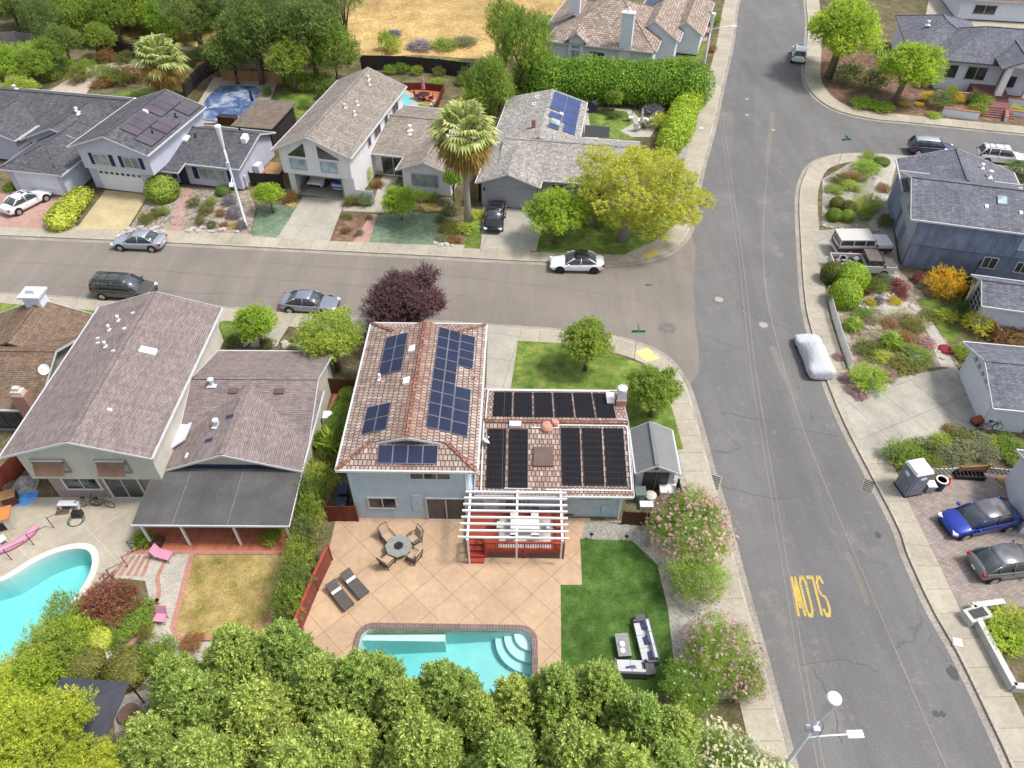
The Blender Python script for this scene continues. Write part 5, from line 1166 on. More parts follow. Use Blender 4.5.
kind('plumtree', 'plum', 3800, .19, .032, 15, .30, variants=1, k=8, up=1.1, inner=.72, jit=.35)
kind('smalltree', 'bright', 2000, .14, .045, 24, .29, k=8)
kind('greensmall', 'mid', 2000, .14, .045, 24, .29, k=8)
kind('oliver', 'oleander', 2600, .16, .034, 26, .28, k=8, up=.8, aspect=.22, inner=.70)
def cells(prefix, mats, n=1000, size=.11):
    for m in mats: KM[prefix+m] = [sprig_mesh(m+'_shrub', lobes(31*i+len(m), 12, .34, (1, 1, .8), -.15, .66), 600, .20, .052, G[m], 5*i+1, k=7, zmin=-.62) for i in range(2)]
cells('s_', ['bright', 'mid', 'dark', 'yellow', 'lime', 'olive', 'silver', 'lavender', 'redleaf', 'rust', 'orange', 'flower_pink', 'flower_magenta', 'flower_yellow', 'flower_lilac', 'flower_white', 'oleander', 'pine'])
def ballmesh(m, i=0): return leaf_mesh(m+'_clipped', [(0, 0, 0, .93, .93, .76)], 2600, .06, G[m], 11+i, spread=.5, lo=.93, hi=1.05, core=.95, zmin=-.62)
for m in ('mid', 'dark', 'olive', 'lime', 'bright', 'yellow'): KM['b_'+m] = [ballmesh(m)]
KM['spiky'] = [leaf_mesh('spiky_leaves', [(0, 0, -.2, .5, .5, .6)], 420, .42, G['silver'], 5, spread=.6, stand=.55, aspect=.12, core=.5, zmin=-.7)]
KM['spikygreen'] = [leaf_mesh('spiky_green_leaves', [(0, 0, -.2, .5, .5, .6)], 420, .42, G['oleander'], 6, spread=.6, stand=.5, aspect=.12, core=.5, zmin=-.7)]
PR = random.Random(11)
def crown_obj(name, me, parent, loc, sx, sy, sz, rz=None):
    o = bpy.data.objects.new(name, me); C.objects.link(o); o.parent = parent
    o.location = loc; o.scale = (sx, sy, sz); o.rotation_euler.z = PR.uniform(0, 6.28) if rz is None else rz; return o
def tree(key, u, v, h, r, label, group=None, cat='tree', rz=None, name=None, z=.12, trunk='bark', lift=None, ry=None, nlimb=4, off=(0, 0)):
    """h height, r crown radius, trunk foot at the photograph's ground point"""
    x, y = P(u, v, z); root = thing(name or 'tree', label, cat, (x, y, z), 0, group)
    sz = lift if lift else min(h*.46, r*.95); cz = h-sz*.82
    cw = crown_obj('crown', PR.choice(KM[key]), root, (off[0], off[1], cz), r, ry or r, sz/.8*.82)
    tr = max(.07, r*.075); b = MB()
    b.tube([(0, 0, -.05), (off[0]*.3+.03*r, off[1]*.3, cz*.45), (off[0]*.8, off[1]*.8, cz)], [tr*1.25, tr, tr*.55], 8)
    for i in range(nlimb):
        a = i*2.4+.5; b.tube([(off[0]*.3+.02*r, off[1]*.3, cz*.5), (off[0]+math.cos(a)*r*.3, off[1]+math.sin(a)*r*.3, cz*.85), (off[0]+math.cos(a)*r*.6, off[1]+math.sin(a)*r*.6, cz+sz*.15)], [tr*.6, tr*.4, tr*.15], 6)
    b.build('trunk', M[trunk], root, True, uv=False); return root
def shrub(key, u, v, r, label, h=None, cat='shrub', group=None, name='shrub', z=.12, ry=None, rz=None):
    x, y = P(u, v, z); h = h or r*1.3
    me = PR.choice(KM[key]); o = bpy.data.objects.new(name, me); C.objects.link(o)
    o.location = (x, y, z+h*.40); o.scale = (r, ry or r, h*.75); o.rotation_euler.z = PR.uniform(0, 6.28) if rz is None else rz
    return tag(o, label, cat, group)
# ---- the wooded slope at the top left: many trees close together
rnd_ = random.Random(21)
def slope(pts, label, group, kinds, hr, rr):
    for u, v in pts: tree(rnd_.choice(kinds), u, v, rnd_.uniform(*hr), rnd_.uniform(*rr), label, group, nlimb=3, lift=rnd_.uniform(3.6, 4.6))
slope([(160, 34), (176, 44), (196, 40), (122, 44), (74, 30), (56, 48), (104, 22), (206, 30)], 'bright green tree in front of the wooded slope beside the golden field', 'front trees of the wooded slope', ['maple', 'leafy', 'pine'], (5.5, 7.5), (2.8, 3.8))
slope([(128, 30), (146, 18), (168, 12), (96, 40), (82, 14), (46, 34), (30, 14), (8, 12), (190, 20), (112, 8), (62, 2), (140, 0), (180, -4), (214, 8)], 'green tree on the crowded wooded slope at the top left', 'trees of the wooded slope', ['leafy', 'maple', 'darktree', 'leafy'], (6.5, 9), (3.4, 4.6))
slope([(232, 60), (248, 52), (276, 58), (226, 26), (246, 14), (272, 20), (320, 60), (338, 84), (310, 40), (336, 30), (286, 76), (262, 84)], 'dark tree in the evergreen clump behind the covered pool', 'evergreen clump behind the pool', ['pine', 'darktree', 'darktree', 'leafy'], (8, 11), (3.2, 4.4))
# ---- street and yard trees that stand alone
tree('goldtree', 622, 240, 8.4, 6.5, 'big yellow green clumpy tree on the corner lawn of the grey house', trunk='greybark', ry=5.0, off=(.9, .1), lift=4.2)
tree('maple', 555, 243, 5.4, 3.0, 'bright green round tree between the grey driveway and the corner lawn')
tree('smalltree', 402, 220, 3.4, 1.75, 'small round green tree on the bluish lawn of the open garage house', name='small_tree')
tree('smalltree', 273, 213, 3.2, 1.35, 'small bright green tree left of the open garage driveway', name='small_tree')
tree('smalltree', 454, 204, 3.6, 1.0, 'narrow bright tree beside the tall palm trunk', name='small_tree')
tree('plumtree', 407, 332, 5.0, 4.2, 'dark purple plum tree at the kerb behind the rose tiled roof', ry=3.2)
tree('limetree', 338, 370, 5.4, 2.55, 'yellow green tree squeezed between the mauve roof and rose tiled roof')
tree('smalltree', 262, 345, 3.5, 1.7, 'bright green tree in the front bed behind the mauve roofed one storey house', name='small_tree')
tree('greensmall', 585, 370, 4.4, 1.95, 'round green tree on the corner lawn in front of the blue house', name='small_tree')
tree('greensmall', 651, 416, 3.9, 1.95, 'dark green bushy tree on the corner lawn above the grey shed', name='small_tree', off=(0, .3))
tree('maple', 828, 78, 9.2, 6.4, 'largest bright green street tree beside the white crossover at the top', off=(.6, 1.0), ry=5)
tree('maple', 893, 104, 7.0, 4.3, 'bright green tree in the bark bed left of the white porch house', off=(.8, .5))
tree('leafy', 505, 66, 8.5, 3.0, 'darker tree behind the tall round tree at the end of the golden field', lift=4.0)
tree('leafy', 523, 102, 11.0, 3.9, 'tall round green tree behind the grey house, left of the clipped hedge', lift=5.2)
tree('leafy', 490, 120, 7.4, 3.3, 'paler green tree between the palm and the tall round tree', lift=3.8)
tree('darktree', 318, 84, 10.5, 4.3, 'big dark green tree behind the tan wooden fence', off=(0, .5))
tree('leafy', 296, 92, 6.5, 3.0, 'lower mid green tree in front of the big dark tree behind the pool lawn')
tree('pine', 350, 64, 10.5, 3.0, 'dark pine leaning over the dry golden field', trunk='bark')
tree('pine', 262, 70, 11, 4.2, 'dark spreading pine behind the covered blue pool')
tree('pine', 205, 62, 10.5, 4.6, 'open crowned pine with bare trunk at the edge of the golden field', nlimb=6)
tree('pine', 296, 34, 12, 4.5, 'farthest dark pine at the top edge of the golden field')
tree('darktree', 238, 84, 6.5, 3.4, 'dark bushy tree beside the far corner of the covered pool')
tree('leafy', 155, 30, 7.5, 3.6, 'pale green tree at the top left beside the golden field')
tree('leafy', 110, 24, 7, 3.8, 'green tree by the far garden, second from the top left corner')
tree('darktree', 62, 20, 7, 4.2, 'dark green tree at the top left corner')
tree('leafy', 20, 30, 6.5, 3.6, 'green tree at the left end of the top edge')
tree('maple', 8, 92, 5.8, 3.6, 'bright green tree at the left edge behind the slate roofed l shaped house')
tree('leafy', 40, 86, 4.6, 2.9, 'green bushy tree beside the pink garden path at the left')
tree('limetree', 28, 108, 3.6, 2.6, 'lime green low tree just behind the slate roof at the left edge')
tree('darktree', 72, 66, 5.2, 2.6, 'dark green tree above the pink garden path')
tree('leafy', 58, 74, 4.6, 2.4, 'olive green rounded tree left of the pink garden path')
tree('leafy', 108, 58, 4.6, 2.2, 'small green tree behind the pink garden path beside the dark fence')
tree('greensmall', 613, 112, 2.6, 1.15, 'small grey green tree in the back garden with the round lawn', name='small_tree')
tree('greensmall', 709, 35, 3.0, 1.4, 'small tree on the verge lawn beside the far lamp post', name='small_tree')
# ---- shrubs: kind, u, v, radius, label (each singled out by its look and neighbours)
SH = [
 ('b_mid', 165, 198, 1.75, 'large round clipped green shrub beside the white garage door with small panes', 2.4),
 ('b_dark', 224, 194, .8, 'low clipped dark hedge plant under the shuttered window', .9),
 ('s_olive', 195, 206, .7, 'olive green shrub beside the stepping path at its upper right'),
 ('s_olive', 156, 217, .7, 'olive shrub right of the tan driveway, nearest the garage'),
 ('s_olive', 147, 223, .75, 'olive shrub right of the tan driveway, nearest the street'),
 ('s_mid', 166, 214, .6, 'small green shrub left of the stepping path'),
 ('s_lavender', 231, 204, .8, 'lavender bush nearest the shuttered window in the rock garden'),
 ('s_lavender', 236, 217, .9, 'largest lavender bush in the rock garden by the lamp post'),
 ('s_lavender', 243, 228, .6, 'lavender bush at the foot of the lamp post'),
 ('s_olive', 208, 213, .9, 'brownish green spreading bush in the middle of the rock garden'),
 ('s_olive', 201, 224, .6, 'small olive bush near the street end of the stepping path'),
 ('s_rust', 221, 216, .55, 'orange brown bush between the lavender bushes'),
 ('s_flower_yellow', 234, 227, .5, 'small golden bush near the lamp post foot', .4),
 ('s_rust', 224, 227, .5, 'rusty low bush near the pavement in the rock garden', .4),
 ('spiky', 212, 227, .7, 'grey spiky agave at the front of the rock garden', .7),
 ('s_mid', 213, 204, .6, 'green bush at the top of the rock garden'),
 ('spikygreen', 10, 190, .9, 'green spiky plant beside the white garage at the left edge', .8),
 ('s_rust', 292, 201, .8, 'dark reddish bush left of the open garage'),
 ('s_olive', 351, 205, .75, 'grey green bush right of the open garage'),
 ('s_dark', 366, 204, 1.0, 'dark round bush in front of the pale side gate'),
 ('s_lime', 367, 183, .8, 'upright lime green bush by the entry of the open garage house', 1.9),
 ('s_rust', 378, 186, .8, 'rusty coloured bush beside the front path of the open garage house', .6),
 ('s_silver', 382, 174, .6, 'pale flowering bush beside the entry door of the open garage house'),
 ('s_mid', 421, 200, .8, 'low green bush under the wing window of the open garage house'),
 ('s_mid', 432, 201, .7, 'low dark bush right of the wing window'),
 ('spiky', 452, 213, 1.15, 'big pale agave left of the palm trunk', 1.3),
 ('s_lime', 465, 230, 1.0, 'yellow green spreading bush right of the palm foot', .8),
 ('s_olive', 450, 231, 1.2, 'olive mound left of the palm foot', .7),
 ('s_rust', 454, 241, .8, 'reddish low bush below the palm near the pavement', .4),
 ('s_silver', 442, 240, .7, 'pale stony bush at the corner of the bluish lawn', .45),
 ('s_lime', 476, 217, .9, 'bright bush right of the palm by the grey driveway', .7),
 ('s_dark', 440, 222, .6, 'dark spiky bush on the right edge of the bluish lawn'),
 ('s_olive', 370, 219, .4, 'small bush at the top of the pink stepping strip'),
 ('s_olive', 360, 235, .4, 'small bush at the foot of the pink stepping strip'),
 ('s_olive', 347, 218, .6, 'dry brown bush in the mulch bed, upper one', .4),
 ('s_rust', 346, 232, .6, 'dry brown bush in the mulch bed, lower one', .4),
 ('s_dark', 599, 226, 1.0, 'dark green bush under the yellow green tree by the house wall'),
 ('s_mid', 584, 222, .8, 'green bush at the wall left of the yellow green tree'),
 ('s_lavender', 652, 112, 1.4, 'long lavender clump in the back garden under the tall hedge', .9),
 ('s_lavender', 630, 104, 1.2, 'lavender clump left of the closed patio umbrella', .8),
 ('s_dark', 603, 104, 1.3, 'dark low shrub behind the round back lawn'),
 ('s_dark', 614, 117, 1.1, 'dark green bush in the middle of the round back lawn', .6),
 ('s_lime', 660, 128, 1.3, 'yellow green bush beside the white patio chairs'),
 ('s_silver', 644, 128, .8, 'grey green bush at the front of the back patio'),
 ('s_bright', 678, 90, 1.2, 'bright green bush left of the far lamp post'),
 ('s_rust', 667, 62, 1.0, 'reddish bush at the right end of the tan tiled house', .8),
 ('b_dark', 678, 12, 1.1, 'round dark shrub on the top verge lawn'),
 ('s_rust', 712, 52, .7, 'brown bush at the kerb beside the far verge lawn'),
 # top left gardens
 ('s_bright', 30, 64, 2.0, 'bright green bush on the far left garden slope'),
 ('s_mid', 14, 64, 2.0, 'mid green bush at the left edge of the far garden'),
 ('s_lime', 42, 56, 1.7, 'lime green bush below the grey far fence'),
 ('s_rust', 104, 86, 1.5, 'rusty flower bush in the island bed of the pink path', .8),
 ('s_mid', 108, 80, 1.6, 'green shrub in the island bed of the pink path'),
 ('s_olive', 122, 84, 1.6, 'olive shrub in the island bed of the pink path'),
 ('s_rust', 136, 80, 1.6, 'orange brown bush left of the short yellow palm'),
 ('s_olive', 126, 63, 1.2, 'grey olive bush behind the pink path'),
 ('s_rust', 108, 62, 1.4, 'brown bush at the far side of the pink path'),
 ('s_dark', 205, 66, 1.8, 'dark bush behind the dark pool fence'),
 ('s_rust', 205, 74, 1.2, 'brown bush between the short palm and the dark pool fence'),
 ('s_mid', 306, 108, .9, 'green bush with white blossom on the side lawn right of the wooden shed'),
 ('s_dark', 268, 95, .8, 'dark bush at the corner of the covered pool deck'),
 ('s_dark', 330, 98, 1.6, 'dark bush at the back wall of the taupe roofed house'),
 ('s_bright', 386, 50, 1.1, 'upright green shrub beyond the black fence', 2.6), ('s_lime', 395, 52, 1.5, 'lime bush beyond the black fence'),
 ('s_lavender', 420, 48, 2.2, 'grey brushwood clump beyond the black fence', .9), ('s_lavender', 394, 36, 1.6, 'dry grey brush on the golden field', .7),
 ('s_mid', 447, 48, 2.2, 'green brush beyond the black fence, left of the trees', 1.0), ('s_silver', 465, 44, 2.0, 'pale green brush beside the trees on the golden field', .9),
 ('s_mid', 391, 74, .9, 'first shrub inside the black fence from the left'), ('s_mid', 403, 73, 1.0, 'second shrub inside the black fence from the left'),
 ('s_mid', 417, 75, .9, 'third shrub inside the black fence from the left'), ('s_olive', 439, 76, .9, 'fourth shrub inside the black fence from the left'),
 ('s_lime', 452, 72, 1.1, 'bright upright shrub inside the black fence at its right end', 1.8),
 ('s_mid', 462, 84, 1.2, 'green ground shrub right of the red patio wall', .8), ('s_mid', 438, 84, 1.2, 'green ground shrub above the red patio wall', .6),
 # north east corner
 ('s_dark', 846, 84, 2.0, 'dark green bush under the largest street tree'), ('s_bright', 862, 106, 1.7, 'bright low shrub by the pavement below the two street trees', .9),
 ('s_bright', 882, 110, 1.5, 'second bright low shrub by the pavement, right of the first', .8), ('s_dark', 938, 108, 1.5, 'dark dome shrub left of the lower planter wall'),
 ('s_flower_yellow', 926, 101, .9, 'yellow flowering bush left of the dark dome shrub'), ('s_flower_yellow', 903, 106, .7, 'small yellow flower clump below the bed tree', .4),
 ('s_flower_yellow', 919, 106, .6, 'small yellow flower clump beside the dark dome shrub', .4), ('s_bright', 933, 117, .9, 'low green shrub at the pavement edge in the bark bed', .5),
 ('s_mid', 950, 98, 1.1, 'green shrub in the upper brick planter'), ('s_mid', 972, 90, .8, 'green shrub left of the porch column'),
 ('s_flower_yellow', 957, 102, .8, 'pale yellow rose bush in the brick planter'), ('s_dark', 973, 104, 1.1, 'green shrub left of the brick steps, upper'),
 ('s_mid', 980, 108, 1.2, 'bright shrub left of the brick steps, middle'), ('s_mid', 974, 114, 1.1, 'green shrub left of the brick steps, nearest the pavement'),
 ('s_lime', 1015, 112, 1.0, 'yellow green plant in the planter right of the brick steps', .7), ('s_dark', 872, 90, 1.9, 'dark green bush between the two street trees'),
 ('s_dark', 1018, 176, 1.8, 'dark green bush right of the slate roof by the white suv', 1.6),
 # corner garden beside the weathered blue house
 ('s_bright', 866, 170, 1.6, 'brightest bush of the corner gravel bed', .9), ('s_rust', 849, 178, 1.0, 'brownish low bush in the corner gravel bed', .6),
 ('s_lime', 851, 188, 1.2, 'yellow green low bush at the front of the corner gravel bed', .6), ('s_olive', 837, 182, .9, 'olive brown bush at the kerb side of the gravel bed', .8),
 ('s_mid', 832, 191, 1.0, 'low green bush at the gravel bed corner near the pavement', .6), ('b_dark', 881, 164, .9, 'dark red brown clipped mound by the house path', .7) ,
 ('s_mid', 868, 159, 1.0, 'green bush at the top of the corner gravel bed', .9), ('s_olive', 858, 180, 1.0, 'mixed green bush in the middle of the gravel bed', .6),
 ('b_olive', 836, 208, .78, 'clipped ball, upper left of the four by the truck driveway', 1.2), ('b_olive', 847, 212, .8, 'clipped ball, upper right of the four by the truck driveway', 1.2),
 ('b_mid', 833, 219, .82, 'clipped ball, lower left of the four by the truck driveway', 1.1), ('b_mid', 846, 220, .72, 'clipped ball, lower right of the four by the truck driveway', 1.1),
 ('s_lime', 866, 208, 1.5, 'large yellow green mound behind the clipped balls', 1.1), ('s_mid', 863, 217, .9, 'green bush right of the clipped balls'),
 ('s_olive', 884, 226, .8, 'brown green bush beside the stone steps'), ('s_rust', 882, 190, .9, 'dark mound beside the curved house path', .6),
 # flower garden below the trucks
 ('b_olive', 830, 280, 1.05, 'dark olive clipped shrub at the upper end of the picket fence', 1.8), ('b_bright', 849, 286, 1.5, 'bright green rounded shrub below the pickup', 2.2),
 ('b_bright', 842, 303, 1.4, 'bright green rounded shrub beside the picket fence', 2.2), ('s_olive', 870, 290, .9, 'grey green spiky bush right of the bright rounded shrubs'),
 ('s_silver', 884, 283, .9, 'pale grassy bush below the pickup nose', .8), ('s_flower_magenta', 897, 289, 1.0, 'deep pink flowering bush in the flower garden', .8),
 ('s_flower_magenta', 900, 297, .7, 'lower deep pink flower clump in the flower garden', .4), ('s_flower_yellow', 869, 304, .55, 'small yellow flower clump left of the blue green plant', .5),
 ('s_lavender', 878, 302, .5, 'small blue green plant between two yellow clumps', .5), ('s_flower_yellow', 894, 303, .6, 'yellow flower clump below the deep pink bush', .5),
 ('s_flower_magenta', 916, 281, .55, 'pink ball of flowers left of the orange shrub', .9), ('s_mid', 880, 290, .8, 'green bush between the pale grassy bush and the pink flowers', .6),
 ('spikygreen', 852, 328, 1.2, 'green spiky plant at the left end of the rock garden', 1.0), ('s_rust', 888, 326, .8, 'reddish succulent clump in the rock garden', .5),
 ('s_olive', 913, 327, 1.2, 'grey green grassy clump at the right of the rock garden', .8), ('spikygreen', 890, 346, 1.4, 'largest spiky yellow green plant in the rock garden', 1.3),
 ('s_olive', 868, 352, 1.1, 'olive bush near the picket fence foot', .8), ('s_mid', 918, 360, 1.3, 'green flowering bush by the driveway edge', .8),
 ('s_flower_pink', 926, 344, .9, 'pale pink flower clump near the red cushion', .4), ('s_lime', 946, 318, 1.1, 'yellow green ground shrub below the orange shrub', .6),
 ('s_yellow', 974, 330, 1.25, 'round yellow shrub beside the white outbuilding', 1.6), ('s_rust', 1014, 342, 1.9, 'red brown clipped hedge plant behind the white garage', .9),
 ('s_bright', 866, 384, 1.55, 'bright green mound at the driveway corner', 1.4), ('s_flower_pink', 886, 377, .9, 'pink ground flowers right of the bright mound', .5),
 ('s_flower_pink', 852, 391, .6, 'lilac pink flowers left of the bright mound', .45), ('s_flower_lilac', 860, 397, .6, 'pink flowers at the kerb below the bright mound', .35),
 ('s_flower_lilac', 846, 380, .6, 'lilac flowers beside the picket fence foot', .5), ('s_flower_pink', 838, 358, .5, 'pale pink flowers outside the picket fence', .35),
 ('s_olive', 902, 368, 1.1, 'olive flowering ground bush at the driveway edge', .6), ('s_mid', 862, 315, .9, 'low green bush in the rock garden near the yellow clump', .5),
 ('s_silver', 872, 322, .7, 'pale rock plant in the ring of stones', .4), ('s_olive', 930, 318, 1.0, 'olive ground bush left of the yellow green patch', .5),
 ('s_lime', 880, 358, .9, 'lime bush in the lower rock garden', .6), ('s_rust', 905, 340, .8, 'brown grass clump in the rock garden', .6),
 ('s_mid', 962, 355, 1.0, 'green bush at the garage corner by the driveway', .8), ('s_dark', 960, 312, 1.3, 'dark green bush under the outbuilding window', .9),
 ('s_mid', 990, 318, 1.0, 'green bush between the outbuilding and the red brown hedge', .8),
 # bed between driveway and pavers
 ('s_mid', 904, 460, 1.4, 'dark green spreading shrub behind the portable toilet', 1.4), ('s_lime', 938, 446, .9, 'yellow green bush in the middle of the planting bed', .8),
 ('s_silver', 946, 456, 1.0, 'silvery bush above the lattice edging, left', .7), ('s_flower_lilac', 938, 440, .5, 'pink flowers at the top of the planting bed', .4),
 ('s_silver', 962, 452, 1.1, 'silvery bush above the lattice edging, middle', .7), ('s_olive', 958, 440, 1.0, 'olive bush at the top middle of the planting bed', .7),
 ('s_silver', 982, 454, 1.1, 'silvery bush above the lattice edging, right', .7), ('s_silver', 978, 442, .9, 'pale grassy bush at the top right of the planting bed', .6),
 ('s_mid', 1008, 450, 1.2, 'green bush at the right edge of the planting bed', .8), ('s_mid', 1014, 462, .9, 'green bush beside the white wall house', .7),
 ('s_rust', 948, 431, .5, 'dark red brown tuft on the driveway edge', .5), ('s_olive', 922, 452, 1.0, 'grey olive bush right of the dark spreading shrub', .8),
 ('s_lime', 1006, 622, 1.1, 'yellow green spiky bush in the white walled planter', .8), ('s_bright', 1000, 640, 1.2, 'bright green bush in the white walled planter', .9),
 ('s_mid', 1018, 634, 1.1, 'green bush at the right of the white walled planter', .9),
 # left garden
 ('s_redleaf', 116, 606, 1.75, 'dark red weeping maple shrub in the island bed by the pool', 1.5), ('s_redleaf', 96, 612, 1.2, 'smaller dark red maple clump nearest the kidney pool', 1.0),
 ('s_mid', 132, 622, 1.4, 'green ground shrub right of the dark red maple', .6), ('s_lime', 118, 618, .8, 'lime ground plant in front of the dark red maple', .4),
 ('b_lime', 100, 645, .85, 'round yellow green clipped ball in the left garden', 1.1), ('b_olive', 87, 670, 1.15, 'dark olive clipped dome beside the yellow green ball', 1.3),
 ('b_olive', 131, 672, 1.3, 'wide dark olive clipped dome by the round path', 1.2), ('s_mid', 164, 668, 1.2, 'rounded green shrub right of the clipped domes', 1.9),
 ('s_mid', 112, 632, 1.2, 'green low shrub between the maple and the yellow green ball', .6), ('s_mid', 72, 622, 1.1, 'tall green shrub at the near edge of the kidney pool', 2.2),
 ('s_lime', 40, 676, 1.5, 'yellow green shrub leaning over the kidney pool', 2.2), ('s_lime', 62, 650, 1.5, 'lime green shrub between pool and island bed', 2.4),
 ('s_bright', 48, 686, 1.5, 'bright leafy shrub above the dark canopy', 2.4), ('s_mid', 70, 662, 1.5, 'mid green shrub left of the olive dome', 2.0), ('s_lime', 16, 696, 1.4, 'lime shrub at the left edge below the pool', 2.0),
 ('s_bright', 82, 640, 1.2, 'leafy green shrub above the olive dome', 1.6), ('s_silver', 70, 684, .9, 'pale grassy clump behind the dark canopy', .7),
 ('s_rust', 192, 646, .7, 'brown ground bush by the dry lawn corner', .6), ('s_olive', 148, 638, .5, 'small olive bush by the round path', .9),
 ('s_bright', 146, 541, .75, 'green shrub under the left end of the black patio cover', .8), ('s_mid', 272, 541, .75, 'dark green shrub under the right end of the black patio cover', .9),
 # strip along the red fence, from the street down
 ('b_mid', 350, 402, .85, 'clipped green ball nearest the dark side gate', 1.3), ('b_mid', 344, 417, .9, 'clipped green ball second from the dark side gate', 1.4), ('b_mid', 339, 431, .95, 'clipped green ball third from the dark side gate', 1.4),
 ('spikygreen', 329, 450, 1.5, 'spreading palm like shrub beside the blue house eave', 2.2), ('s_mid', 336, 444, .9, 'green shrub between the clipped balls and palm like shrub', 1.8),
 ('s_lime', 323, 492, 1.2, 'yellow green shrub in the row along the red fence', 2.8), ('s_olive', 327, 470, .9, 'olive shrub above the yellow green one in the fence row', 1.5),
]
COV = {}
def cover_plant(key, u, v, r, label, h=.4, cat=None, group=None):
    COV.setdefault(group, []).append((key, u, v, r, h))
def lay_cover():
    for group, items in COV.items():
        vs, mats, mi, n = [], [], [], 0
        for key, u, v, r, h in items:
            me = PR.choice(KM[key]); c = np.empty(len(me.vertices)*3, 'f'); me.vertices.foreach_get('co', c); c = c.reshape(-1, 3)[:240*4]; x, y = P(u, v, .12); t = PR.uniform(0, 6.28)
            rot = np.array([[math.cos(t), math.sin(t), 0], [-math.sin(t), math.cos(t), 0], [0, 0, 1]]); q = (c*np.array([r*1.35, r*1.35, h*.75])) @ rot+np.array([x, y, .12+h*.4]); vs.append(q)
            if me.materials[0] not in mats: mats.append(me.materials[0])
            mi += [mats.index(me.materials[0])]*(len(q)//4)
        v = np.concatenate(vs); nf = len(v)//4; me = bpy.data.meshes.new('ground_cover'); me.vertices.add(len(v)); me.vertices.foreach_set('co', v.astype('f').ravel())
        me.loops.add(nf*4); me.loops.foreach_set('vertex_index', np.arange(nf*4).astype('i')); me.polygons.add(nf); me.polygons.foreach_set('loop_start', np.arange(0, nf*4, 4).astype('i')); me.polygons.foreach_set('loop_total', np.full(nf, 4, 'i'))
        for m in mats: me.materials.append(m)
        me.polygons.foreach_set('material_index', np.array(mi, 'i')); me.update(calc_edges=True); o = bpy.data.objects.new('ground_cover', me); C.objects.link(o); tag(o, 'low '+group, 'ground cover', None, 'stuff')
FILL = [(150+i*7.2+(i % 3)*2, 62+((i*37) % 11)) for i in range(4)]+[(20+i*8.5, 66+((i*29) % 17)) for i in range(9)]+[(292+i*7, 84+((i*31) % 9)) for i in range(6)]+[(470+((i*7) % 18), 84+i*7) for i in range(7)]+[(500+i*5, 98+((i*13) % 8)) for i in range(5)]
for i, (u, v) in enumerate(FILL): shrub(('s_mid', 's_dark', 's_bright', 's_olive')[i % 4], u, v, 1.1+(i*7 % 5)*.14, 'green bush in the dense planting of the far back gardens', None, group='bushes of the far back gardens')
FILL2 = [(134+((i*53) % 118), 192+((i*31) % 38)) for i in range(26)]
for i, (u, v) in enumerate(FILL2):
    if v > 196 and not (u < 150 and v < 228 and u < 128+(231-v)*.6) and not 166 < u < 196: cover_plant(('s_olive', 's_silver', 's_rust', 's_mid', 's_lavender')[i % 5], u, v, .32+(i*7 % 5)*.05, 'tiny clump between the rocks of the lavender house garden', .35, group='tiny clumps between the rocks of the lavender house garden')
FILL3 = [(848+((i*37) % 84), 312+((i*23) % 56)) for i in range(130)]
for i, (u, v) in enumerate(FILL3):
    if u > 836+(v-296)*.22+6 and u < 905+(v-312)*.6: cover_plant(('s_olive', 's_flower_pink', 's_rust', 's_mid', 's_silver', 's_lime', 's_flower_lilac')[i % 7], u, v, .34+(i*7 % 5)*.08, 'small low plant in the flower and rock garden below the trucks', .4, group='mixed plants in the flower garden below the trucks')
FILL4 = [(912+((i*41) % 102), 438+((i*17) % 28)) for i in range(34)]
for i, (u, v) in enumerate(FILL4):
    if v > 470-(u-900)*.5 and v < 470: cover_plant(('s_silver', 's_olive', 's_lime', 's_mid', 's_flower_lilac')[i % 5], u, v, .35+(i*7 % 5)*.07, 'small plant in the bed between the driveway and the pavers', .5, group='silvery plants in the bed between driveway and pavers')
FILL5 = [(824+((i*43) % 62), 164+((i*29) % 64)) for i in range(54)]
for i, (u, v) in enumerate(FILL5):
    if u > 822+max(0, 184-v)*1.1 and u < 880: cover_plant(('s_olive', 's_lime', 's_mid', 's_silver', 's_rust', 's_bright')[i % 6], u, v, .32+(i*7 % 5)*.08, 'small low plant in the corner gravel garden beside the weathered blue house', .4, group='plants in the corner gravel garden')
lay_cover()
for q in SH: shrub(q[0], q[1], q[2], q[3], q[4], q[5] if len(q) > 5 else None)
for i, (u, v) in enumerate(((318, 508), (314, 527), (310, 548), (305, 572), (300, 594), (293, 616))):
    shrub('s_mid' if i % 2 else 's_pine', u, v, 1.12, 'dark green column shrub in the row along the red lattice fence', 3.0, group='column shrubs along the red fence', name='column_shrub')
for i, (u, v, r) in enumerate(((268, 346, .7), (300, 341, .6), (232, 344, .7), (318, 338, .6), (292, 352, .6))): shrub('s_olive', u, v, r, 'low grey green bush in the front bed behind the mauve roof', .6, group='low bushes of the front bed')
tree('smalltree', 941, 292, 2.5, 1.75, 'small orange yellow leaved tree beside the weathered blue wall', name='small_tree') if False else None
shrub('s_orange', 941, 293, 1.75, 'large orange yellow shrub beside the weathered blue wall', 2.2)
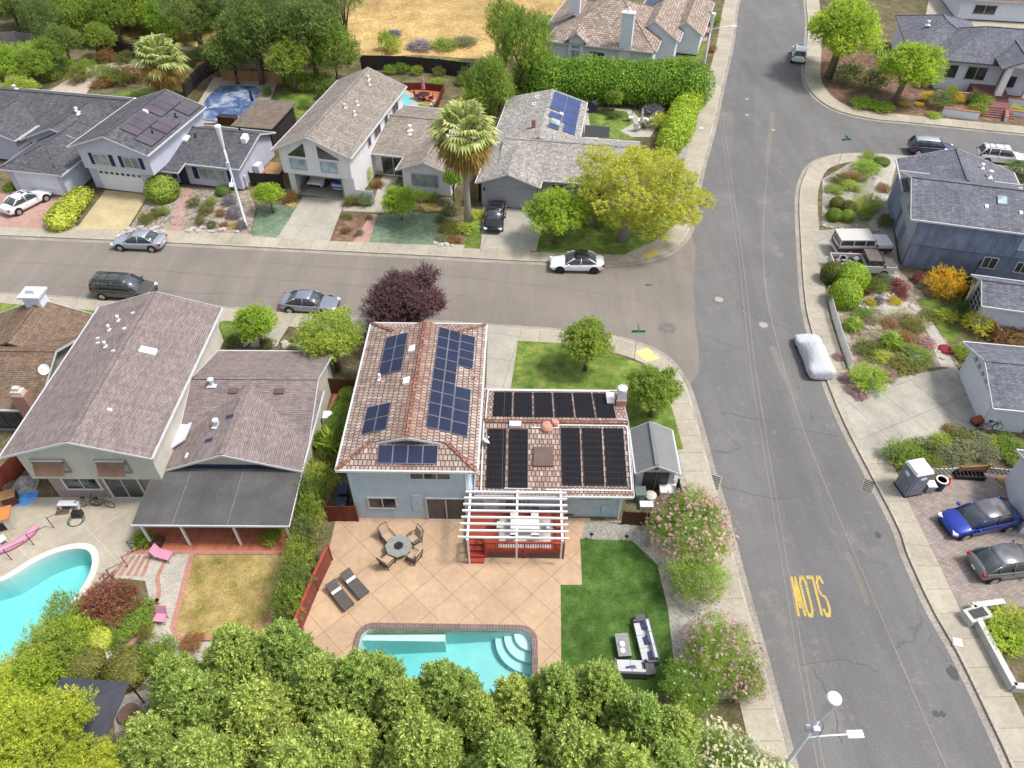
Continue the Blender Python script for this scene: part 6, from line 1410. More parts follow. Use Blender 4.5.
# yellow green clipped hedge between the driveways
def hedge(label, pts, w, h, mat, n, size, name='hedge', seed=1, z=.12, r=None, wob=.12):
    q = [Vector((*P(*p, z), 0)) for p in pts]; rnd = random.Random(seed); bl = []
    for i in range(len(q)-1):
        L = (q[i+1]-q[i]).length; m = max(1, int(L/(w*.3)))
        for k in range(m+(i == len(q)-2)):
            c = q[i].lerp(q[i+1], k/m); j = 1+rnd.uniform(-wob, wob)
            bl.append((c.x-q[0].x+rnd.uniform(-.1, .1), c.y-q[0].y+rnd.uniform(-.1, .1), h*.45*j, w*.62*j, w*.62*j, h*.58*j))
    me = leaf_mesh(name, bl, n, size, G[mat], seed, zmin=0, core=.88); o = bpy.data.objects.new(name, me); C.objects.link(o); o.location = (q[0].x, q[0].y, z)
    return tag(o, label, 'hedge')
hedge('yellow green clipped hedge between the pink driveway and tan driveway', [(82, 200), (72, 212), (62, 226)], 1.9, 1.25, 'lime', 6000, .12)
hedge('tall clipped green hedge between the grey house and tan tiled house', [(528, 92), (560, 88), (600, 92), (640, 94), (692, 96)], 3.6, 3.3, 'lime', 26000, .20, seed=3, wob=.06) if False else hedge('tall clipped green hedge between the grey house and the tan tiled house', [(534, 95), (575, 97), (620, 99), (660, 101), (684, 101)], 4.6, 4.3, 'hedge', 42000, .14, seed=3, wob=.07)
hedge('lower yellow green hedge running down beside the gravel strip', [(690, 104), (682, 120), (677, 136), (668, 152)], 2.4, 2.2, 'bright', 14000, .13, seed=5)
# ---- palms
def palm(label, u, v, h, r, skirt, name='palm_tree'):
    x, y = P(u, v, .12); root = thing(name, label, 'palm', (x, y, .12)); rnd = random.Random(int(u))
    MB().tube([(0, 0, -.05), (.05, 0, h*.3), (0, .05, h*.7), (0, 0, h)], [.42, .30, .26, .30], 10).build('trunk', M['greybark'], root, True, uv=False)
    def fans(n, lo, hi, k, rr):
        b = MB()
        for i in range(n):
            a = i*2.39996+rnd.uniform(-.2, .2); e = lo+(hi-lo)*((i+.5)/n); e += rnd.uniform(-.12, .12)
            d = Vector((math.cos(a)*math.cos(e), math.sin(a)*math.cos(e), math.sin(e))); tip = Vector((0, 0, h))+d*rr*k*.55
            side = d.cross(Vector((0, 0, 1))).normalized(); upv = side.cross(d)
            b.tube([(0, 0, h), tip], [.035, .02], 4, caps=False)
            for j in range(-6, 7):
                f = j/6*1.25; dd = (d*math.cos(f)+side*math.sin(f)).normalized(); L = rr*.55*(1-.25*abs(f))*rnd.uniform(.85, 1.1)
                m1 = tip+dd*L*.6+upv*.02; m2 = tip+dd*L-Vector((0, 0, L*.32)); ww = dd.cross(upv).normalized()*L*.075
                b.add([tip-ww*.3, m1-ww, m2, m1+ww, tip+ww*.3], [(0, 1, 3, 4), (1, 2, 3)])
        return b
    fans(44, -.1, 1.4, 1, r).build('crown', G['palmleaf'], root, uv=False)
    if skirt: fans(46, -1.25, -.05, 1.0, r*.92).build('dry_fronds', G['drypalm'], root, uv=False)
palm('tall fan palm with yellow dry skirt in front of the grey house', 468, 226, 9.0, 3.3, True)
palm('short bushy yellow fan palm in the far back garden', 172, 98, 4.4, 3.4, True)
# ---- pink oleanders along the corner verge: foliage with flower heads
def flowering(u, v, r, h, label, fl, seed, base='oliver', nfl=520, ry=None):
    x, y = P(u, v, .12); root = thing('flowering_shrub', label, 'shrub', (x, y, .12))
    rz = seed*1.3
    crown_obj('crown', KM[base][seed % 2], root, (0, 0, h*.5), r, ry or r, h*.62, rz)
    me = leaf_mesh('flower_heads', [(0, 0, 0, .97, .97, .79)]+lobes(101*(seed % 2)+len(base), 24, .33)[1:], int(nfl*1.7), .042, G[fl], seed, lo=1.02, hi=1.2, core=0, aspect=.8, zmin=-.25, up=.5)
    crown_obj('flowers', me, root, (0, 0, h*.5), r, ry or r, h*.62, rz)['kind'] = 'stuff'
    MB().tube([(0, 0, -.05), (.1, 0, h*.5)], [.12, .05], 6).build('stem', M['bark'], root, uv=False)
flowering(686, 545, 2.35, 3.6, 'big oleander with pink flowers beside the gravel bed, upper one', 'flower_pink', 0)
flowering(692, 592, 1.7, 2.8, 'green oleander with few pink flowers below the upper pink one', 'flower_pink', 1, nfl=90)
flowering(714, 668, 2.0, 3.2, 'oleander with pink flowers beside the pavement, lower one', 'flower_pink', 2, nfl=420)
flowering(742, 690, 1.0, 1.8, 'small pink flowering oleander overhanging the pavement', 'flower_pink', 3, nfl=420)
flowering(686, 700, 1.5, 2.8, 'yellow green oleander right of the outdoor sofa', 'flower_white', 4, nfl=60)
flowering(714, 790, 2.0, 3.9, 'oleander with white flowers at the bottom edge', 'flower_white', 5, nfl=900)
flowering(752, 800, 1.6, 3.0, 'lower oleander with white flowers beside the pavement at the bottom edge', 'flower_white', 6, nfl=900)
# ---- the tall screening row along the bottom edge
def tufts(seed, n=95, R0=(1.9, 1.75), h=6.2, top=.55):
    rnd = random.Random(seed); bl = [(0, 0, h*.40, R0[0]*.5, R0[1]*.5, h*.36)]
    for i in range(n):
        a = i*2.39996+rnd.uniform(-.35, .35); t = (i+.5)/n; z = h*(.10+.86*t)+rnd.uniform(-.25, .25); q = R0[0]*(1-.90*max(0, (t-.22)/.78)**1.25)*rnd.uniform(.58, 1.06)
        s = rnd.uniform(.24, .44)*(1.0 if t < .75 else .8); bl.append((q*math.cos(a), q*math.sin(a)*R0[1]/R0[0], z, s, s, s*rnd.uniform(1.3, 2.1)))
    bl.append((0, 0, h*.93, .32, .32, .65)); return bl
RM = [sprig_mesh('screen_crown', tufts(40+i), 2700, .36, .105, G['hedgerow'], 60+i, k=15, up=.8, spread=.35, core=0, aspect=.38, lo=.7, hi=1.0, open_=1.0) for i in range(3)]
row = [(200, 714, 5.4), (226, 742, 6.2), (184, 776, 5.4), (262, 700, 5.9), (300, 690, 5.8), (285, 755, 6.4), (338, 726, 5.9), (374, 722, 5.6), (356, 785, 6.6), (412, 742, 5.7), (446, 724, 5.2), (432, 795, 6.4), (482, 752, 5.6), (514, 738, 5.4), (506, 806, 6.5), (552, 734, 5.6), (592, 728, 5.8), (568, 798, 6.6), (628, 762, 5.8), (610, 825, 6.8), (650, 800, 6.0), (236, 802, 6.6), (322, 820, 6.9), (662, 766, 4.8)]
for i, (u, v, h) in enumerate(row):
    x, y = P(u, v, .12); t = thing('screen_tree', 'pale green tufted tree in the tall screening row along the bottom edge', 'tree', (x, y, .12), 0, 'tall screening row at the bottom')
    s = h/6.2; crown_obj('crown', RM[i % 3], t, (0, 0, 0), s*(.98+.04*(i % 4)), s*(.98+.04*(i % 4)), s*(1.02+.04*(i*5 % 4)))
    MB().tube([(0, 0, -.05), (0, 0, h*.6)], [.14, .06], 6).build('trunk', M['bark'], t, uv=False)
YM = sprig_mesh('golden_crown', lobes(77, 46, .2, (1, 1, .8), -.3, .76), 4600, .08, .022, G['golden'], 9, k=10, up=.7, lo=.5)
KM['golden'] = [YM]
tree('golden', 58, 796, 6.2, 3.4, 'big yellow leaved tree in the bottom left corner, in front of the dark canopy', off=(0, 0))
tree('golden', 8, 770, 5.4, 3.0, 'yellow leaved tree at the left edge of the bottom left corner')
tree('golden', 118, 812, 4.8, 2.0, 'smaller yellow leaved tree right of the big one at the bottom')
shrub('s_olive', 160, 760, 2.0, 'olive brown shrub at the bottom between the yellow trees and screening row', 2.2)
# ================================================================ FENCES, POOLS, LAMPS, FURNITURE
def fence(label, pts, h, mat, name='fence', t=.05, posts=True, z=.12, cat='fence', cap=None, step=2.4):
    q = [P(*p, z) for p in pts]; o = q[0]; root = thing(name, label, cat, (o[0], o[1], z))
    q = [(x-o[0], y-o[1]) for x, y in q]
    b = MB()
    for i in range(len(q)-1):
        a, c = Vector((*q[i], 0)), Vector((*q[i+1], 0)); m = (a+c)/2
        b.obox(m+Vector((0, 0, h/2)), ((c-a).length, t, h), math.atan2(c.y-a.y, c.x-a.x))
    b.build('fence_panel', M[mat] if isinstance(mat, str) else mat, root)
    if posts:
        for i in range(len(q)-1):
            a, c = Vector((*q[i], 0)), Vector((*q[i+1], 0)); n = max(1, round((c-a).length/step))
            for k in range(n+(i == len(q)-2)):
                p = a.lerp(c, k/n); MB().box(p.x-.06, p.x+.06, p.y-.06, p.y+.06, 0, h+.1).build('post', M[mat] if isinstance(mat, str) else mat, root)
    if cap:
        b = MB()
        for i in range(len(q)-1): b.beam((*q[i], h+.02), (*q[i+1], h+.02), .14, .05)
        b.build('top_rail', M[cap], root)
    return root
M['redlattice'] = siding('red_lattice_fence', (.20, .055, .042), .10, True, .25, .35)
M['block_grey'] = pavers('grey_block_wall', (.33, .32, .31), (.28, .27, .26), (.24, .23, .22), .4, .2, space='uv')
fence('black pool fence running back beside the covered blue pool', [(186, 98), (203, 80), (222, 68)], 1.8, 'fence_dark')
fence('tan wooden fence behind the covered blue pool', [(223, 80), (252, 81), (283, 84)], 1.3, 'fence_tan')
fence('long black fence along the edge of the dry golden field', [(362, 70), (405, 71), (440, 74), (470, 78)], 1.9, 'fence_dark')
fence('tan and brown side fence between the tall palm and the grey house', [(508, 110), (495, 140), (482, 176), (478, 200)], 1.7, 'fence_tan')
fence('grey weathered fence at the far left corner garden', [(-10, 46), (20, 45), (54, 50)], 1.8, 'fence_grey')
fence('black fence behind the pink garden path', [(98, 54), (122, 55), (144, 60)], 1.8, 'fence_dark')
fence('black gate fence between the lavender house and the open garage house', [(252, 186), (268, 187), (284, 188)], 1.5, 'fence_dark')
fence('red lattice fence along the left side of the tan patio', [(332, 560), (318, 590), (300, 634)], 1.5, 'redlattice', cap='redrail')
fence('red stained wooden gate beside the pale blue house wall', [(330, 521), (346, 521), (358, 521)], 1.5, 'fence_red', name='wooden_gate', cat='gate')
fence('dark brown side gate near the street between the two houses', [(329, 393), (343, 394), (357, 395)], 1.5, 'fence_brown', name='wooden_gate', cat='gate')
fence('dark stained fence below the garden shed', [(622, 524), (640, 525), (660, 525)], 1.3, 'fence_brown')
fence('black fence right of the garden shed', [(676, 492), (680, 505), (684, 520)], 1.2, 'fence_dark')
fence('red brown fence at the left edge beside the two storey house', [(-4, 506), (12, 485), (25, 470), (30, 462)], 1.7, 'fence_red')
fence('dark fence between the weathered blue wall and the small outbuilding', [(960, 306), (966, 290), (972, 278)], 1.7, 'fence_dark')
fence('tan fence stub between yellow shrub and red brown hedge', [(986, 330), (994, 342)], 1.2, 'fence_tan')
fence('red low wall around the patio with the closed pink umbrella', [(402, 90), (424, 90), (444, 92), (438, 108), (428, 120)], .9, 'fence_red')
fence('grey retaining wall right of the black fence', [(476, 82), (500, 92)], .9, 'block_grey', posts=False, name='garden_wall', cat='wall')
fence('pale side gate wall right of the open garage', [(357, 203), (366, 204), (375, 205)], 1.5, 'palewall', name='garden_wall', cat='wall', posts=False)
# picket fence
pts = PX((826, 296), (832, 320), (840, 346), (849, 372)); root = thing('picket_fence', 'white picket fence leaning along the pavement by the flower garden', 'fence', (*pts[0], .12)); b = MB(); o = Vector((*pts[0], 0)); pw2 = plain('picket_white', (.66, .66, .64), .7, var=.12)
tot = [Vector((*p, 0))-o for p in pts]
for i in range(3):
    a, c = tot[i], tot[i+1]; n = int((c-a).length/.16)
    for zz in (.25, .65): MB().beam(a+Vector((0, 0, zz)), c+Vector((0, 0, zz)), .04, .07).build('rail', pw2, root)
    for k in range(n): p = a.lerp(c, k/n); b.prism([(p.x-.02, p.y-.05), (p.x+.02, p.y-.05), (p.x+.02, p.y+.05), (p.x-.02, p.y+.05)], .02, .95)
b.build('pickets', pw2, root); bpy.data.objects[root.children[-1].name]['kind'] = 'stuff'
# lattice edging of the planting bed, and its boards
def lattice(name):
    m, nt, bs = mk(name, .8); v = mapping(nt, coord(nt, 'uv'), R(45)); col, f = brick(nt, v, (.10, .10, .07), (.10, .10, .07), (.62, .62, .60), .2, .2, .045, 0); nt.links.new(col, bs.inputs['Base Color']); return m
M['lattice'] = lattice('white_lattice')
fence('white lattice edging below the planting bed, left piece', [(930, 474), (944, 474), (957, 473)], .55, 'lattice', posts=False, name='lattice_edging'); fence('white lattice edging below the planting bed, right piece', [(987, 473), (1005, 475), (1026, 478)], .55, 'lattice', posts=False, name='lattice_edging')
fence('tan timber board standing in the bed edging', [(957, 474), (985, 472)], .7, 'fence_tan', name='timber_board', cat='board')
# retaining walls by the porch steps
M['brickcap'] = pavers('brick_wall_cap', (.42, .15, .10), (.34, .12, .08), (.3, .2, .16), .22, .3, space='uv')
M['greypaint'] = plain('weathered_white_paint', (.50, .49, .47), .8, var=.12)
def planter(label, pts, h, z=.12, mat='coolwhite', w=.3):
    q = [P(*p, z) for p in pts]; o = q[0]; root = thing('planter_wall', label, 'planter wall', (o[0], o[1], z)); b = MB(); c = MB()
    for (x0, y0_), (x1, y1_) in zip(q, q[1:]):
        b.beam((x0-o[0], y0_-o[1], h/2), (x1-o[0], y1_-o[1], h/2), w, h); c.beam((x0-o[0], y0_-o[1], h+.03), (x1-o[0], y1_-o[1], h+.03), w+.06, .08)
    b.build('wall', M[mat], root); c.build('coping', M['brickcap'] if mat == 'coolwhite' else M['greypaint'], root)
planter('upper brick capped planter wall left of the porch steps', [(934, 97), (956, 99), (979, 101)], .8); planter('lower brick capped planter wall left of the porch steps', [(941, 115), (960, 118), (977, 120)], .9)
planter('upper brick capped planter wall right of the porch steps', [(1005, 104), (1030, 107)], .8); planter('lower brick planter box right of the porch steps', [(1005, 122), (1005, 114), (1034, 118)], .5)
st = thing('brick_steps', 'dark red brick steps climbing to the white house porch', 'steps', (*P(996, 118, .12), .12), R(-14))
for k in range(9): MB().box(-1.9, 1.9, .42*k+(1.6 if k > 4 else 0), .42*(k+1)+(1.6 if k >= 4 else 0), 0, .11*(k+1)).build('step', M['redbrickstep'], st)
MB().box(-1.9, 1.9, 5.38, 8.4, 0, 1.0).build('landing', M['redbrickstep'], st)
# white walled planter at the bottom right
planter('white painted planter wall at the bottom right by the paved drive', [(1000, 606), (969, 610), (976, 626), (1010, 690), (1040, 692)], .5, mat='greypaint', w=.26)
MB_ = thing('planter_box', 'square white planter box with dark tray at the planter wall corner', 'planter', (*P(974, 618, .12), .12), R(15)); MB().box(-.7, .7, -.4, .4, 0, .55).build('box', M['greypaint'], MB_); MB().box(-.45, .45, -.25, .25, .55, .6).build('tray', M['darkmetal'], MB_)
# ---- pools
def watermat(name, c, c2):
    m, nt, b = mk(name, .06, 0, .5); v = coord(nt, 'pos')
    w = nz(nt, v, .22, 3, .5, .6); col = ramp(nt, w, (.3, c), (.7, c2)); vo = nt.nodes.new('ShaderNodeTexVoronoi'); vo.feature = 'SMOOTH_F1'; vo.inputs['Scale'].default_value = 1.6; nt.links.new(v, vo.inputs['Vector'])
    col = mix(nt, 1.0, col, ramp(nt, vo.outputs['Distance'], (.2, .96), (.7, 1.07)), 'MULTIPLY'); nt.links.new(col, b.inputs['Base Color']); bump(nt, b, nz(nt, v, 2.2, 4), .04, .5); return m
M['water'] = watermat('turquoise_pool_water', (.085, .39, .37), (.135, .45, .42)); M['waterpale'] = watermat('pale_turquoise_step', (.20, .52, .49), (.24, .55, .52))
M['bluewater'] = watermat('sky_blue_pool_water', (.13, .46, .48), (.19, .52, .53))
M['plaster'] = plain('pale_pool_plaster', (.62, .70, .70), .8, var=.05, scale=.8)
def clearwater():
    m = bpy.data.materials.new('clear_pool_water'); m.use_nodes = True; nt = m.node_tree; nt.nodes.remove(nt.nodes['Principled BSDF']); out_ = nt.nodes['Material Output']
    tr = nt.nodes.new('ShaderNodeBsdfTransparent'); gl = nt.nodes.new('ShaderNodeBsdfGlossy'); gl.inputs['Roughness'].default_value = .04; fr = nt.nodes.new('ShaderNodeFresnel'); fr.inputs['IOR'].default_value = 1.33
    v = coord(nt, 'pos'); bp = nt.nodes.new('ShaderNodeBump'); bp.inputs['Distance'].default_value = .05; bp.inputs['Strength'].default_value = .6; nt.links.new(nz(nt, v, 2.4, 3), bp.inputs['Height'])
    nt.links.new(bp.outputs[0], gl.inputs['Normal']); nt.links.new(bp.outputs[0], fr.inputs['Normal'])
    mx = nt.nodes.new('ShaderNodeMixShader'); nt.links.new(fr.outputs[0], mx.inputs[0]); nt.links.new(tr.outputs[0], mx.inputs[1]); nt.links.new(gl.outputs[0], mx.inputs[2]); nt.links.new(mx.outputs[0], out_.inputs['Surface'])
    ab = nt.nodes.new('ShaderNodeVolumeAbsorption'); ab.inputs['Color'].default_value = (.30, .90, .90, 1); ab.inputs['Density'].default_value = .45; nt.links.new(ab.outputs[0], out_.inputs['Volume']); return m
M['clearwater'] = clearwater()
def build_pool(loop, depth):
    b = MB(); n = len(loop)
    for i in range(n):
        p, q = loop[i], loop[(i+1) % n]; b.poly([(*p, .18), (*q, .18), (*q, depth(*q)), (*p, depth(*p))][::-1])
    base = len(b.v); b.v += [(*p, depth(*p)) for p in loop]
    for t in tessellate_polygon([[Vector((*p, 0)) for p in loop]]):
        c = (Vector(loop[t[1]])-Vector(loop[t[0]])).cross(Vector(loop[t[2]])-Vector(loop[t[0]])); b.f.append(tuple(base+i for i in (t if c > 0 else t[::-1]))); b.m.append(0)
    struct(b.build('pool_basin', M['plaster']))
    big_ = offset(loop+[loop[0]], -.04)[:-1] if False else [(x+(x-cx_)*.012, y+(y-cy_)*.012) for cx_, cy_ in [(sum(p[0] for p in loop)/n, sum(p[1] for p in loop)/n)] for x, y in loop]
    struct(MB().prism(big_, -2.6, .07).build('pool_water', M['clearwater']))
M['coping'] = pavers('brown_brick_coping', (.20, .13, .12), (.15, .10, .09), (.30, .24, .22), .16, .5)
b = MB(); n = len(PINN)
for i in range(n):
    j = (i+1) % n; A_, B2_, C_, D_ = rloc(*PINN[i]), rloc(*PINN[j]), rloc(*POUT[j]), rloc(*POUT[i])
    b.poly([(*A_, .185), (*D_, .185), (*C_, .185), (*B2_, .185)]); b.poly([(*A_, .12), (*A_, .185), (*B2_, .185), (*B2_, .12)]); b.poly([(*D_, .12), (*C_, .12), (*C_, .185), (*D_, .185)])
struct(b.build('pool_coping', M['coping'])); build_pool(POOL, lambda x, y: -1.0-1.1*max(0, min(1, (PRX-1.5-x)/(PRX-PLX-3))))
def arcpts(r): return [rloc(Wp-.34, -.32)]+[rloc(Wp-.34+r*math.cos(R(180+t)), -.32+r*math.sin(R(180+t))) for t in range(0, 91, 9)]
for k, r in enumerate((2.0, 1.5, .95)): struct(MB().prism(arcpts(r), -2.0, -.78+.27*k).build('pool_step', M['plaster']))
struct(MB().prism([rloc(.34, -.32), rloc(4.9, -.32), rloc(4.9, -.8), rloc(.34, -.8)], -2.3, -.3).build('pool_bench', M['plaster']))
b = MB(); n = len(KP); cx, cy = sum(p[0] for p in KP)/n, sum(p[1] for p in KP)/n
big = offset(KP+[KP[0]], .42) if False else [(cx+(x-cx)*(1+.42/max(1, math.dist((x, y), (cx, cy)))), cy+(y-cy)*(1+.42/max(1, math.dist((x, y), (cx, cy))))) for x, y in KP]
for i in range(n): j = (i+1) % n; b.poly([(*KP[i], .17), (*KP[j], .17), (*big[j], .17), (*big[i], .17)]); b.poly([(*big[i], .17), (*big[j], .17), (*big[j], .12), (*big[i], .12)]); b.poly([(*KP[i], .12), (*KP[j], .12), (*KP[j], .17), (*KP[i], .17)])
struct(b.build('pool_coping', plain('white_pool_coping', (.58, .57, .53), .8, var=.08))); build_pool(KP, lambda x, y: -1.6)
sheet('pool_water', [smooth_loop(PX((399, 94), (408, 97), (416, 106), (421, 117), (412, 122), (399, 122)), 4)], .145, M['bluewater'])
def covermat():
    m, nt, b = mk('blue_pool_cover', .5); v = coord(nt, 'pos'); col = ramp(nt, nz(nt, v, .45, 7, .75, .8), (.38, (.035, .065, .17)), (.50, (.09, .14, .26)), (.6, (.36, .40, .47))); nt.links.new(col, b.inputs['Base Color']); bump(nt, b, nz(nt, v, 2, 4), .05, .6); return m
pc_ = PX((203, 121), (200, 112), (208, 98), (221, 87), (240, 87), (262, 88), (257, 100), (250, 113), (238, 121), (222, 124)); ox, oy = pc_[0]
b = MB(); b.prism([(x-ox, y-oy) for x, y in pc_], .02, .06); o = b.build('pool_cover', covermat(), loc=(ox, oy, .13)); tag(o, 'rumpled blue and white solar cover over the back garden pool', 'pool cover')
sheet('dark_mat', [PX((585, 126), (610, 128), (609, 139), (584, 138))], .13, plain('black_matting', (.05, .05, .055), .9, space='pos'))
# ---- street lamps
M['polewhite'] = plain('pale_grey_pole', (.66, .68, .72), .6, var=.06)
def lamp(label, x, y, h, armz, armdir, armlen, two=False):
    root = thing('street_lamp', label, 'street lamp', (x, y, .12)); mt = M['polewhite']
    MB().lathe([(.17, 0), (.17, .25), (.11, .3), (.10, h*.5), (.085, h-1.4)], n=12).build('pole', mt, root, True, uv=False)
    MB().lathe([(.085, h-2.1), (.11, h-1.95), (.25, h-.2), (.29, h-.08), (.28, h), (.1, h+.01)], n=20).build('antenna_canister', M['white'], root, True, uv=False)
    d = Vector((math.cos(armdir), math.sin(armdir), 0)); e = d*armlen+Vector((0, 0, armz+.25))
    arm = MB().tube([(0, 0, armz), d*armlen*.5+Vector((0, 0, armz+.2)), e], [.045, .04, .035], 8).build('arm', mt, root, True, uv=False)
    lu = MB().obox(e+d*.32, (.72, .34, .10), armdir).build('luminaire', M['white'], arm, uv=False); sm = lu.modifiers.new('bevel', 'BEVEL'); sm.width = .04; sm.segments = 2
    MB().obox(e+d*.34-Vector((0, 0, .06)), (.45, .24, .02), armdir).build('lamp_glass', M['lamp'], arm, uv=False)
    MB().obox((.02, -.16, armz+1.3), (.28, .2, .4)).obox((-.16, .05, armz+.95), (.16, .2, .3)).build('junction_box', M['steel'], root, uv=False)
    for s in (0, 1): MB().tube([(.05, -.12, armz+.9+.4*s), (.25, -.25, armz+.7+.4*s), (.3, -.1, armz+1.2+.4*s), (.1, 0, armz+1.5+.4*s)], .012, 5).build('cable', M['darkmetal'], root, uv=False)
lamp('nearest white street lamp with canister top beside the screening row', 12.55, 12.0, 9.2, 5.1, R(2), 1.75)
bx, by = P(247, 228); lamp('street lamp with canister top in front of the lavender solar house', bx, by, 10.0, 5.2, R(-75), 1.6)
bx, by = P(698, 101); lamp('far street lamp with canister top beside the tan tiled house', bx, by, 10.0, 8.2, R(10), 2.4)
def sign(label, u, v, az):
    x, y = P(u, v); root = thing('street_sign', label, 'street sign', (x, y, .12)); MB().tube([(0, 0, 0), (0, 0, 2.9)], .035, 8).build('post', M['steel'], root, uv=False)
    sg = plain('green_sign_face', (.01, .22, .13), .4, var=.04)
    MB().obox((0, 0, 2.75), (1.0, .03, .22), az).build('sign_plate', sg, root, uv=False); MB().obox((0, 0, 2.99), (.9, .03, .22), az+R(90)).build('sign_plate', sg, root, uv=False)
sign('green street name sign on the corner of the near lawn', 634, 360, R(0)); sign('green street name sign on the corner by the gravel garden', 838, 165, R(5))
def grate(label, u, v, rz):
    x, y = P(u, v); root = thing('storm_drain', label, 'drain', (x, y, .012), rz); MB().box(-.36, .36, -.62, .62, 0, .015).build('frame', M['gutter'], root)
    for k in range(7): MB().box(-.3, .3, -.54+.155*k, -.45+.155*k, .015, .03).build('bar', M['darkmetal'], root)
grate('storm drain grate in the left gutter beside the gravel strip', 715, 482, R(-22)); grate('storm drain grate in the right gutter near the portable toilet', 868, 486, R(-30))
def coverbox(label, u, v, s=.5):
    x, y = P(u, v); root = thing('utility_cover', label, 'utility cover', (x, y, .128), R(-15)); MB().box(-s/2, s/2, -s/2, s/2, 0, .012).build('lid', plain('pale_utility_lid', (.55, .53, .48), .8), root); MB().box(-s/2-.06, s/2+.06, -s/2-.06, s/2+.06, 0, .006).build('frame', M['gutter'], root)
coverbox('pale utility cover in the right pavement by the white planter', 957, 643); coverbox('pale utility cover in the far pavement by the gravel strip', 701, 129)
# ---- back garden furniture of the blue house
M['frame'] = plain('bronze_chair_frame', (.05, .04, .035), .5, .3); M['cushion'] = plain('beige_cushion', (.42, .31, .23), .9, var=.1); M['slats'] = siding('charcoal_lounger_weave', (.10, .09, .085), .05, True, .1, .7)
px_, py_ = P(399.6, 551, .14)
ft_ = thing('fire_pit_table', 'octagonal grey stone fire pit table between four cushioned chairs', 'fire pit table', (px_, py_, .125)); M['stone_top'] = plain('grey_stone_top', (.24, .25, .23), .7, var=.2, scale=8)
MB().lathe([(.72, .5), (.8, .52), (.8, .58), (.3, .585), (.3, .56), (.02, .56)], n=8).build('table_top', M['stone_top'], ft_, uv=False); MB().lathe([(.5, 0), (.5, .5)], n=8).build('base', M['frame'], ft_, uv=False); MB().lathe([(.27, .565), (.27, .6), (.2, .62), (.05, .6)], n=12).build('burner', M['black'], ft_, uv=False)
def armchair(label, u, v):
    x, y = P(u, v, .12); rz = math.atan2(py_-y, px_-x); root = thing('patio_chair', label, 'chair', (x, y, .125), rz, 'cushioned chairs around the fire pit')   # +x is the front
    MB().obox((0, 0, .36), (.62, .56, .14)).build('seat_cushion', M['cushion'], root, uv=False); MB().obox((-.34, 0, .72), (.12, .54, .66), 0, 0, R(-16)).build('back_cushion', M['cushion'], root, uv=False)
    b = MB().beam((-.3, -.34, .28), (.34, -.34, .28), .04, .05).beam((-.3, .34, .28), (.34, .34, .28), .04, .05).beam((-.33, -.3, .28), (-.33, .3, .28), .04, .05).beam((.32, -.3, .28), (.32, .3, .28), .04, .05); b.build('seat_frame', M['frame'], root, uv=False)
    for s in (-1, 1):
        MB().tube([(.3, s*.34, 0), (.32, s*.34, .55), (.1, s*.34, .6), (-.35, s*.34, .56)], .025, 6).build('armrest', M['frame'], root, uv=False); MB().tube([(-.28, s*.34, 0), (-.34, s*.34, .4), (-.5, s*.32, 1.05)], .025, 6).build('rear_leg', M['frame'], root, uv=False)
    MB().tube([(-.5, -.32, 1.05), (-.52, 0, 1.1), (-.5, .32, 1.05)], .025, 6).build('back_rail', M['frame'], root, uv=False)
for lab, u, v in (('cushioned chair at the upper left of the fire pit table', 388.5, 540), ('cushioned chair at the upper right of the fire pit table', 415, 541.5), ('cushioned chair at the lower left of the fire pit table', 388, 564), ('cushioned chair at the lower right of the fire pit table', 414.5, 559.5)): armchair(lab, u, v)
def lounger(label, head, foot):
    a_, c_ = Vector(P(*head)), Vector(P(*foot)); rz = math.atan2(c_.y-a_.y, c_.x-a_.x); root = thing('sun_lounger', label, 'sun lounger', ((a_.x+c_.x)/2, (a_.y+c_.y)/2, .125), rz, 'pair of sun loungers on the tan patio')
    MB().obox((.28, 0, .33), (1.35, .66, .06)).build('seat', M['slats'], root); MB().obox((-.66, 0, .48), (.68, .66, .06), 0, 0, R(28)).build('backrest', M['slats'], root); MB().obox((-.36, 0, .42), (.17, .6, .08), 0, 0, R(28)).build('towel', M['white'], root, uv=False)
    for x in (-.5, .8):
        for s in (-1, 1): MB().tube([(x+.06, s*.3, 0), (x, s*.3, .32)], .022, 6).build('leg', M['frame'], root, uv=False)
    for s in (-1, 1): MB().beam((-.45, s*.33, .31), (.96, s*.33, .31), .04, .05).build('side_rail', M['frame'], root, uv=False)
lounger('charcoal sun lounger with white towel, the one nearer the house', (345, 576), (367, 601)); lounger('charcoal sun lounger with white towel, nearer the lattice fence', (331, 587), (352, 613))
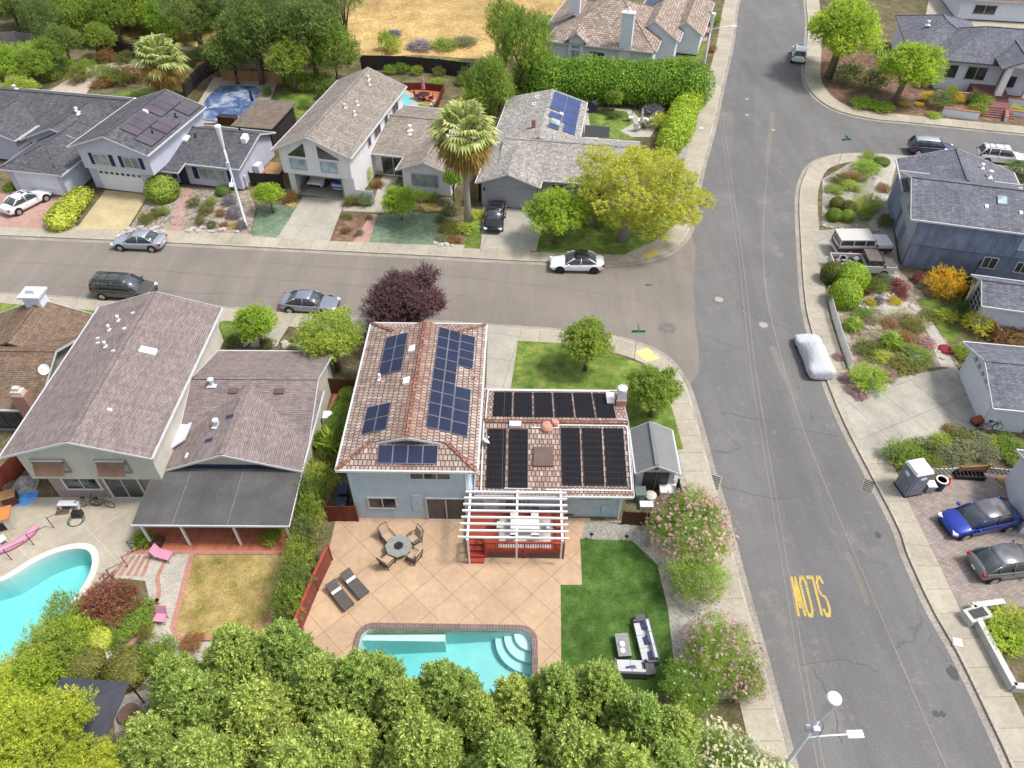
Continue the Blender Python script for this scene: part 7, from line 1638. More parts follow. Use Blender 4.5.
# sofa set on the artificial lawn
M['wicker'] = plain('grey_wicker', (.10, .10, .11), .8, var=.2, scale=30); M['pale_cushion'] = plain('pale_grey_cushion', (.50, .50, .52), .9, var=.06); M['blue_pillow'] = plain('blue_grey_pillow', (.12, .14, .24), .9, var=.3, scale=8)
def sofa(label, u, v, L, rz, seats, arm=True):
    x, y = P(u, v, .14); root = thing('outdoor_sofa', label, 'sofa', (x, y, .133), rz)  # +y is the back
    MB().box(-L/2, L/2, -.42, .42, 0, .28).build('base', M['wicker'], root, uv=False); MB().box(-L/2, L/2, .34, .46, .28, .72).build('back', M['wicker'], root, uv=False)
    if arm:
        for s in (-1, 1): MB().box(s*L/2-.06, s*L/2+.06, -.42, .46, 0, .58).build('arm', M['wicker'], root, uv=False)
    for i in range(seats):
        w_ = (L-.16)/seats; o = MB().box(-L/2+.08+w_*i+.01, -L/2+.08+w_*(i+1)-.01, -.4, .32, .28, .44).build('seat_cushion', M['pale_cushion'], root, uv=False)
        MB().obox((-L/2+.08+w_*(i+.5), .27, .60), (w_-.03, .14, .34), 0, R(-10)).build('back_cushion', M['pale_cushion'], root, uv=False)
    rnd = random.Random(L)
    for i in range(seats if seats > 2 else 1): MB().obox((-L*.36+i*L*.72/max(1, seats-1) if seats > 2 else 0, .1+rnd.uniform(-.05, .05), .58), (.42, .14, .40), rnd.uniform(-.4, .4), R(-35)).build('pillow', M['blue_pillow'], root, uv=False)
sofa('long pale outdoor sofa with blue grey pillows on the artificial lawn', 644.5, 645, 2.35, R(-84), 3); sofa('short pale outdoor sofa nearest the screening row', 630, 671, 1.6, R(178), 2)
def boxtable(label, u, v, sx, sy, h, rz, items=False):
    x, y = P(u, v, .14); root = thing('outdoor_table', label, 'table', (x, y, .133), rz); MB().box(-sx/2, sx/2, -sy/2, sy/2, 0, h-.05).build('base', M['wicker'], root, uv=False); MB().box(-sx/2-.02, sx/2+.02, -sy/2-.02, sy/2+.02, h-.05, h).build('table_top', M['stone_top'] if items else M['wicker'], root, uv=False)
    return root, x, y
boxtable('dark grey coffee table on the artificial lawn before the long sofa', 622.5, 648, .68, 1.25, .42, R(4), True)
boxtable('small dark side table at the far end of the long sofa', 639.5, 622, .5, .45, .45, R(4)); boxtable('small dark side table in the corner between the two sofas', 647.5, 672, .6, .6, .45, R(4))
x, y = P(622, 646, .55); o = MB().lathe([(.16, 0), (.17, .05), (.12, .1), (.03, .11)], n=14).build('bowl', M['white'], loc=(x, y+.1, .555)); tag(o, 'pale bowl on the dark coffee table, far one', 'bowl'); o = MB().lathe([(.14, 0), (.15, .03), (.1, .05)], n=14).build('bowl', M['coolwhite'], loc=(x, y-.25, .555)); tag(o, 'pale dish on the dark coffee table, near one', 'bowl')
# dining set on the deck
a = R(-.9)
dx_ = lambda lx, ly: (-9.61+lx*math.cos(a)-ly*math.sin(a), 27.03+lx*math.sin(a)+ly*math.cos(a))
rx, ry_ = dx_(10.4, -1.25); o = MB().box(-1.55, 1.55, -1.25, .95, 0, .012).build('outdoor_rug', plain('pale_grey_rug', (.48, .47, .45), .95, var=.06), loc=(rx, ry_, .84), rz=a); tag(o, 'pale grey rug under the dining set on the red deck', 'rug')
rx, ry_ = dx_(10.4, -1.2); t_ = thing('dining_table', 'white outdoor dining table on the pale rug under the pergola', 'table', (rx, ry_, .853), a); MB().box(-.85, .85, -.45, .45, .68, .73).build('table_top', M['white'], t_, uv=False)
for sx in (-.75, .75):
    for sy in (-.36, .36): MB().tube([(sx, sy, 0), (sx, sy, .68)], .03, 6).build('leg', M['darkmetal'], t_, uv=False)
for k, (lx, ly, rz_, lb) in enumerate(((9.75, -.45, -90, 'far left'), (11.0, -.45, -90, 'far right'), (9.75, -2.0, 90, 'near left'), (11.0, -2.0, 90, 'near right'), (8.9, -1.2, 0, 'left end'), (11.9, -1.2, 180, 'right end'))):
    rx, ry_ = dx_(lx, ly); t_ = thing('dining_chair', 'dark framed dining chair with white cushion, at the '+lb+' of the pergola table', 'chair', (rx, ry_, .853), R(rz_)+a, 'dining chairs under the pergola')
    MB().obox((0, 0, .42), (.46, .46, .09)).build('seat_cushion', M['white'], t_, uv=False); MB().obox((-.24, 0, .72), (.05, .46, .5), 0, 0, R(-10)).build('backrest', M['darkmetal'], t_, uv=False)
    for sx in (-.2, .2):
        for sy in (-.2, .2): MB().tube([(sx, sy, 0), (sx, sy, .4)], .018, 5).build('leg', M['darkmetal'], t_, uv=False)
# bins and boxes beside the house and shed
def bin_(label, u, v, mat, h=1.05, w=.58, rz=0):
    x, y = P(u, v, .12); root = thing('wheelie_bin', label, 'bin', (x, y, .125), rz); MB().add([(-w*.4, -w*.4, 0), (w*.4, -w*.4, 0), (w*.4, w*.4, 0), (-w*.4, w*.4, 0), (-w/2, -w/2, h), (w/2, -w/2, h), (w/2, w/2, h), (-w/2, w/2, h)], [(3, 2, 1, 0), (4, 5, 6, 7), (0, 1, 5, 4), (1, 2, 6, 5), (2, 3, 7, 6), (3, 0, 4, 7)]).build('body', mat, root, uv=False)
    MB().obox((0, 0, h+.03), (w+.06, w+.08, .07), 0, R(4)).build('lid', mat, root, uv=False); MB().tube([(-w*.4, w*.42, .1), (w*.4, w*.42, .1)], .1, 10).build('wheels', M['rubber'], root, uv=False)
navy = plain('navy_bin_plastic', (.02, .03, .07), .5); greenp = plain('grey_green_bin_plastic', (.12, .16, .14), .5)
bin_('navy wheelie bin behind the red gate, nearest the gate', 344, 512, navy); bin_('navy wheelie bin behind the red gate, farther from the gate', 345, 500, navy); bin_('grey green bin left of the shed doors', 639, 500, greenp, .9, .62)
o = MB().lathe([(.3, 0), (.34, .5), (.36, .52), (.2, .6), (.04, .62)], n=16).build('round_tub', plain('cream_plastic', (.55, .52, .45), .6), loc=(*P(650, 500, .12), .125)); tag(o, 'cream round tub in front of the shed doors', 'tub')
t_ = thing('storage_box', 'white storage box at the right corner of the shed', 'box', (*P(667, 494, .12), .125)); MB().box(-.5, .5, -.3, .3, 0, .5).build('body', M['white'], t_, uv=False); MB().box(-.53, .53, -.33, .33, .5, .57).build('lid', M['white'], t_, uv=False)
t_ = thing('storage_box', 'low white box on the gravel before the shed', 'box', (*P(646, 507, .12), .125)); MB().box(-.4, .4, -.22, .22, 0, .28).build('body', M['coolwhite'], t_, uv=False); MB().box(-.42, .42, -.24, .24, .28, .33).build('lid', M['white'], t_, uv=False)
for lb, u, v in (('left', 591, 539), ('right', 626, 541)):
    t_ = thing('path_light', 'small black path light at the lawn edge, the '+lb+' one', 'path light', (*P(u, v, .12), .125)); MB().tube([(0, 0, 0), (0, 0, .5)], .02, 6).build('stem', M['black'], t_, uv=False); MB().lathe([(.12, .5), (.04, .6)], n=10).build('lamp_shade', M['black'], t_, uv=False)
# ---- left neighbour's garden
M['pink'] = plain('pink_fabric', (.55, .25, .36), .8, var=.1)
def pinkchair(label, u, v, rz, long=False):
    t_ = thing('pink_chair', label, 'chair', (*P(u, v, .12), .125), rz); L_ = .9 if long else .5
    MB().obox((0, 0, .38), (L_, .6, .06)).build('seat', M['pink'], t_, uv=False); MB().obox((-L_/2-.1, 0, .62), (.06, .6, .55), 0, 0, R(-25)).build('backrest', M['pink'], t_, uv=False)
    for sx in (-L_/2+.05, L_/2-.05):
        for sy in (-.27, .27): MB().tube([(sx*1.1, sy, 0), (sx, sy, .38)], .02, 6).build('leg', M['darkmetal'], t_, uv=False)
pinkchair('pink lounge chair on the brick path under the black patio cover', 166, 558, R(-15), True); pinkchair('pink chair on the round garden path by the dry lawn', 162, 621, R(-95))
t_ = thing('canopy', 'black square garden canopy beside the olive dome shrub', 'canopy', (*P(99, 729, .12), .125), R(-4)); bl_ = plain('charcoal_canopy_cloth', (.055, .058, .075), .8, var=.12)
pk_ = (0, 0, 2.85); cs = [(-1.75, -1.5, 2.25), (1.75, -1.5, 2.25), (1.75, 1.5, 2.25), (-1.75, 1.5, 2.25)]; b = MB()
for i in range(4): b.slab([cs[i], cs[(i+1) % 4], pk_], .05)
b.build('roof_cloth', bl_, t_)
for x_, y_, z_ in cs: MB().tube([(x_*.96, y_*.96, 0), (x_*.96, y_*.96, 2.24)], .045, 6).build('post', M['black'], t_, uv=False)
t_ = thing('fire_bowl', 'round rusty fire bowl on gravel right of the black canopy', 'fire bowl', (*P(131, 716, .12), .125)); MB().lathe([(.2, 0), (.35, .1), (.5, .34), (.52, .36), (.44, .33), (.1, .2)], n=20).build('bowl', plain('rusty_iron', (.16, .10, .08), .8, var=.3), t_, uv=False); MB().tube([(-.1, 0, .24), (.15, .1, .28)], .05, 6).build('log', M['bark'], t_, uv=False)
sheet('gravel_bed', [PX((112, 700), (150, 690), (160, 740), (118, 750))], .122, M['gravel'])
sheet('garden_path', [PX((108,578),(126,554),(160,554),(172,556),(160,590),(158,608),(150,600),(146,582))], .121, M['grit'])
def stripes():
    b = MB(); q = [Vector(p) for p in PX((128, 556), (156, 557), (148, 578), (112, 576))]
    for i in range(5): s0, s1 = i/5, i/5+.11; b.poly([(*q[0].lerp(q[1], s0), .141), (*q[3].lerp(q[2], s0), .141), (*q[3].lerp(q[2], s1), .141), (*q[0].lerp(q[1], s1), .141)])
    return struct(b.build('brick_band', M['brickedge']))
stripes()
b = MB(); q = smooth(PX((157, 606), (160, 592), (158, 580), (164, 566), (172, 554)), 6); ribbon(b, q, -.12, .12, .142); struct(b.build('brick_edging', M['brickedge']))
b = MB(); q = smooth(PX((157, 600), (154, 618), (142, 636), (122, 652), (104, 662)), 6); ribbon(b, q, -.14, .14, .142); struct(b.build('brick_edging', M['brickedge']))
for lb, u, v, L_ in (('nearest the steps', 128, 567, .9), ('left of the iron grate', 133, 552, .9), ('beside the maple', 113, 580, .9), ('at the side yard, right', 54, 528, 1.0), ('at the side yard, left', 34, 545, 1.1), ('by the pink float', 12, 560, 1.1)):
    t_ = thing('pool_fence_post', 'thin black pool fence post '+lb, 'fence post', (*P(u, v, .12), .125), R(35)); MB().tube([(0, 0, 0), (0, 0, 1.1)], .025, 6).build('post', M['black'], t_, uv=False); MB().tube([(0, 0, 1.05), (L_, 0, 1.05)], .018, 6).build('rail', M['black'], t_, uv=False)
b = MB(); q = smooth(PX((-20, 557), (4, 553), (20, 546), (32, 537), (38, 530)), 5); b.tube([(x-q[0][0], y-q[0][1], .22) for x, y in q], .22, 10); o = b.build('pool_float', M['pink'], loc=(*q[0], .12), smooth=True, uv=False); tag(o, 'long pink inflatable pool noodle lying at the left edge', 'pool float')
def heap(name, label, u, v, r, h, mat, cat, seed):
    rnd = random.Random(seed); b = MB(); n_ = 12; prof = []; vs = []; 
    for i in range(5):
        for k in range(n_): t = 2*math.pi*k/n_; rr = r*(1-i/5)**.6*rnd.uniform(.75, 1.15); vs.append((rr*math.cos(t), rr*math.sin(t), h*i/5*rnd.uniform(.8, 1.15)))
    vs.append((0, 0, h)); fs = [(i*n_+k, i*n_+(k+1) % n_, (i+1)*n_+(k+1) % n_, (i+1)*n_+k) for i in range(4) for k in range(n_)]+[(4*n_+k, 4*n_+(k+1) % n_, 5*n_) for k in range(n_)]
    b.add(vs, fs); o = b.build(name, mat, loc=(*P(u, v, .12), .122), uv=False); tag(o, label, cat); return o
heap('tarp_heap', 'crumpled grey tarp heap beside the red brown fence', 26, 487, .9, .8, plain('grey_tarp', (.30, .28, .26), .7, var=.4, scale=5), 'tarp', 3); heap('blue_tarp', 'bright blue tarp lying beside the grey tarp heap', 24, 497, .8, .25, plain('bright_blue_tarp', (.08, .28, .62), .5, var=.2), 'tarp', 5); heap('junk_heap', 'dark pile of garden junk at the left edge by the fence', 6, 490, .9, .6, plain('dark_junk', (.09, .08, .07), .8, var=.6, scale=7), 'junk pile', 8)
t_ = thing('wooden_crate', 'brown wooden crate beside the blue tarp', 'crate', (*P(13, 502, .12), .125), R(25)); MB().box(-.4, .4, -.35, .35, 0, .75).build('body', M['fence_brown'], t_); MB().box(-.43, .43, -.38, .38, .75, .8).build('lid', M['fence_tan'], t_)
t_ = thing('play_house', 'cream garden cabinet with orange top at the left edge', 'cabinet', (*P(5, 527, .12), .125), R(20)); MB().box(-.7, .7, -.45, .45, 0, 1.15).build('body', M['cream'], t_); MB().box(-.8, .8, -.55, .55, 1.15, 1.22).build('top', plain('orange_wood', (.5, .2, .06), .7), t_); MB().box(-.4, .3, -.47, -.45, .2, .9).build('opening', M['black'], t_)
t_ = thing('plastic_chair', 'white plastic chair at the left edge above the pink float', 'chair', (*P(4, 543, .12), .125), R(50)); MB().obox((0, 0, .4), (.5, .5, .05)).build('seat', M['white'], t_, uv=False); MB().obox((-.24, 0, .66), (.05, .5, .5)).build('backrest', M['white'], t_, uv=False)
for sx in (-.2, .2):
    for sy in (-.2, .2): MB().tube([(sx, sy, 0), (sx, sy, .4)], .025, 5).build('leg', M['white'], t_, uv=False)
b = MB(); rnd = random.Random(2)
for k in range(3): b.tube([((.38+.07*k)*math.cos(t*.42), (.38+.07*k)*math.sin(t*.42)*.9+.05*k, .03+.02*k) for t in range(16)], .022, 5)
o = b.build('garden_hose', plain('green_grey_hose', (.10, .12, .09), .6), loc=(*P(76, 522, .12), .13), uv=False); tag(o, 'coiled garden hose on the pale concrete by the kidney pool', 'hose')
t_ = thing('hose_reel', 'black hose reel beside the coiled hose', 'hose reel', (*P(79, 516, .12), .125)); MB().tube([(-.2, 0, .25), (.2, 0, .25)], .25, 12).build('drum', M['black'], t_, uv=False); MB().box(-.26, -.2, -.2, .2, 0, .5).box(.2, .26, -.2, .2, 0, .5).build('stand', M['darkmetal'], t_, uv=False)
o = MB().box(-.4, .4, -.3, .3, 0, .02).build('door_mat', plain('brown_mat', (.13, .08, .06), .95), loc=(*P(63, 511, .12), .128), rz=R(10)); tag(o, 'brown door mat below the lower window of the beige house', 'mat')
t_ = thing('plastic_bench', 'white plastic bench against the taupe ground floor wall', 'bench', (*P(71, 507, .12), .125)); MB().box(-.65, .65, -.2, .2, .35, .42).build('seat', M['white'], t_, uv=False)
for sx in (-.55, .55): MB().box(sx-.05, sx+.05, -.18, .18, 0, .35).build('leg', M['white'], t_, uv=False)
def bicycle(label, u, v, rz):
    t_ = thing('bicycle', label, 'bicycle', (*P(u, v, .12), .125), rz)
    for sx in (-.5, .5): MB().tube([(sx+.33*math.cos(k*.3927), 0, .34+.33*math.sin(k*.3927)) for k in range(17)], .022, 5).build('wheel', M['rubber'], t_, uv=False)
    MB().tube([(-.5, 0, .34), (-.15, 0, .8), (.35, 0, .82), (.5, 0, .34)], .02, 5).tube([(-.15, 0, .8), (0, 0, .3), (.35, 0, .82)], .02, 5).build('frame', M['darkmetal'], t_, uv=False); MB().obox((-.18, 0, .9), (.24, .12, .06)).build('saddle', M['black'], t_, uv=False); MB().tube([(.36, -.25, .98), (.36, .25, .98)], .018, 5).build('handlebar', M['darkmetal'], t_, uv=False)
bicycle('small dark bicycle leaning by the beige house wall, left one', 91, 506, R(8)); bicycle('small dark bicycle by the beige house wall, right one', 104, 507, R(-6))
t_ = thing('fire_grate', 'low black iron cage on the terracotta patio edge', 'grate', (*P(148, 549, .12), .125)); 
for k in range(9): MB().tube([(-.9+.22*k, 0, 0), (-.9+.22*k, 0, .6)], .015, 5).build('bar', M['black'], t_, uv=False)
MB().tube([(-.9, 0, .6), (.88, 0, .6)], .02, 5).build('rail', M['black'], t_, uv=False); MB().box(-.8, .8, .1, .7, 0, .35).build('hearth', M['fence_brown'], t_)
# ---- rear garden of the grey house
t_ = thing('patio_umbrella', 'closed pale patio umbrella in the garden of the grey house', 'umbrella', (*P(640, 131, .12), .13)); MB().tube([(0, 0, 0), (0, 0, 2.7)], .03, 6).build('pole', M['steel'], t_, uv=False); MB().lathe([(.06, .9), (.16, 1.1), (.13, 2.2), (.03, 2.7)], n=10).build('canopy', plain('pale_canvas', (.5, .48, .45), .9), t_, uv=False)
t_ = thing('patio_umbrella', 'closed pink patio umbrella on the red patio', 'umbrella', (*P(424, 98, .12), .14)); MB().tube([(0, 0, 0), (0, 0, 2.6)], .03, 6).build('pole', M['steel'], t_, uv=False); MB().lathe([(.08, 1.0), (.26, 1.15), (.18, 2.2), (.03, 2.65)], n=10).build('canopy', plain('dusty_pink_canvas', (.5, .2, .22), .9), t_, uv=False)
def simple_table(label, u, v, mat, r=.6):
    t_ = thing('patio_table', label, 'table', (*P(u, v, .12), .14)); MB().lathe([(r, .68), (r, .73), (.05, .74)], n=14).build('table_top', mat, t_, uv=False); MB().lathe([(.25, 0), (.06, .1), (.06, .68)], n=8).build('pedestal', M['darkmetal'], t_, uv=False)
def simple_chair(label, u, v, rz, mat):
    t_ = thing('garden_chair', label, 'chair', (*P(u, v, .12), .14), rz); MB().obox((0, 0, .42), (.55, .55, .1)).build('seat', mat, t_, uv=False); MB().obox((-.28, 0, .72), (.08, .55, .6), 0, 0, R(-12)).build('backrest', mat, t_, uv=False)
    for sx in (-.22, .22):
        for sy in (-.22, .22): MB().tube([(sx, sy, 0), (sx, sy, .4)], .022, 5).build('leg', M['darkmetal'], t_, uv=False)
simple_table('pale round table below the closed pale umbrella', 643, 126, M['white'], .7); simple_table('dark wooden round table on the red patio', 424, 100, M['fence_brown'], .75)
for lb, u, v, rz in (('left of the pale umbrella', 630, 121, 0), ('below the pale umbrella', 637, 131, 60), ('right of the pale umbrella', 652, 122, 170)): simple_chair('white cushioned garden chair '+lb, u, v, R(rz), M['white'])
for lb, u, v, rz in (('left of', 417, 99, 0), ('right of', 431, 101, 180)): simple_chair('wooden chair '+lb+' the table on the red patio', u, v, R(rz), M['fence_brown'])
simple_chair('white chair at the right end of the red patio', 433, 108, R(130), M['white'])
b = MB(); b.tube([(1.5*math.cos(math.pi*k/14), 0, .1+2.1*math.sin(math.pi*k/14)) for k in range(15)], .04, 6); o = b.build('garden_arch', M['darkmetal'], loc=(*P(644, 118, .12), .12), uv=False); tag(o, 'thin dark garden arch hoop over the back patio', 'garden arch')
t_ = thing('covered_grill', 'dark covered barbecue grill in the back garden of the grey house', 'grill', (*P(593, 112, .12), .13)); MB().box(-.5, .5, -.3, .3, 0, 1.0).build('cover', plain('dark_purple_cover', (.05, .04, .07), .8), t_, uv=False); MB().lathe([(.42, 1.0), (.36, 1.25), (.1, 1.35)], n=12).build('lid', plain('dark_purple_lid', (.05, .04, .07), .8), t_, uv=False)
t_ = thing('brick_stack', 'short brick chimney stack beside the small back garden pool', 'chimney', (*P(415, 118, .12), .13)); MB().box(-.45, .45, -.4, .4, 0, 1.5).build('stack', M['brickwall'], t_); MB().box(-.5, .5, -.45, .45, 1.5, 1.6).build('cap', M['concrete'], t_)
t_ = thing('wooden_platform', 'new tan wooden platform beside the open garage house', 'platform', (*P(273, 176, .12), .12), R(-12)); MB().box(-1.0, 1.0, -1.8, 1.8, .5, .6).build('deck_floor', M['fence_tan'], t_)
for sx in (-.9, .9):
    for sy in (-1.7, 1.7): MB().box(sx-.05, sx+.05, sy-.05, sy+.05, 0, .5).build('post', M['fence_tan'], t_)
t_ = thing('dark_umbrella', 'closed navy umbrella beside the covered blue pool', 'umbrella', (*P(254, 108, .12), .13), 0); MB().tube([(0, 0, 0), (0, 0, 2.4)], .03, 6).build('pole', M['steel'], t_, uv=False); MB().lathe([(.08, .8), (.2, 1.0), (.14, 2.0), (.03, 2.4)], n=10).build('canopy', M['shutter'], t_, uv=False)
t_ = thing('outdoor_kitchen', 'brown outdoor counter at the near end of the covered pool', 'counter', (*P(229, 124, .12), .13), R(-12)); MB().box(-1.1, 1.1, -.4, .4, 0, .9).build('cabinet', M['fence_brown'], t_); MB().box(-1.15, 1.15, -.45, .45, .9, .97).build('counter_top', M['darkmetal'], t_)
# ---- east side clutter
t_ = thing('portable_toilet', 'grey portable toilet with white roof on the pavers by the pavement', 'portable toilet', (*P(907, 489, .12), .13), R(12)); gp = plain('grey_toilet_plastic', (.19, .205, .245), .55, var=.06)
MB().box(-.56, .56, -.58, .58, .05, 2.1).build('body', gp, t_); MB().box(-.62, .62, -.64, .64, 0, .06).build('skid', M['black'], t_)
b = MB(); b.prism([(-.6, -.62), (.6, -.62), (.6, .62), (-.6, .62)], 2.1, 2.18).slab([(-.55, -.57, 2.3), (.55, -.57, 2.3), (.55, .57, 2.3), (-.55, .57, 2.3)], .13); b.build('roof', M['white'], t_)
dd_ = MB().box(-.42, .42, -.61, -.58, .12, 2.0).build('door', plain('darker_grey_door', (.165, .18, .215), .55), t_); MB().lathe([(.16, 0), (.16, .01)], n=16).build('label_plate', M['white'], dd_, uv=False); pl_ = bpy.data.objects[dd_.children[0].name]; pl_.rotation_euler = (R(90), 0, 0); pl_.location = (.05, -.612, 1.75); pl_.scale = (1.5, .8, 1)
o2 = MB().lathe([(.16, 0), (.16, .01)], n=16).build('label_plate', M['white'], t_, uv=False); o2.rotation_euler = (0, R(-90), 0); o2.location = (-.562, .1, 1.6); o2.scale = (.9, 1.4, 1)
for k in range(3): MB().box(-.575, -.56, -.45+.32*k, -.2+.32*k, .3, 1.2).build('side_rib', gp, t_)
t_ = thing('grey_bucket', 'square grey bucket right of the portable toilet', 'bucket', (*P(927, 491, .12), .13)); MB().add([(-.2, -.2, 0), (.2, -.2, 0), (.2, .2, 0), (-.2, .2, 0), (-.27, -.27, .7), (.27, -.27, .7), (.27, .27, .7), (-.27, .27, .7)], [(3, 2, 1, 0), (4, 5, 6, 7), (0, 1, 5, 4), (1, 2, 6, 5), (2, 3, 7, 6), (3, 0, 4, 7)]).build('body', greyp, t_, uv=False); MB().box(-.29, .29, -.29, .29, .7, .75).build('lid', M['steel'], t_, uv=False)
t_ = thing('barrel', 'dark barrel with white rim beside the orange cone', 'barrel', (*P(937, 488, .12), .13)); MB().lathe([(.33, 0), (.36, .4), (.33, .8)], n=18).build('body', plain('dark_blue_barrel', (.03, .04, .06), .5), t_, uv=False); MB().lathe([(.33, .8), (.37, .82), (.37, .88), (.29, .88), (.28, .7), (.02, .7)], n=18).build('rim', M['white'], t_, uv=False)
t_ = thing('traffic_cone', 'orange traffic cone right of the dark barrel', 'traffic cone', (*P(947, 484, .12), .13)); on = plain('orange_plastic', (.75, .09, .02), .5); MB().box(-.18, .18, -.18, .18, 0, .04).build('base', on, t_, uv=False); MB().lathe([(.15, .04), (.05, .62), (.02, .64)], n=14).build('cone', on, t_, uv=False)
t_ = thing('black_rack', 'long black plastic rack lying before the lattice edging', 'rack', (*P(968, 477, .12), .13), R(-4))
for sy in (-.25, .25): MB().box(-.95, .95, sy-.04, sy+.04, 0, .35).build('side', M['black'], t_, uv=False)
for k in range(8): MB().box(-.9+.25*k, -.82+.25*k, -.21, .21, .05, .3).build('bar', M['black'], t_, uv=False)
o = MB().box(-.75, .75, -.4, .4, 0, .09).build('timber_sheet', M['fence_tan'], loc=(*P(1009, 480, .12), .13), rz=R(18)); tag(o, 'tan timber sheet lying on the pavers by the white wall house', 'board')
t_ = thing('rusty_cart', 'small rusty red garden cart at the white garage corner', 'cart', (*P(975, 424, .12), .13), R(20)); MB().box(-.4, .4, -.25, .25, .3, .55).build('tray', plain('rusty_red', (.3, .07, .04), .7), t_, uv=False); MB().tube([(-.1, -.3, .15), (-.1, .3, .15)], .15, 10).build('wheel', M['rubber'], t_, uv=False); MB().tube([(.4, 0, .4), (.9, 0, .8)], .02, 5).build('handle', M['darkmetal'], t_, uv=False)
bicycle('small bicycle lying by the white garage side wall', 988, 430, R(-4))
o = MB().lathe([(.5, 0), (.62, .06), (.5, .16), (.1, .2)], n=16).build('garden_cushion', plain('deep_red_cloth', (.22, .02, .03), .8), loc=(*P(946, 350, .12), .13), uv=False); tag(o, 'deep red cushion beside the curved garden path', 'cushion')
for k, (u, v) in enumerate(((875, 216), (874, 220.5), (873, 225), (873, 229.5))):
    o = MB().lathe([(.55, 0), (.55, .1), (.5, .14), (.05, .145)], n=18).build('stepping_stone', plain('grey_stepping_stone', (.34, .31, .27), .9, var=.15) if k == 0 else bpy.data.materials['grey_stepping_stone'], loc=(*P(u, v, .12), .13), uv=False); tag(o, ('topmost', 'second from the top', 'third from the top', 'lowest')[k]+' round stepping stone beside the weathered blue house', 'stepping stone', 'round stepping stones')
# rocks
def rockmesh(i):
    rnd = random.Random(i); b = MB(); n_ = 7; vs = []
    for r in ((.5, -.1), (.95, .15), (.8, .45), (.35, .62)):
        for k in range(n_): t = 2*math.pi*k/n_+rnd.uniform(-.2, .2); q_ = r[0]*rnd.uniform(.75, 1.2); vs.append((q_*math.cos(t), q_*math.sin(t), r[1]+rnd.uniform(-.06, .06)))
    fs = [(a_*n_+k, a_*n_+(k+1) % n_, (a_+1)*n_+(k+1) % n_, (a_+1)*n_+k) for a_ in range(3) for k in range(n_)]+[tuple(3*n_+k for k in range(n_))]; b.add(vs, fs)
    o = b.build('rock', M['rockpale'], uv=False); me = o.data; bpy.data.objects.remove(o); return me
M['rockpale'] = plain('pale_garden_rock', (.42, .40, .36), .9, var=.25, scale=4); RK = [rockmesh(i) for i in range(4)]
def rocks(label, group, pts, r, seed):
    rnd = random.Random(seed)
    for u, v in pts:
        o = bpy.data.objects.new('rock', rnd.choice(RK)); C.objects.link(o); o.location = (*P(u, v, .12), .12); s = r*rnd.uniform(.6, 1.3); o.scale = (s, s*rnd.uniform(.7, 1), s*.8); o.rotation_euler.z = rnd.uniform(0, 6); tag(o, label, 'rock', group)
rnd = random.Random(9)
rocks('pale rock edging the rock garden of the lavender solar house', 'pale rocks of the rock garden', [(128+i*3.9+rnd.uniform(-1.5, 1.5), 229.5+rnd.uniform(-2.5, 3)) for i in range(30) if not 164 < 128+i*3.9 < 184], .32, 1)
rocks('pale stone in the ring around the pink flower garden beds', 'stones of the flower garden', [(868+14*math.cos(t*.42)+rnd.uniform(-1, 1), 318+11*math.sin(t*.42)+rnd.uniform(-1, 1)) for t in range(15)]+[(912+i*3, 306+i*5.2+rnd.uniform(-1, 1)) for i in range(11)]+[(854+i*5, 308-i*1.6+rnd.uniform(-1, 1)) for i in range(9)], .28, 2)
rocks('grey boulder under the yellow green corner tree', 'boulders under the corner tree', [(589, 221), (595, 223), (578, 222)], .55, 3)
rocks('pale rock by the round path in the left garden', 'rocks by the round path', [(106, 656), (110, 659), (144, 679), (148, 672)], .5, 4)
rocks('white rock beside the palm foot near the pavement', 'rocks below the palm', [(436, 243), (441, 245), (446, 244.5), (452, 245.5)], .3, 5)
rocks('pale stone in the front bed behind the mauve roof', 'stones of the front bed', [(268, 341), (274, 344), (284, 343), (288, 347), (295, 346), (246, 345)], .4, 6)
rocks('white boulder in the lower rock garden by the driveway', 'white boulders by the driveway', [(915, 357), (921, 362)], .6, 7)
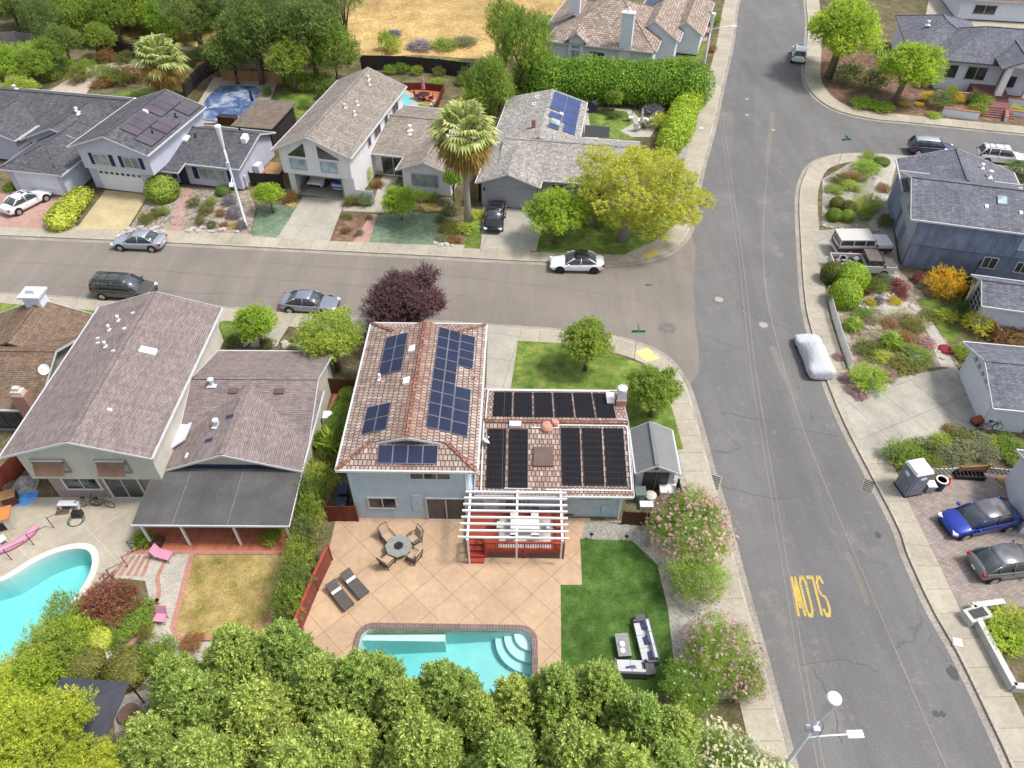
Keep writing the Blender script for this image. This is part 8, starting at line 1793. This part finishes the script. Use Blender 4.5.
rocks('grey rock in the corner gravel garden', 'rocks of the corner gravel garden', [(824, 226), (832, 228), (842, 229), (856, 226), (826, 214), (875, 178), (842, 197), (829, 197)], .32, 8)
# ================================================================ CAMERA, LIGHT, WORLD
cam = bpy.data.cameras.new('camera'); co = bpy.data.objects.new('camera', cam); C.objects.link(co)
co.location = (0, 0, CAMH); co.rotation_euler = (math.pi/2-PITCH, 0, 0)
cam.sensor_width = 36; cam.lens = FOC/1024*36; cam.clip_end = 3000; cam.clip_start = .5
S = bpy.context.scene; S.camera = co
w = bpy.data.worlds.new('World'); S.world = w; w.use_nodes = True; nt = w.node_tree
bg = nt.nodes['Background']; sky = nt.nodes.new('ShaderNodeTexSky'); sky.sky_type = 'NISHITA'; sky.sun_disc = False
SUN_EL, SUN_AZ = R(60), R(98)         # azimuth clockwise from +Y
sky.sun_elevation = SUN_EL; sky.sun_rotation = SUN_AZ; sky.dust_density = 3.0; sky.air_density = 1.0; sky.altitude = 50
hs = nt.nodes.new('ShaderNodeHueSaturation'); hs.inputs['Saturation'].default_value = .45
nt.links.new(sky.outputs[0], hs.inputs['Color']); nt.links.new(hs.outputs[0], bg.inputs['Color'])
bg.inputs['Strength'].default_value = .148
ld = bpy.data.lights.new('sun', 'SUN'); ld.energy = 2.1; ld.angle = R(10); ld.color = (1.0, .955, .89)
lo = bpy.data.objects.new('sun', ld); C.objects.link(lo)
d = Vector((math.sin(SUN_AZ)*math.cos(SUN_EL), math.cos(SUN_AZ)*math.cos(SUN_EL), math.sin(SUN_EL)))
lo.rotation_euler = d.to_track_quat('Z', 'Y').to_euler(); lo.location = (0, 0, 60)
S.view_settings.view_transform = 'Standard'; S.view_settings.look = 'None'; S.view_settings.gamma = 1; S.view_settings.exposure = .64
S.view_settings.use_curve_mapping = False
S.render.engine = 'CYCLES'; S.cycles.use_denoising = True; S.cycles.max_bounces = 6; S.cycles.diffuse_bounces = 3; S.cycles.transparent_max_bounces = 8
S.cycles.sample_clamp_indirect = 6
